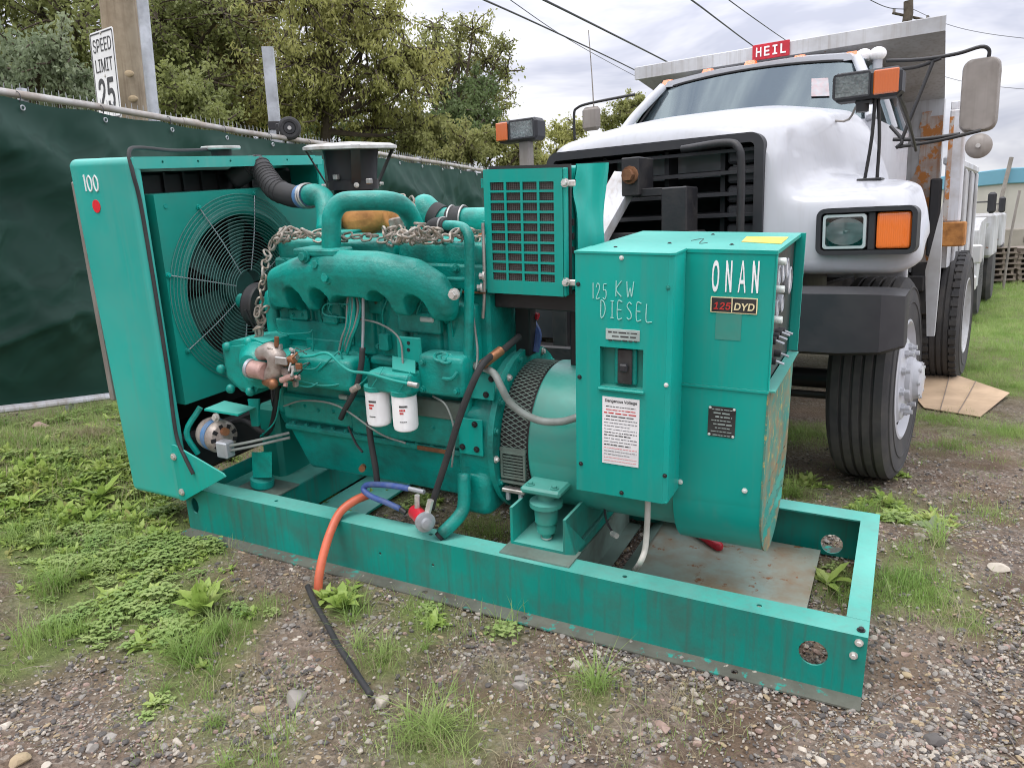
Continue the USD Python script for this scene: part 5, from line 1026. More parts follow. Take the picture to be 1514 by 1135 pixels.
def slab(u0, v0, u1, v1, y, parent, name, bolts, tilt=0):
    a, c = GP(u0, v1, y=y), GP(u1, v0, y=y)
    m = hull([(x, y+yy+(z-a[2])*tilt, z) for x in (a[0], c[0]) for z in (a[2], c[2]) for yy in (0, .008)]); o = obj(name, m, 'teal_panel', parent)
    for u, v in bolts: p = GP(u, v, y=y); obj('bolt', bolt((p[0], y+(p[2]-a[2])*tilt, p[2]), (0, -1, 0), .008, .009), 'black_steel', o)
slab(697, 557, 728, 588, .165, fly, 'inspection_plate', ((723, 562), (718, 584)), .25)
slab(680, 622, 712, 669, .15, fly, 'inspection_plate', ((702, 627), (684, 660), (705, 664)))
obj('vent_ring', lathe([(.24, 0), (.255, 0), (.255, .115), (.24, .115)], (-1.238, GY, GZ), (1, 0, 0), 56), 'core_dark', gen)
lat = []
for fam in (1, -1):
    for k in range(92):
        a0 = k*2*math.pi/92; lat.append(tube([(-1.236+.102*t, GY+.2605*math.cos(a0+fam*.2*t), GZ+.2605*math.sin(a0+fam*.2*t)) for t in (0, .33, .67, 1)], .0019, n=4, k=1, caps=False))
obj('vent_screen', lat, 'grey_teal', gen, smooth=False)
for z0, z1 in ((GZ-.005, GZ+.008), (GZ-.125, GZ-.115)): obj('screen_band', box(-1.236, -1.135, GY-.268, GY-.255, z0, z1), 'grey_teal', gen)
vp = obj('vent_frame', [box(-1.232, -1.135, GY-.272, GY-.262, GZ-.105, GZ-.098), box(-1.232, -1.224, GY-.272, GY-.262, GZ-.098, GZ-.01), box(-1.143, -1.135, GY-.272, GY-.262, GZ-.098, GZ-.01), box(-1.232, -1.135, GY-.272, GY-.262, GZ-.012, GZ-.005)], 'grey_teal', gen)
for k in range(7): obj('slat', box(-1.222, -1.145, GY-.270, GY-.262, GZ-.094+k*.0115, GZ-.089+k*.0115), 'grey_teal', vp)
cb = obj('clamp_bar', box(-1.225, -1.135, GY-.285, GY-.255, GZ-.155, GZ-.140, .003), 'steel', gen)
for x in (-1.205, -1.155): obj('bolt', cyl((x, GY-.272, GZ-.185), (x, GY-.272, GZ-.155), .009, 8), 'galvanised', cb)
barrel = obj('generator_barrel', lathe([(.25, .0), (.262, .004), (.268, .012), (.268, .52), (0, .52)], (-1.130, GY, GZ), (1, 0, 0), 72), 'teal_barrel', gen, smooth=40)
obj('frame_cable', tube([GP(700, 540, y=.2), GP(728, 550, y=.15), GP(741, 572, y=.13), GP(752, 592, y=.14), GP(772, 610, y=.145), GP(800, 622, y=.155), GP(830, 623, y=.16), GP(856, 616, y=.17)], .013, n=10, k=6), 'grey_cable', gen, smooth=True)
obj('oil_pressure_hose', tube([GP(768, 497, y=.34), GP(740, 520, y=.24), GP(718, 533, y=.14), GP(702, 560, y=.10), GP(682, 610, y=.08), GP(660, 680, y=.07), GP(642, 735, y=.06), GP(638, 752, y=.055)], .0125, n=9, k=6), 'black_rubber', gen, smooth=True)
obj('copper_union', cyl(GP(712, 540, y=.14), GP(742, 517, y=.22), .017, 12, bev=.003), 'copper', gen)
obj('rusty_valve', cyl(GP(742, 486, y=.5), GP(782, 481, y=.5), .026, 14, bev=.004), 'rust', gen)
obj('valve_handle', tube([GP(772, 466, y=.49), GP(782, 464, y=.48), GP(796, 468, y=.48)], .014, n=8, k=3), 'red_paint', gen)
obj('valve_stem', cyl(GP(784, 483, y=.5), GP(786, 466, y=.49), .014, 10), 'cast_alloy', gen)
obj('blue_line', tube([GP(788, 478, y=.49), GP(795, 495, y=.48), GP(791, 520, y=.46)], .016, n=9, k=4), 'blue_hose', gen)
# lower pipe end by the flywheel housing
obj('drain_pipe', tube([GP(686, 700, y=.13), GP(686, 745, y=.11), GP(677, 765, y=.08), GP(652, 790, y=.03)], .024, n=12, k=5), 'teal_engine', gen, smooth=True)
obj('pipe_plug', cyl(GP(655, 787, y=.035), GP(648, 794, y=.022), .018, 12), 'dark_void', gen)
# --- mount bracket under the generator
mx0, mx1 = -1.155, -.945
mb = obj('mount_bracket', [box(mx0, mx0+.010, .09, .76, .206, .345), box(mx1-.010, mx1, .09, .76, .206, .335), box(mx0+.0105, mx1-.0105, .09, .76, .206, .216)], 'teal_skid', gen)
obj('pad', box(mx0-.01, mx1+.04, .02, .13, .2005, .206), 'grey_teal', mb); obj('pad', box(mx0-.01, mx1+.04, .72, .83, .2005, .206), 'grey_teal', mb)
obj('gusset', hull([(mx1, y, z) for y, z in ((.09, .206), (.20, .206), (.09, .33))]+[(mx1+.03, y, z) for y, z in ((.10, .206), (.20, .206))]), 'teal_skid', mb)
io = np.array([-1.045, .155, 0])
iso = obj('vibration_isolator', lathe([(0, .225), (.018, .225), (.018, .24), (.032, .245), (.036, .26), (.032, .275), (.040, .285), (.042, .325), (.036, .34), (.058, .345), (.058, .362), (.03, .37), (.03, .40), (0, .40)], io, (0, 0, 1), 24), 'teal_barrel', gen, smooth=30)
obj('foot_plate', box(io[0]-.075, io[0]+.075, .10, .30, .40, .425, .008), 'teal_barrel', iso)
for s in (-.045, .045): obj('bolt', bolt((io[0]+s, .125, .425), (0, 0, 1), .010, .012), 'teal_barrel', iso)
obj('bolt', bolt(io+[0, 0, .225], (0, 0, -1), .014, .014), 'zinc_bolt', iso)
# --- control cabinet over the generator
BX0, BX1, BY, BZ0, BZ1, MY, MX1, MYB = -.888, -.592, .05, .474, 1.237, .19, -.337, .72
cab_ = obj('control_cabinet', [box(BX0, MX1, MY, MY+.004, .825, BZ1-.012), box(BX0, MX1-.012, MYB-.004, MYB, .82, BZ1-.012), box(BX0, BX0+.004, MY+.0045, MYB-.0045, .76, BZ1-.0125)], 'teal_panel', gen)
obj('top_panel', [hull([(x, y, z) for x, y in ((BX0-.004, MY-.002), (MX1+.004, MY-.002), (MX1+.004, MYB+.004), (BX0-.004, MYB+.004)) for z in (BZ1-.012, BZ1-.001)]+[(x, y, BZ1) for x, y in ((BX0+.002, MY+.005), (MX1-.002, MY+.005), (MX1-.002, MYB-.003), (BX0+.002, MYB-.003))])], 'teal_panel', cab_)
obj('side_lip', box(MX1-.002, MX1+.004, MY, MY+.012, .825, BZ1-.0125), 'teal_panel', cab_)
obj('back_flap', box(MX1-.012, MX1+.018, MYB-.008, MYB+.004, .83, BZ1+.0), 'teal_panel', cab_)
top_y = obj('yellow_label', prism(Polygon([tuple(GP(u, v, z=BZ1)[:2]) for u, v in ((1096, 358), (1104, 350), (1166, 351), (1155, 361))]), 'z', BZ1+.0005, BZ1+.0015), 'sticker_yellow', cab_)
for u, v in ((1054, 347), (1082, 362), (990, 360), (910, 366)): p = GP(u, v, z=BZ1); obj('screw', bolt((p[0], p[1], BZ1), (0, 0, 1), .005, .004), 'black_steel', cab_)
obj('pencil_mark', tube([GP(u, v, z=BZ1+.0003) for u, v in ((1022, 356), (1040, 353), (1034, 360), (1046, 359))], .0016, n=4, k=3), 'black_rubber', cab_)
# breaker box standing proud
pz = lambda u, v: (lambda p: (p[0], p[2]))(GP(u, v, y=BY))
rx0, rz1 = pz(887, 512); rx1, rz0 = pz(950, 577)
brk = obj('breaker_box', [prism(sbox(BX0, BZ0, BX1-.014, BZ1-.006).difference(sbox(rx0, rz0, rx1, rz1)), 'y', BY, BY+.004), box(BX0, BX0+.004, BY+.0045, MY-.0005, BZ0, BZ1-.006), box(BX0+.0045, BX1-.002, BY+.0045, MY-.0005, BZ0, BZ0+.004)], 'teal_panel', gen)
obj('bevel_side', [hull([(x, y, z) for x, y in ((BX1-.0138, BY+.0002), (BX1-.0138, BY+.004), (BX1, BY+.012), (BX1, MY-.0005), (BX1-.005, MY-.0005), (BX1-.006, BY+.014)) for z in (BZ0, BZ1-.006)])], 'teal_panel', brk)
obj('box_top', hull([(x, y, z) for x, y in ((BX0-.003, BY-.002), (BX1-.01, BY-.002), (BX1+.003, BY+.012), (BX1+.003, MY-.003), (BX0-.003, MY-.003)) for z in (BZ1-.0055, BZ1+.001)]), 'teal_panel', brk)
obj('recess', [box(rx0-.004, rx1+.004, BY+.030, BY+.034, rz0-.004, rz1+.004), box(rx0-.004, rx0, BY+.0045, BY+.0298, rz0, rz1), box(rx1, rx1+.004, BY+.0045, BY+.0298, rz0, rz1), box(rx0, rx1, BY+.0045, BY+.0298, rz1, rz1+.004), box(rx0, rx1, BY+.0045, BY+.0298, rz0-.004, rz0)], 'teal_shroud', brk)
bx0, bz1 = pz(911, 517); bx1, bz0 = pz(932, 571)
bk = obj('circuit_breaker', box(bx0-.012, bx1+.012, BY+.02, BY+.0295, bz0-.002, bz1+.002, .003), 'teal_engine', brk)
obj('breaker_slot', box(bx0, bx1, BY+.012, BY+.0198, bz0, bz1, .003), 'label_black', bk)
obj('breaker_handle', box(bx0+.010, bx1-.010, BY-.006, BY+.0118, (bz0+bz1)/2-.012, (bz0+bz1)/2+.012, .004), 'black_plastic', bk)
obj('sill', box(rx0-.004, rx1+.006, BY-.010, BY-.0005, rz0-.010, rz0-.002, .002), 'teal_panel', brk)
tx0, tz1 = pz(896, 485); tx1, tz0 = pz(946, 505)
tg_ = obj('brass_tag', box(tx0, tx1, BY-.0025, BY-.0004, tz0, tz1, .0006), 'label_grey', brk)
def scribble(x0, x1, z, h, mat, parent, y, seed, gap=.25, name='small_print'):
    r = np.random.default_rng(seed); ms, x = [], x0
    while x < x1:
        w = r.uniform(1.2, 4.5)*h; e = min(x+w, x1); 
        if e-x > h*.5: ms.append(box(x, e, y-.0006, y, z-h*.4*r.uniform(.6, 1), z+h*.4*r.uniform(.6, 1)))
        x = e+h*r.uniform(.4, .9)
    if ms: obj(name, ms, mat, parent)
for k in range(3): scribble(tx0+.008+.012*(k == 1), tx1-.008, tz1-.010-.012*k, .006, 'label_black', tg_, BY-.0026, 400+k)
lx0, lz1 = pz(891, 585); lx1, lz0 = pz(944, 691)
lb = obj('warning_label', box(lx0, lx1, BY-.0022, BY-.0004, lz0, lz1), 'label_white', brk)
m = text('Dangerous Voltage', .0085, (lx0+.008, BY-.0023, lz1-.016), depth=.0006, bold=True); sxx = (lx1-lx0-.016)/(m.bounds[1, 0]-m.bounds[0, 0]); m.vertices[:, 0] = lx0+.008+(m.vertices[:, 0]-lx0-.008)*sxx
obj('lettering', m, 'ink_black', lb)
zz = lz1-.03
for k, (mt, h) in enumerate([('ink_black', .003), ('ink_red', .004), ('ink_red', .006), ('ink_black', .005), ('ink_black', .003), ('ink_grey', .0035), ('ink_grey', .0035), ('ink_grey', .003), ('ink_black', .0035), ('ink_black', .0045), ('ink_grey', .004), ('ink_grey', .0035), ('ink_black', .0045), ('ink_pale_red', .003), ('ink_grey', .003), ('ink_grey', .003), ('ink_pale_red', .0025), ('ink_pale_red', .0025)]):
    a, b = (lx0+.012, lx1-.012) if k in (0, 1, 3) else (lx0+.006, lx1-.006-.02*(k % 3 == 0))
    scribble(a, b, zz, h, mt, lb, BY-.0023, 500+k); zz -= .0105 if k != 8 else .009
qx, qz = pz(874, 441); obj('chalk_writing', cat([chalk('125', .045, (qx, BY-.001, qz), (1, 0, 0), (0, 0, 1), .0015, .46, .42), chalk('KW', .046, (pz(910, 438)[0], BY-.001, pz(910, 438)[1]), (1, 0, -.02), (0, 0, 1), .0015, .75, .65), chalk('DIESEL', .050, (pz(888, 468)[0], BY-.001, pz(888, 468)[1]), (1, 0, -.03), (0, 0, 1), .0015, .58, .50)]), 'chalk_white', brk)
for u, v, mt in ((919, 381, 'screw_white'), (985, 569, 'screw_white'), (988, 425, 'teal_shroud'), (857, 557, 'black_steel'), (855, 420, 'black_steel'), (859, 685, 'black_steel'), (983, 703, 'black_steel'), (919, 728, 'black_steel')):
    p = GP(u, v, y=BY); obj('screw', bolt((p[0], BY, p[2]), (0, -1, 0), .0048, .005), mt, brk)
# lettering on the main panel
mz = lambda u, v: (lambda p: (p[0], p[2]))(GP(u, v, y=MY))
for ch, u0, u1 in (('O', 1052, 1064), ('N', 1072, 1083), ('A', 1091, 1104), ('N', 1111, 1123)):
    a, b = mz(u0, 431+(u0-1052)*.035), mz(u1, 396)
    m = text(ch, .075, (0, 0, 0), depth=.002, bold=(ch != 'A')); bb = m.bounds; w_, h_ = bb[1, 0]-bb[0, 0], bb[1, 2]-bb[0, 2]
    v_ = m.vertices; v_[:, 0] = a[0]+(v_[:, 0]-bb[0, 0])*(b[0]-a[0])/w_; v_[:, 2] = a[1]+(v_[:, 2]-bb[0, 2])*.092/h_; v_[:, 1] += MY-.0003; m.vertices = v_
    obj('letter', m, 'letter_white', cab_)
a, b = mz(1052, 459), mz(1119, 444)
bd_ = obj('badge', box(a[0], b[0], MY-.003, MY-.0004, a[1]-.002, b[1]+.003, .0008), 'label_black', cab_)
obj('badge_border', [box(a[0]-.003, b[0]+.003, MY-.0022, MY-.0003, z-.0015, z+.0015) for z in (a[1]-.003, b[1]+.004)]+[box(x-.0015, x+.0015, MY-.0034, MY-.0003, a[1]-.0012, b[1]+.0022) for x in (a[0]-.0015, b[0]+.0015, (a[0]+b[0])/2-.005)], 'letter_cream', bd_)
for s, mt, f0_, f1_ in (('125', 'ink_red', .05, .42), ('DYD', 'letter_cream', .51, .95)):
    m = text(s, .02, (0, 0, 0), depth=.0012, bold=True); bb = m.bounds; v_ = m.vertices; W_b = b[0]-a[0]
    v_[:, 0] = a[0]+W_b*f0_+(v_[:, 0]-bb[0, 0])*W_b*(f1_-f0_)/(bb[1, 0]-bb[0, 0])+.15*(v_[:, 2]); v_[:, 2] += a[1]+.006; v_[:, 1] += MY-.0031; m.vertices = v_
    obj('lettering', m, mt, bd_)
g0, g1 = mz(1057, 501), mz(1097, 464); obj('faded_label', box(g0[0], g1[0], MY-.0012, MY-.0003, g0[1], g1[1]), 'teal_barrel', cab_)
# U shaped lower cover, its name plate, its rusty louvred end
RU, CYu, CZu = (MYB-MY)/2, (MYB+MY)/2, .47
arc = [(CYu-RU*math.cos(t), CZu-RU*math.sin(t)) for t in np.linspace(0, math.pi, 26)]
outer = Polygon([(MY, .820)]+arc+[(MYB, .820)]); inner = outer.buffer(-.005)
ux0 = -.61
low = obj('lower_cover', [prism(outer.difference(sbox(MY+.006, .60, MYB-.006, .9)).difference(inner), 'x', ux0, MX1+.0)], 'teal_panel', gen, smooth=20)
obj('seam_lip', box(ux0, MX1+.004, MY-.004, MY-.0003, .817, .8245), 'teal_panel', low)
obj('cover_ledge', box(MX1-.012, MX1+.022, MY+.001, MYB-.001, .8205, .8255), 'teal_barrel', low)
obj('left_plate', prism(inner.buffer(-.0005), 'x', ux0+.002, ux0+.006), 'teal_shroud', low)
endp = outer.buffer(.003)
slots = [sbox(CYu-.20, .30+.075*k, CYu+.20, .345+.075*k) for k in range(3)]
ep = endp
for s in slots: ep = ep.difference(s)
obj('end_plate', prism(ep, 'x', MX1+.0005, MX1+.006), 'rusty_plate', low)
for k in range(3):
    for j in range(5):
        yy = CYu-.19+j*.08
        obj('louvre', hull([(MX1+.002, yy, .30+.075*k), (MX1+.002, yy, .345+.075*k), (MX1+.010, yy+.05, .30+.075*k), (MX1+.010, yy+.05, .345+.075*k), (MX1+.002, yy+.012, .30+.075*k), (MX1+.002, yy+.012, .345+.075*k)]), 'teal_barrel' if k < 2 else 'rusty_plate', low)
obj('rotor_end', cyl((MX1-.08, CYu, CZu), (MX1-.01, CYu, CZu), .2, 32), 'core_dark', low)
for u, v in ((1101, 725), (1006, 712)): p = GP(u, v, y=MY); obj('screw', bolt((p[0], MY, p[2]), (0, -1, 0), .006, .006), 'screw_white', low)
nx0, nz1 = mz(1048, 599); nx1, nz0 = mz(1086, 648)
npl = obj('name_plate', prism(sbox(nx0, nz0, nx1, nz1).buffer(-.006).buffer(.006), 'y', MY-.0022, MY-.0004), 'label_black', low)
for k in range(8):
    zq = nz1-.009-k*(nz1-nz0-.014)/7
    scribble(nx0+.010+.006*(k % 3), nx1-.010-.004*(k % 2), zq, .0055 if k in (1, 2, 4) else .004, 'label_grey', npl, MY-.0023, 600+k)
for x in (nx0+.005, nx1-.005):
    for z in (nz0+.005, nz1-.005): obj('rivet', bolt((x, MY-.002, z), (0, -1, 0), .003, .002), 'screw_white', npl)
# control panel with instruments, set back in the end of the cabinet
cp = obj('control_panel', box(MX1-.022, MX1-.016, MY+.013, MYB-.013, .826, BZ1-.013), 'label_black', gen)
for k, (y_, z_, r_) in enumerate(((.29, 1.15, .032), (.38, 1.15, .032), (.47, 1.15, .032), (.30, 1.05, .028), (.40, 1.05, .028), (.55, 1.10, .045))):
    go = obj('gauge', lathe([(0, 0), (r_, 0), (r_, .014), (r_*.85, .016), (r_*.85, .010), (0, .010)], (MX1-.016, y_, z_), (1, 0, 0), 20), 'galvanised', cp); obj('dial', cyl((MX1-.0055, y_, z_), (MX1-.0045, y_, z_), r_*.82, 20), 'label_white', go)
for y_, z_ in ((.27, .96), (.33, .96), (.39, .96), (.46, .95), (.30, .89), (.40, .89)):
    so = obj('switch', cyl((MX1-.016, y_, z_), (MX1+.004, y_, z_), .012, 12), 'black_plastic', cp); obj('toggle', cyl((MX1+.004, y_, z_), (MX1+.028, y_, z_-.008), .004, 8), 'galvanised', so)
for y_, z_ in ((.24, 1.20), (.24, 1.12), (.24, 1.03)): obj('knob', cyl((MX1-.016, y_, z_), (MX1+.022, y_, z_), .011, 12, bev=.002), 'screw_white', cp)
# --- box with the cell grille
AX0, AX1, AY, AZ0, AZ1, AYB = -1.298, -1.000, .25, 1.062, 1.478, .545
abx = obj('intake_box', [box(AX0+.012, AX1-.0, AY+.040, AYB, AZ0+.01, AZ1, .006)], 'teal_panel', gen)
obj('seal', box(AX0+.006, AX1+.004, AY+.028, AY+.0395, AZ0+.004, AZ1+.006), 'black_rubber', abx)
gx0, gx1, gz0, gz1 = AX0+.020, AX1-.038, AZ0+.042, AZ1-.042
door = sbox(AX0, AZ0, AX1-.012, AZ1-.004); nx_, nz_ = 4, 10; cw, chh = (gx1-gx0)/nx_, (gz1-gz0)/nz_
for i in range(nx_):
    for j in range(nz_): door = door.difference(sbox(gx0+i*cw+.0042, gz0+j*chh+.0036, gx0+(i+1)*cw-.0042, gz0+(j+1)*chh-.0036))
dr = obj('grille_door', [prism(door, 'y', AY, AY+.004), box(AX1-.0115, AX1-.002, AY+.001, AY+.028, AZ0, AZ1-.004, .003)], 'teal_panel', abx)
obj('filter_screen', [box(gx0-.004, gx1+.004, AY+.012, AY+.016, gz0-.004, gz1+.004)]+[box(gx0, gx1, AY+.0085, AY+.0115, z-.0009, z+.0009) for z in np.arange(gz0, gz1, .0065)]+[box(x-.0009, x+.0009, AY+.007, AY+.0084, gz0, gz1) for x in np.arange(gx0, gx1, .0075)], 'stone_dark', abx)
for u, v in ((834, 270), (835, 415)): p = GP(u, v, y=AY+.03); obj('catch', [bolt((AX1-.004, AY+.006, p[2]), (0, -1, .1), .010, .016), box(AX1-.012, AX1+.03, AY+.005, AY+.012, p[2]-.012, p[2]+.008, .003)], 'zinc_bolt', dr)
for z in (1.43, 1.29, 1.13): obj('hinge', cyl((AX0-.006, AY+.01, z-.015), (AX0-.006, AY+.01, z+.015), .008, 10), 'teal_engine', dr)
# dented side cover of the box
ny_, nzz = 14, 24; yy_, zz_ = np.meshgrid(np.linspace(AY+.045, AYB+.02, ny_), np.linspace(AZ0+.02, AZ1+.006, nzz))
dent = .022*np.exp(-(((yy_-.33)/.06)**2+((zz_-1.40)/.05)**2)) + .012*np.exp(-(((yy_-.42)/.05)**2+((zz_-1.33)/.05)**2)) - .02*np.exp(-(((yy_-.50)/.025)**2))*np.clip((zz_-AZ0)/.25, 0, 1)+.010*np.sin((zz_-1.0)*14+yy_*18)*np.clip((yy_-.3)*6, 0, 1)
I = np.arange(ny_*nzz).reshape(nzz, ny_); q = np.stack([I[:-1, :-1], I[:-1, 1:], I[1:, 1:], I[1:, :-1]], -1).reshape(-1, 4)
dv = np.c_[(AX1+.022-dent).ravel(), yy_.ravel(), zz_.ravel()]; dv2 = dv-[.004, 0, 0]
obj('side_cover', trimesh.util.concatenate([trimesh.Trimesh(dv, np.vstack([q[:, :3], q[:, [0, 2, 3]]]), process=False), trimesh.Trimesh(dv2, np.vstack([q[:, [2, 1, 0]], q[:, [3, 2, 0]]]), process=False)]), 'teal_panel', abx, smooth=50, label='dented side cover')
p = GP(849, 268, x=AX1+.02); obj('rivet', cyl((AX1+.012, p[1], p[2]), (AX1+.024, p[1], p[2]), .006, 10), 'dark_void', abx)
obj('slot_strip', [box(AX1+.002, AX1+.010, AY+.040, AY+.046, z, z+.022) for z in (1.29, 1.245, 1.20)], 'dark_void', abx)
obj('support_rail', [box(AX0, AX1+.02, AY+.05, AY+.10, AZ0-.06, AZ0+.009, .004)], 'black_steel', abx)
obj('support_leg', box(-1.28, -1.22, .42, .48, .80, AZ0-.061, .004), 'black_steel', abx); obj('support_leg', box(-1.06, -1.0, .42, .48, .78, AZ0-.061, .004), 'black_steel', abx)
obj('support_plate', box(-1.29, -.99, .36, .50, AZ0-.0595, AZ0-.05), 'black_steel', abx)
for u, v in ((717, 408), (714, 425)): p = GP(u, v, y=.24); obj('bolt', bolt(p, (-1, -.3, 0), .012, .02), 'zinc_bolt', abx)
obj('stay_rod', tube([GP(714, 330, y=.24), GP(716, 400, y=.24), GP(716, 440, y=.24), GP(714, 470, y=.25)], .006, n=6, k=2), 'steel', gen)
# --- cables and hoses
ce = XR1+.008
obj('frame_cable', tube([(-2.80, .50, ZR1+.03), (-2.79, .30, ZR1+.025), (-2.75, .10, ZR1+.035), (-2.69, .0, ZR1+.02), (-2.66, -.022, ZR1-.06), (ce-.006, -.012, 1.40), (ce-.006, -.008, 1.2), (ce-.002, -.01, .95), (ce-.006, -.008, .7), (ce-.002, -.018, .45), (-2.60, -.036, .36), (-2.565, -.037, .29)], .0078, n=8, k=6), 'black_rubber', gen, smooth=True)
orr = obj('drain_hose', tube([GP(545, 731, y=.13), GP(524, 740, y=.08), GP(503, 757, y=.02), GP(489, 785, y=-.05), GP(478, 820, y=-.11), GP(472, 850, y=-.15), GP(470, 876, y=-.17)], .0165, n=12, k=6), 'orange_hose', gen, smooth=True, label='orange hose hanging over the skid rail')
e0 = GP(470, 876, y=-.17); obj('hose_fitting', cyl(e0, e0+[.004, -.005, -.028], .013, 10), 'steel', orr)
rv = GP(620, 764, y=.02)
va = np.array(GP(634, 777, y=-.03))-np.array(GP(613, 755, y=.05)); va /= np.linalg.norm(va)
vo = GP(613, 755, y=.05)
vlv = obj('shutoff_valve', lathe([(0, 0), (.024, 0), (.027, .006), (.027, .095), (0, .095)], vo, va, 24), 'red_paint', gen)
obj('valve_cap', lathe([(0, .095), (.036, .095), (.036, .112), (.022, .116), (.020, .128), (.008, .132), (0, .132)], vo, va, 28), 'galvanised', vlv)
obj('nipple', cyl(vo+va*.03+[0, 0, .02], vo+va*.03+[.004, 0, .075], .010, 10), 'zinc_bolt', vlv); obj('nipple', cyl(vo+va*.075+[.02, 0, .012], vo+va*.075+[.035, .01, .075], .012, 8), 'zinc_bolt', vlv)
obj('valve_label', box(-.0, .001, 0, .001, 0, .001), 'letter_white', vlv) if False else None
bl = obj('fuel_hose', tube([GP(592, 752, y=.06), GP(570, 742, y=.06), GP(552, 735, y=.07), GP(540, 727, y=.08), GP(538, 721, y=.09), GP(546, 716, y=.09), GP(575, 717, y=.07), GP(605, 722, y=.06)], .0115, n=10, k=6), 'blue_hose', gen, smooth=True)
obj('hose_fitting', cyl(GP(605, 722, y=.06), GP(627, 727, y=.055), .009, 10), 'galvanised', bl); obj('hose_fitting', cyl(GP(592, 752, y=.06), GP(600, 758, y=.06), .011, 10), 'black_steel', bl)
obj('power_cord', tube([GP(958, 738, y=.16), GP(957, 770, y=.14), GP(954, 810, y=.13), GP(946, 832, y=.12), GP(938, 842, z=.04)], .010, n=9, k=6), 'white_cord', gen, smooth=True)
obj('ground_wire', tube([GP(893, 745, y=.3), GP(897, 770, y=.26), GP(908, 790, y=.22)], .004, n=6, k=4), 'black_rubber', gen)
obj('wire_lug', cyl(GP(905, 788, y=.22), GP(912, 792, y=.2), .01, 8), 'zinc_bolt', gen)

# ================================================================== loose things on and by the generator
rh_ = thing('plastic_handle', 'red plastic handle lying on the rusty deck plate under the control cabinet', 'handle', matrix=GX)
ra, rb = GP(1028, 787, z=.055), GP(1062, 807, z=.05)
obj('grip', soften(chain_hull([ra, ra*.5+rb*.5, rb], [.010, .015, .020], 14), .01, 3), 'red_paint', rh_, smooth=True)
obj('shank', cyl(ra, ra+(ra-rb)*.55, .007, 8), 'steel', rh_)
cg_ = [GP(u, v, z=.012) for u, v in ((455, 868), (466, 893), (484, 925), (500, 955), (520, 985), (534, 1007), (548, 1028))]
cdo = obj('cord', tube([g2w(p)+[0, 0, .004] for p in cg_], .0105, n=8, k=6, flat=None), 'black_rubber', None, smooth=True, label='flat black rubber cord lying on the gravel below the orange hose', category='cord')
# chain of steel links lying over the engine
def link_mesh(L=.042, w=.027, r=.0044):
    t = np.linspace(0, 2*math.pi, 16, endpoint=False); s = L/2-w/2
    pts = [(s*np.sign(math.cos(a))*(abs(math.cos(a)) > 1e-6)+w/2*math.cos(a), w/2*math.sin(a), 0) for a in t]
    return tube(pts, r, n=6, k=1, closed=True)
LM = link_mesh()
chain = thing('chain', 'rusty steel chain draped over the top of the engine and hanging down its front', 'chain', matrix=GX)
def lay(path, step=.031, jit=.12, wob=.006):
    P = spline([np.asarray(p) for p in path], 10); d = np.r_[0, np.cumsum(np.linalg.norm(np.diff(P, axis=0), axis=1))]; k = 0
    for s in np.arange(0, d[-1], step):
        p = np.array([np.interp(s, d, P[:, i]) for i in range(3)]); q = np.array([np.interp(min(s+.01, d[-1]), d, P[:, i]) for i in range(3)]); o = np.array([np.interp(max(s-.01, 0), d, P[:, i]) for i in range(3)])
        a, b, t = frame_of(q-o+1e-6); ang = (k % 2)*math.pi/2+.7+rng.normal(0, jit*2)
        ay = a*math.cos(ang)+b*math.sin(ang); az = np.cross(t, ay); tt = t+rng.normal(0, jit, 3); tt /= np.linalg.norm(tt); ay = np.cross(az, tt); ay /= np.linalg.norm(ay); az = np.cross(tt, ay)
        obj('link', place(LM, tt, ay, az, p+rng.normal(0, wob, 3)), 'chain_steel', chain, smooth=60); k += 1
ZT = 1.245
def on(u, v, dz=0.0, y=None): p = GP(u, v, z=ZT+dz) if y is None else GP(u, v, y=y); return p
lay([on(712, 352), on(668, 352), on(630, 356), on(580, 352), on(540, 352), on(510, 352), on(470, 350), on(440, 344, .015), on(418, 346, .01), on(404, 358, y=.235), on(397, 380, y=.19), on(391, 402, y=.13), on(388, 428, y=.13), on(384, 452, y=.13), on(383, 476, y=.12), on(386, 492, y=.12)])
lay([on(480, 345, .02), on(450, 350, .01), on(425, 341, .035), on(411, 350, .02), on(420, 356, .0), on(445, 345, .03), on(465, 352, .01)], jit=.2)
lay([on(600, 292, y=.42), on(608, 305, y=.38), on(613, 322, y=.36), on(606, 338, .02), on(625, 347, .02), on(650, 344, .035), on(600, 350, .03), on(570, 347, .02), on(585, 338, .05)], jit=.25)
lay([on(705, 346, .01), on(680, 343, .03), on(655, 352, .02), on(628, 341, .05), on(600, 347, .05), on(620, 354, .01)], jit=.25)
lay([on(390, 455, y=.115), on(381, 465, y=.11), on(390, 478, y=.115), on(380, 485, y=.11)], jit=.3)
hk = on(384, 494, y=.115); obj('hook', tube([hk+[0, 0, .03], hk, hk+[-.022, 0, -.02], hk+[-.012, 0, -.05], hk+[.015, 0, -.048], hk+[.022, 0, -.025]], [.009, .009, .01, .011, .009, .005], n=8, k=5), 'chain_steel', chain, smooth=True)

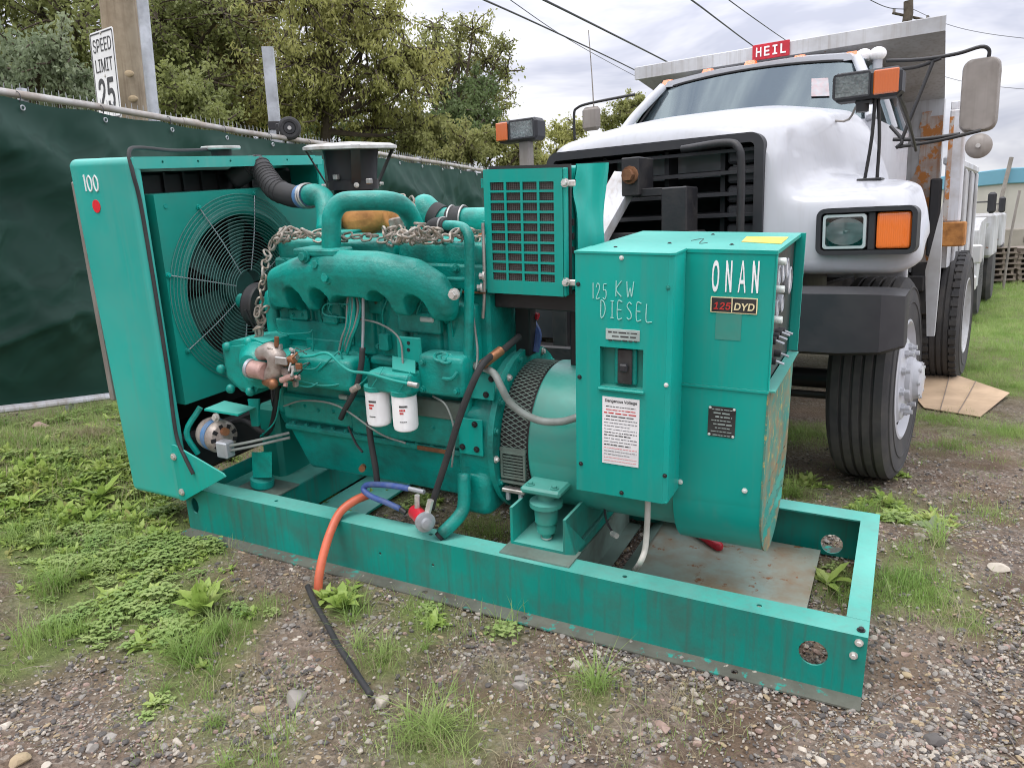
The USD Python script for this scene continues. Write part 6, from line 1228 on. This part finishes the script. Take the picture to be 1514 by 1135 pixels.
# ================================================================== dump truck
truck = thing('dump_truck', 'white dump truck with black grille and plow frame parked behind the generator', 'truck', matrix=TX)
TC = -.03                                         # middle of the truck
S = lambda x, y, z, r: m3.Manifold.sphere(float(r), 16).translate([float(TC+x), float(y), float(z)])
HB = m3.Manifold.batch_hull
center = HB([S(sx*x, y, z, .09) for sx in (-1, 1) for x, y, z in ((.60, -.50, 1.19), (.57, -.49, 1.73), (.64, .05, 1.83), (.70, .68, 1.88), (.80, .66, 1.70), (.86, .66, 1.52), (.78, .30, 1.56), (.70, -.10, 1.50), (.74, .70, 1.2))]+[S(x, y, z, .09) for x in (-.25, .25) for y, z in ((-.47, 1.785), (.05, 1.88), (.68, 1.965))])
hood = center
for sx in (-1, 1):
    f1 = HB([S(sx*x, y, z, .075) for x, y, z in ((.66, -.505, 1.165), (1.19, -.47, 1.165), (.68, -.50, 1.40), (1.13, -.44, 1.41), (.70, -.10, 1.475), (1.13, -.05, 1.46), (1.175, -.05, 1.30), (1.175, -.05, 1.165), (.70, -.05, 1.165))])
    f2 = HB([S(sx*x, y, z, .075) for x, y, z in ((.70, -.10, 1.475), (1.13, -.05, 1.46), (1.175, -.05, 1.165), (.70, -.05, 1.165), (.70, .70, 1.42), (.98, .70, 1.40), (1.0, .70, 1.15), (.70, .70, 1.15))])
    sk = HB([S(sx*x, y, z, .02) for x, y, z in ((1.045, .58, 1.2), (1.01, .70, 1.2), (1.03, .62, .76), (1.0, .70, .76), (.75, .66, 1.2), (.80, .68, .80))])
    hood = hood+f1+f2+sk
wheelcut = mcyl((-2, 0, .55), (2, 0, .55), .66, 48)
inner_keep = mbox(TC-.60, TC+.60, -2, 2, 0, 3)
hood = hood-(wheelcut-inner_keep)
hood = hood-mbox(-2, 2, -1, .55, .2, 1.092)
hm = tri(hood.refine_to_length(.026)); hm.merge_vertices()
trimesh.smoothing.filter_taubin(hm, lamb=.6, nu=.61, iterations=30)
trimesh.smoothing.filter_laplacian(hm, lamb=.5, iterations=45)
hm = m3.Manifold(m3.Mesh(np.asarray(hm.vertices, np.float32), np.asarray(hm.faces, np.uint32)))
# grille recess with rounded corners, headlight recess, engine bay
gp_ = sbox(TC-.615, 1.14, TC+.595, 1.775).buffer(-.07).buffer(.07)
def mprism(poly, y0, y1):
    cs = m3.CrossSection([np.asarray(shapely.geometry.polygon.orient(poly, 1.0).exterior.coords)[:-1]]); m = cs.extrude(float(y1-y0))
    return m.rotate([90, 0, 0]).translate([0, float(y1), 0])
hm = hm-mprism(gp_, -1.0, -.30)
hlp = {s: sbox(*(sorted((TC+s*.84, TC+s*1.262))[0], 1.192, sorted((TC+s*.84, TC+s*1.262))[1], 1.405)).buffer(-.04).buffer(.04) for s in (1, -1)}
for s in (1, -1): hm = hm-mprism(hlp[s], -1.0, -.49)
hm = hm-mbox(TC-.58, TC+.58, -.31, .9, .5, 1.60)
hood_o = obj('hood', tri(hm), 'white_paint', truck, smooth=32)
for z in (1.43,): obj('crease', [box(TC+.60, TC+1.16, -.592, -.575, z-.0015, z+.0015)], 'white_bed', hood_o) if False else None
def on_hood(x, z, y0=-1.0): return None
for s_ in (1, -1):
    lt = obj('hood_latch', box(TC+s_*1.02-.02, TC+s_*1.02+.02, .44, .50, 1.30, 1.36, .006), 'black_rubber', hood_o)
# grille
gr = obj('grille', [prism(gp_.difference(gp_.buffer(-.045)), 'y', -.605, -.32)], 'black_plastic', truck, smooth=25)
obj('radiator_dark', box(TC-.58, TC+.58, -.27, -.25, 1.10, 1.70), 'dark_void', gr)
for k, z in enumerate(np.linspace(1.19, 1.70, 6)):
    obj('grille_bar', hull([(x, y, z+dz) for x in (TC-.575, TC+.555) for y, dz in ((-.575, -.008), (-.575, .008), (-.40, .026), (-.40, .012))]), 'black_plastic', gr)
for x in (-.30, .06, .36): obj('grille_divider', box(TC+x-.012, TC+x+.012, -.50, -.38, 1.16, 1.74), 'black_plastic', gr)
obj('side_insert', [box(TC+.40, TC+.555, -.55, -.42, 1.18+k*.092, 1.18+k*.092+.080, .012) for k in range(6)], 'black_plastic', gr)
# headlights
for s in (1, -1):
    hp = hlp[s]; x0, z0, x1, z1 = hp.bounds
    bz = obj('headlight_bezel', [prism(hp.buffer(-.002).difference(hp.buffer(-.022)), 'y', -.60, -.50), box(x0+.02, x1-.02, -.515, -.505, z0+.015, z1-.015)], 'black_plastic', truck, smooth=25)
    a, b = (x0+.030, x0+.215) if s > 0 else (x1-.215, x1-.030)
    obj('divider', box((b+.006) if s > 0 else a-.036, (b+.036) if s > 0 else a-.006, -.585, -.516, z0+.022, z1-.022, .004), 'black_plastic', bz)
    hl_ = obj('headlight', [prism(sbox(a, z0+.03, b, z1-.03).buffer(-.015).buffer(.015).difference(sbox(a+.012, z0+.042, b-.012, z1-.042).buffer(-.012).buffer(.012)), 'y', -.592, -.52)], 'lamp_chrome', bz)
    cxh, czh = (a+b)/2, (z0+z1)/2
    refl = lathe([(.0, .055), (.02, .05), (.05, .035), (.075, .012), (.085, 0)], (cxh, -.575, czh), (0, 1, 0), 28); refl.vertices[:, 2] = czh+(refl.vertices[:, 2]-czh)*.72; refl.vertices[:, 0] = cxh+(refl.vertices[:, 0]-cxh)*1.02
    obj('reflector', refl, 'lamp_chrome', bz, smooth=True); obj('bulb', cyl((cxh, -.52, czh), (cxh, -.56, czh), .012, 12), 'lamp_glass', bz)
    ln = prism(sbox(a+.012, z0+.042, b-.012, z1-.042).buffer(-.012).buffer(.012), 'y', -.590, -.584); obj('lens', ln, 'lamp_glass', bz)
    c, d = (b+.040, x1-.026) if s > 0 else (x0+.026, a-.040)
    am = soften(m3.Manifold.batch_hull([m3.Manifold.sphere(.014, 12).translate([float(x), float(y), float(z)]) for x in (c+.014, d-.014) for z in (z0+.04, z1-.04) for y in (-.575, -.53)]), .03, 2)
    obj('turn_signal', am, 'orange_lens', bz, smooth=50)
# bumper
bsec = [(-.80, 1.035), (-.80, .775), (-.74, .755), (-.55, .775), (-.55, 1.035), (-.62, 1.055), (-.70, 1.055)]
V = []
for x, sc, dy in ((-1.22, .86, .16), (-1.16, .96, .06), (-1.0, 1, 0), (0, 1, 0), (1.0, 1, 0), (1.16, .96, .05), (1.235, .84, .17)):
    for y, z in bsec: V.append((TC+x, max(y+dy, y) if y < -.6 else y+dy*.2, .905+(z-.905)*sc))
nb_ = len(bsec); F = [(i*nb_+j, i*nb_+(j+1) % nb_, (i+1)*nb_+(j+1) % nb_, (i+1)*nb_+j) for i in range(6) for j in range(nb_)]
F3 = [t for q in F for t in ((q[0], q[2], q[1]), (q[0], q[3], q[2]))]+[(0, j+1, j) for j in range(1, nb_-1)]+[(6*nb_, 6*nb_+j, 6*nb_+j+1) for j in range(1, nb_-1)]
bmesh = trimesh.Trimesh(np.array(V), np.array(F3), process=False); trimesh.repair.fix_normals(bmesh)
obj('bumper', bmesh, 'black_plastic', truck, smooth=35)
# wheels
def wheel(x, y, s, steer, parent=truck, lug=True):
    g = [(-.14, .36), (-.145, .44), (-.13, .495), (-.118, .52)]
    prof = [(.30, -.135), (.36, -.143), (.395, -.145), (.398, -.149), (.405, -.149), (.408, -.145), (.44, -.145), (.468, -.141), (.472, -.146), (.48, -.144), (.483, -.138), (.50, -.132), (.522, -.115)]
    for gx in ((-.075, -.066), (-.027, -.018), (.018, .027), (.066, .075)):
        prof += [(.527, gx[0]-.004), (.513, gx[0]), (.513, gx[1]), (.527, gx[1]+.004)]
    prof += [(.522, .115), (.50, .132), (.483, .138), (.48, .144), (.472, .146), (.468, .141), (.44, .145), (.408, .145), (.405, .149), (.398, .149), (.395, .145), (.36, .143), (.30, .135)]
    t = obj('tyre', lathe([(r_, h*s if False else h) for r_, h in prof], (x, y, .527), (1, 0, 0), 72), 'tyre_rubber', parent, smooth=28)
    o = np.array([x, y, .527]); d = np.array([s, 0, 0])
    if steer:
        rim = obj('rim', lathe([(.30, .10), (.312, .138), (.30, .142), (.285, .12), (.262, .09), (.235, .105), (.205, .135), (.12, .15), (.115, .172), (.10, .182), (.092, .208), (.072, .216), (0, .218)], o, d, 48), 'white_paint', t, smooth=35)
        for k in range(10):
            a = k*2*math.pi/10+.2; p = o+np.array([0, math.cos(a), math.sin(a)])*.168
            obj('lug_nut', cat([cyl(p+d*.135, p+d*.158, .021, 6), cyl(p+d*.15, p+d*.180, .012, 10)]), 'white_paint', rim)
        for k in range(5):
            a = k*2*math.pi/5; p = o+np.array([0, math.cos(a), math.sin(a)])*.252; obj('hand_hole', cyl(p+d*.088, p+d*.102, .024, 12), 'dark_void', rim)
        obj('hub_nuts', [bolt(o+np.array([0, math.cos(a), math.sin(a)])*.085+d*.205, d, .009, .012) for a in np.linspace(0, 5.5, 8)], 'white_bed', rim)
    else:
        obj('rim', lathe([(.30, .12), (.312, .138), (.30, .142), (.27, .05), (.20, -.02), (.15, -.02), (.13, .08), (0, .10)], o, d, 40), 'white_bed', t, smooth=35)
        if lug:
            cl = []
            for k in range(44):
                a = k*2*math.pi/44
                for xs_ in (-.095, .095): p = o+np.array([xs_, 0, 0]); e = np.array([0, math.cos(a), math.sin(a)]); tt = np.array([0, -math.sin(a), math.cos(a)]); cl.append(hull([p+e*r_+tt*w+[q, 0, 0] for r_ in (.515, .533) for w in (-.022, .022) for q in (-.026, .026)]))
            [obj('tread_block', c_, 'tyre_rubber', t) for c_ in cl]
    return t
wheel(1.0, 0, 1, True); wheel(-1.04, 0, -1, True)
wheel(1.0, 3.0, 1, False); wheel(.68, 3.0, 1, False, lug=False); wheel(-1.04, 3.0, -1, False); wheel(-.72, 3.0, -1, False, lug=False)
obj('front_axle', [cyl((-.9, 0, .50), (.88, 0, .50), .055, 12), box(-.5, -.38, -.7, 1.6, .62, .82, .01), box(.32, .44, -.7, 1.6, .62, .82, .01), cyl((.85, -.2, .45), (-.8, -.22, .45), .02, 8)], 'black_steel', truck)
obj('frame_rail', [box(-.48, -.40, 1.0, 5.0, .68, .90), box(.34, .42, 1.0, 5.0, .68, .90), cyl((-.7, 3.0, .53), (.66, 3.0, .53), .09, 12), box(-.35, .30, -.2, .8, .55, 1.05, .05)], 'black_steel', truck)
lip_ = [TP(u, v, y=.32) for u, v in ((1368, 400), (1394, 300), (1390, 400), (1381, 497), (1370, 497))]
obj('fender_lip', hull([p+[0, d, 0] for p in lip_ for d in (0, .035)]), 'white_bed', truck)
obj('inner_wheelhouse', [box(.55, .565, -.5, .7, .75, 1.3), box(-.625, -.61, -.5, .7, .75, 1.3)], 'black_plastic', truck)
obj('splash_guard', hull([(1.02, .70, .9), (.86, .72, .9), (1.02, .74, 1.2), (.86, .74, 1.2), (.95, .72, .70), (1.0, .72, .66)]), 'black_rubber', truck)
# cab
RC = -.08
cab = obj('cab', [
    hull([(RC+x, y, z) for x in (-.86, .86) for y, z in ((.76, 1.0), (.76, 1.93), (2.0, 1.0), (2.0, 1.93))]),
    hull([(RC+s*x, y, z) for s in (-1, 1) for x, y, z in ((.66, 1.17, 2.345), (.62, 1.17, 2.385), (.70, 1.30, 2.36), (.70, 2.0, 2.36), (.63, 2.0, 2.42), (.62, 1.34, 2.42))]+[(RC+x, y, z) for x in (-.3, .3) for y, z in ((1.17, 2.412), (1.34, 2.447), (2.0, 2.447))]),
    hull([(RC+x, y, z) for x in (-.86, .86) for y in (1.96, 2.0) for z in (1.93, 1.94)]+[(RC+x, y, 2.36) for x in (-.70, .70) for y in (1.96, 2.0)])], 'white_paint', truck, smooth=30)
for s in (-1, 1):
    obj('pillar', tube([(RC+s*.845, .745, 1.93), (RC+s*.79, .93, 2.12), (RC+s*.665, 1.175, 2.35)], .032, n=10, k=4), 'white_paint', cab, smooth=True)
    obj('pillar', tube([(RC+s*.84, 1.5, 1.93), (RC+s*.70, 1.5, 2.35)], .03, n=8, k=1), 'white_paint', cab, smooth=True)
    obj('side_window', hull([(RC+s*x, y, z) for x, y, z in ((.84, .84, 1.94), (.70, 1.2, 2.35), (.70, 1.95, 2.35), (.84, 1.95, 1.94), (.835, .84, 1.94), (.695, 1.2, 2.35), (.695, 1.95, 2.35), (.835, 1.95, 1.94))]), 'windscreen_glass', cab)
wv_ = []; ws_n = 17
for j in range(7):
    t = j/6
    for i in range(ws_n):
        q = -1+2*i/(ws_n-1); hw = .83*(1-t)+.655*t
        wv_.append((RC+q*hw, .735+.405*t+.10*q*q*(1-.5*t), 1.965*(1-t)+2.375*t-.035*q*q*(1-.0*t)-.02*(1-t)*q*q))
I = np.arange(7*ws_n).reshape(7, ws_n); wq = np.stack([I[:-1, :-1], I[:-1, 1:], I[1:, 1:], I[1:, :-1]], -1).reshape(-1, 4); wv_ = np.array(wv_)
wt = np.vstack([wq[:, :3], wq[:, [0, 2, 3]]]); wob = wv_-[0, .004, .004]
obj('windscreen', trimesh.util.concatenate([trimesh.Trimesh(wv_, wt[:, ::-1], process=False), trimesh.Trimesh(wob, wt, process=False)]), 'windscreen_glass', cab, smooth=True)
e_ = wv_.reshape(7, ws_n, 3)
obj('windscreen_seal', [tube(np.vstack([e_[:, 0], e_[-1, 1:-1], e_[::-1, -1], e_[0, ::-1][1:]])+[0, -.003, .002], .008, n=6, k=1)], 'black_rubber', cab)
obj('cab_interior', [box(RC-.78, RC+.78, 1.85, 1.94, 1.4, 2.34), box(RC-.80, RC+.80, .85, 1.1, 1.80, 1.95, .03)], 'stone_dark', cab)
for x in (-.42, .38): obj('seat_back', box(RC+x-.22, RC+x+.22, 1.55, 1.68, 1.5, 2.18, .06), 'black_plastic', cab)
obj('steering_wheel', ring((RC+.38, 1.22, 1.98), (0, .8, .6), .2, .016, 28, 8), 'black_plastic', cab)
def on_glass(q, t): hw = .83*(1-t)+.655*t; return np.array([RC+q*hw, .735+.405*t+.10*q*q*(1-.5*t)-.004, 1.965*(1-t)+2.375*t-.035*q*q-.02*(1-t)*q*q+.004])
obj('windscreen_sticker', hull([on_glass(q, t)+[0, d, -d] for q in (.60, .74) for t in (.40, .70) for d in (0, -.002)]), 'sticker_faded', cab)
for x in (-.30, .42):
    wp = obj('wiper', tube([(RC+x, .68, 1.985), (RC+x-.10, .72, 1.99), (RC+x-.42, .80, 2.03)], .008, n=6, k=3), 'black_steel', cab)
obj('washer_nozzle', box(.42, .52, .50, .56, 1.945, 1.975, .008), 'black_plastic', hood_o)
for i, (u, v) in enumerate(((988, 125), (1047, 109), (1110, 97), (1183, 89), (1260, 84))):
    p = TP(u, v, y=1.25); zt = 2.40 if i in (0, 4) else 2.43
    ml = obj('marker_light', hull([(p[0]+x, y, z) for x in (-.045, .045) for y, z in ((1.20, p[2]-.025), (1.30, p[2]-.025))]+[(p[0]+x, y, p[2]+.03) for x in (-.03, .03) for y in (1.235, 1.28)]), 'orange_lens', cab)
    obj('base', box(p[0]-.05, p[0]+.05, 1.19, 1.32, p[2]-.05, p[2]-.0255, .004), 'white_paint', ml)
for u, v in ((1277, 83), (1298, 80)):
    p = TP(u, v, y=1.35); st_ = obj('beacon', sph(p, .052, 3, (1, 1, .85)), 'filter_white', cab, smooth=True); obj('beacon_base', cyl(p-[0, 0, .10], p-[0, 0, .03], .03, 14), 'white_paint', st_)
# mirrors
def mirror(s):
    mr = obj('mirror', soften(m3.Manifold.batch_hull([m3.Manifold.cylinder(.05, .055, .045, 20).rotate([90, 0, 0]).translate([1.30+dx, .90, z]) for dx in (-.04, .04) for z in (1.86, 2.15)]), .03, 2), 'mirror_back', truck, smooth=45)
    obj('mirror_glass', box(1.222, 1.378, .9005, .904, 1.83, 2.18), 'mirror_glass', mr)
    p = TP(1447, 216, y=.84); rm = obj('round_mirror', lathe([(0, -.03), (.03, -.028), (.055, -.016), (.068, 0), (.066, .006), (0, .006)], p, (0, 1, 0), 28), 'mirror_back', mr, smooth=40); obj('knob', cyl(p-[0, .045, 0], p-[0, .028, 0], .012, 12), 'zinc_bolt', rm)
    for pts in (((.80, .95, 2.27), (1.0, .86, 2.235), (1.18, .84, 2.235), (1.29, .845, 2.255), (1.33, .86, 2.235), (1.33, .87, 2.19)), ((.80, .95, 2.215), (.98, .87, 2.20), (1.10, .845, 2.225)), ((1.06, .845, 2.21), (.93, .80, 1.80)), ((.90, .80, 1.755), (1.12, .83, 1.775), (1.32, .85, 1.81)), ((.88, .80, 1.80), (1.05, .82, 1.79), (1.22, .845, 1.80)), ((.86, .82, 1.88), (.93, .80, 1.79), (.90, .80, 1.75))):
        obj('mirror_arm', tube(pts, .0105, n=8, k=4), 'black_steel', mr, smooth=True)
mirror(1)
ml2 = obj('mirror', box(-1.27, -1.12, .88, .93, 2.07, 2.24, .03), 'mirror_back', truck)
obj('mirror_arm', tube([(-1.34, .9, 2.02), (-1.34, .9, 2.20), (-1.31, .9, 2.245), (-1.2, .9, 2.265), (-.86, .95, 2.29)], .010, n=8, k=5), 'black_steel', ml2, smooth=True)
obj('antenna', tube([TP(879, 180, y=.9), TP(875, 110, y=.9), TP(870, 45, y=.9)], [.006, .004, .003], n=6, k=2), 'mirror_back', truck)
# plow lights on stalks
def plow_light(c, s, tilt):
    ax = np.array([1, 0, 0]); az = np.array([0, 0, 1.])
    pl = obj('plow_light', [place(box(-.155, .155, -.02, .11, -.067, .067, .022), ax, (0, 1, 0), az, c)], 'black_plastic', truck)
    a0, a1 = ((.035, .145) if s > 0 else (-.145, -.055)); b0, b1 = ((-.145, .022) if s > 0 else (-.042, .145))
    obj('amber_lens', place(box(a0, a1, -.032, -.0205, -.055, .055, .008), ax, (0, 1, 0), az, c), 'amber_lens', pl)
    obj('lamp_rim', [place(prism(sbox(b0, -.057, b1, .057).buffer(-.01).buffer(.01).difference(sbox(b0+.008, -.049, b1-.008, .049)), 'y', -.030, -.0205), ax, (0, 1, 0), az, c)], 'black_plastic', pl)
    obj('reflector', place(hull([(x, y, z) for x in (b0+.009, b1-.009) for z in (-.048, .048) for y in (-.0235, -.0205)]), ax, (0, 1, 0), az, c), 'fluted_reflector', pl)
    obj('clear_lens', place(box(b0+.008, b1-.008, -.029, -.025, -.049, .049), ax, (0, 1, 0), az, c), 'lamp_glass', pl)
    return pl
c1 = (TP(1229, 132, y=-.2)+TP(1336, 118, y=-.2))/2; c1[2] -= .0
pl1 = plow_light(c1, 1, .0)
obj('swivel', [cyl(c1-[0.02, -.03, .12], c1-[0.02, -.03, .06], .03, 12), box(c1[0]-.05, c1[0]+.03, -.2, -.12, c1[2]-.085, c1[2]-.068, .005)], 'black_steel', pl1)
ft_ = np.array([.955, -.16, 1.545])
for top, bot in ((c1+[.035, .03, -.06], ft_+[-.03, 0, .0]), (c1+[.045, .05, -.06], ft_+[.02, .03, .0]), (c1+[.13, .05, -.06], (1.02, .70, 1.72)), (c1+[.14, .06, -.06], (1.0, .74, 1.75))):
    obj('stalk', tube([top, (np.asarray(top)+bot)/2+[.008, 0, 0], bot], .0085, n=7, k=3), 'black_steel', pl1)
obj('foot', box(ft_[0]-.06, ft_[0]+.05, -.20, -.10, 1.533, 1.545, .003), 'black_steel', pl1)
obj('lamp_cable', tube([c1+[-.05, .06, -.08], c1+[-.15, .25, -.13], (.47, .52, 1.965)], .006, n=6, k=4), 'mirror_back', pl1)
c2 = (TP(731, 195, y=-.2)+TP(799, 191, y=-.2))/2; pl2 = plow_light(c2, -1, .0)
obj('post', box(c2[0]+.0, c2[0]+.07, -.19, -.12, 1.5, c2[2]-.066, .006), 'mirror_back', pl2)
# plow frame in front of the grille
pf = obj('plow_frame', [box(.16, .29, -.86, -.72, .9, 1.535, .006), box(-.55, .34, -.84, -.74, 1.20, 1.33, .006), box(-.02, .14, -.80, -.74, 1.50, 1.54, .004), box(-.70, .40, -.92, -.80, .55, .75, .01), box(-.45, -.36, -.9, -.76, .5, 1.3, .005)], 'black_steel', truck)
obj('bent_tube', tube([(.18, -.66, 1.72), (.40, -.67, 1.73), (.47, -.68, 1.70), (.485, -.68, 1.6), (.485, -.68, 1.25)], .019, n=10, k=5), 'black_steel', pf, smooth=True)
arm0, arm1 = TP(870, 365, y=-.95), TP(930, 258, y=-.72); u_ = arm1-arm0; u_ /= np.linalg.norm(u_); n_ = np.array([-u_[2], 0, u_[0]]); n_ /= np.linalg.norm(n_)
obj('lift_arm', hull([p+n_*a+np.array([0, b, 0]) for p in (arm0, arm1) for a in (-.062, .062) for b in (-.045, .045)]), 'white_rust', pf)
bk0 = TP(944, 260, y=-.74); obj('arm_bracket', [box(bk0[0]-.05, bk0[0]+.045, -.83, -.66, bk0[2]-.10, bk0[2]+.085, .005)], 'black_steel', pf)
obj('pivot_bolt', bolt((bk0[0], -.83, bk0[2]+.0), (0, -1, 0), .03, .04), 'rust', pf)
# dump body
dump = obj('dump_body', [box(-1.09, .945, 2.42, 2.50, .92, 2.20), box(.97, 1.02, 2.5005, 4.4, .95, 1.72), box(-1.09, -1.04, 2.5005, 4.4, .95, 1.72), box(-1.0395, .9695, 2.5005, 4.4, .95, 1.0)], 'white_bed', truck)
lipL, lipR = (TC-1.10, 1.5), (TC+1.06, 1.5)
obj('cab_shield', [hull([(x, y, z) for x in (lipL[0], lipR[0]) for y, z in ((1.50, 2.585), (1.50, 2.495), (1.53, 2.495), (1.53, 2.595))]),
    hull([(x, y, z) for x, y, z in ((lipL[0]+.01, 1.53, 2.50), (lipR[0], 1.53, 2.50), (.945, 2.42, 2.20), (lipL[0]+.22, 2.42, 2.20), (lipL[0]+.01, 1.53, 2.515), (lipR[0], 1.53, 2.515), (.945, 2.42, 2.215), (lipL[0]+.22, 2.42, 2.215))])], 'white_bed', dump)
def ragged(x0, x1, z0, z1, seed, n=14):
    r = np.random.default_rng(seed); zs_ = np.linspace(z0, z1, n); w = x1-x0
    L_ = [(x0+w*.35*r.random()+w*.25*(k/n), z+r.uniform(-.01, .01)) for k, z in enumerate(zs_)]; R_ = [(x1-w*.3*r.random()-w*.25*(k/n), z) for k, z in enumerate(zs_)]
    return Polygon(L_+R_[::-1]).buffer(0)
obj('rusted_corner', prism(ragged(.70, .95, .98, 2.12, 821, 30).union(sbox(.80, .98, .944, 2.08)), 'y', 2.414, 2.4195), 'rust_bed', dump, smooth=False, label='rust streaked corner of the dump body front')
obj('side_post', [box(1.0, 1.105, 2.30, 2.419, 1.30, 2.10, .01)], 'white_rust', dump); obj('side_post_cap', box(1.0, 1.06, 2.32, 2.40, 2.1005, 2.16, .006), 'white_rust', dump)
obj('rust_streak', box(1.0005, 1.03, 2.297, 2.2995, 1.31, 2.05), 'rust_bed', dump)
obj('rusty_bracket', [box(.98, 1.15, 2.28, 2.4195, 1.12, 1.299, .01)], 'orange_rust', dump); obj('dark_bracket', box(.90, .975, 2.29, 2.359, 1.05, 1.62, .01), 'black_steel', dump)
for k in range(4): obj('side_rib', box(1.0205, 1.045, 2.75+k*.5, 2.83+k*.5, .95, 1.72, .008), 'white_bed', dump)
obj('top_rail', box(.95, 1.04, 2.5005, 4.4, 1.7205, 1.79, .015), 'white_bed', dump)
obj('body_undergear', [box(-.9, .90, 2.3, 4.3, .78, .90, .01), box(.80, .98, 2.35, 2.5, .60, 1.0, .01)], 'black_steel', dump)
sx0, sz1 = TP(1113, 67, y=1.49)[0], TP(1113, 67, y=1.49)[2]; sx1, sz0 = TP(1167, 84, y=1.49)[0], TP(1167, 84, y=1.49)[2]
zc = 2.545; pl_ = obj('maker_plate', box(sx0, sx1, 1.482, 1.4985, zc-.052, zc+.052, .002), 'red_paint', dump)
for i, ch in enumerate('HEIL'):
    m = text(ch, .06, (0, 0, 0), depth=.004, bold=True); bb = m.bounds; v_ = m.vertices; cw_ = (sx1-sx0-.03)/4
    v_[:, 0] = sx0+.018+cw_*(i+.5)+(v_[:, 0]-(bb[0, 0]+bb[1, 0])/2)*min(1.0, cw_*.66/(bb[1, 0]-bb[0, 0])); v_[:, 2] += zc-.03; v_[:, 1] += 1.4818; m.vertices = v_
    obj('letter', m, 'letter_white', pl_)
# cardboard on the ground behind the front wheel
cpts = [ground_hit(u, v) for u, v in ((1372, 553), (1492, 588), (1449, 619), (1366, 605), (1345, 580))]
cpts = [q+[0, 0, .012+.035*math.exp(-i)] for i, q in enumerate(cpts)]
cpts[0][2] += .03; cpts[1][2] += .015
top_ = np.array(cpts); cc = top_.mean(0); cc[2] -= .012; ring_ = np.vstack([top_, cc])
m = trimesh.Trimesh(np.vstack([ring_, ring_-[0, 0, .005]]), [(i, (i+1) % 5, 5) for i in range(5)]+[((i+1) % 5+6, i+6, 11) for i in range(5)]+[t for i in range(5) for t in ((i+6, (i+1) % 5+6, (i+1) % 5), (i+6, (i+1) % 5, i))], process=False); trimesh.repair.fix_normals(m)
cbx = obj('cardboard_sheet', m, 'cardboard', None, smooth=False, label='flattened tan cardboard sheet on the ground behind the big front wheel', category='cardboard')
for a, b in ((.3, .32), (.62, .64)):
    L_ = [top_[0]*(1-a)+top_[1]*a, top_[3]*(1-a)+top_[2]*a]; obj('crease', tube([L_[0]+[0, 0, .002], (L_[0]+L_[1])/2+[0, 0, .0], L_[1]+[0, 0, .003]], .003, n=4, k=2), 'pallet_wood', cbx)
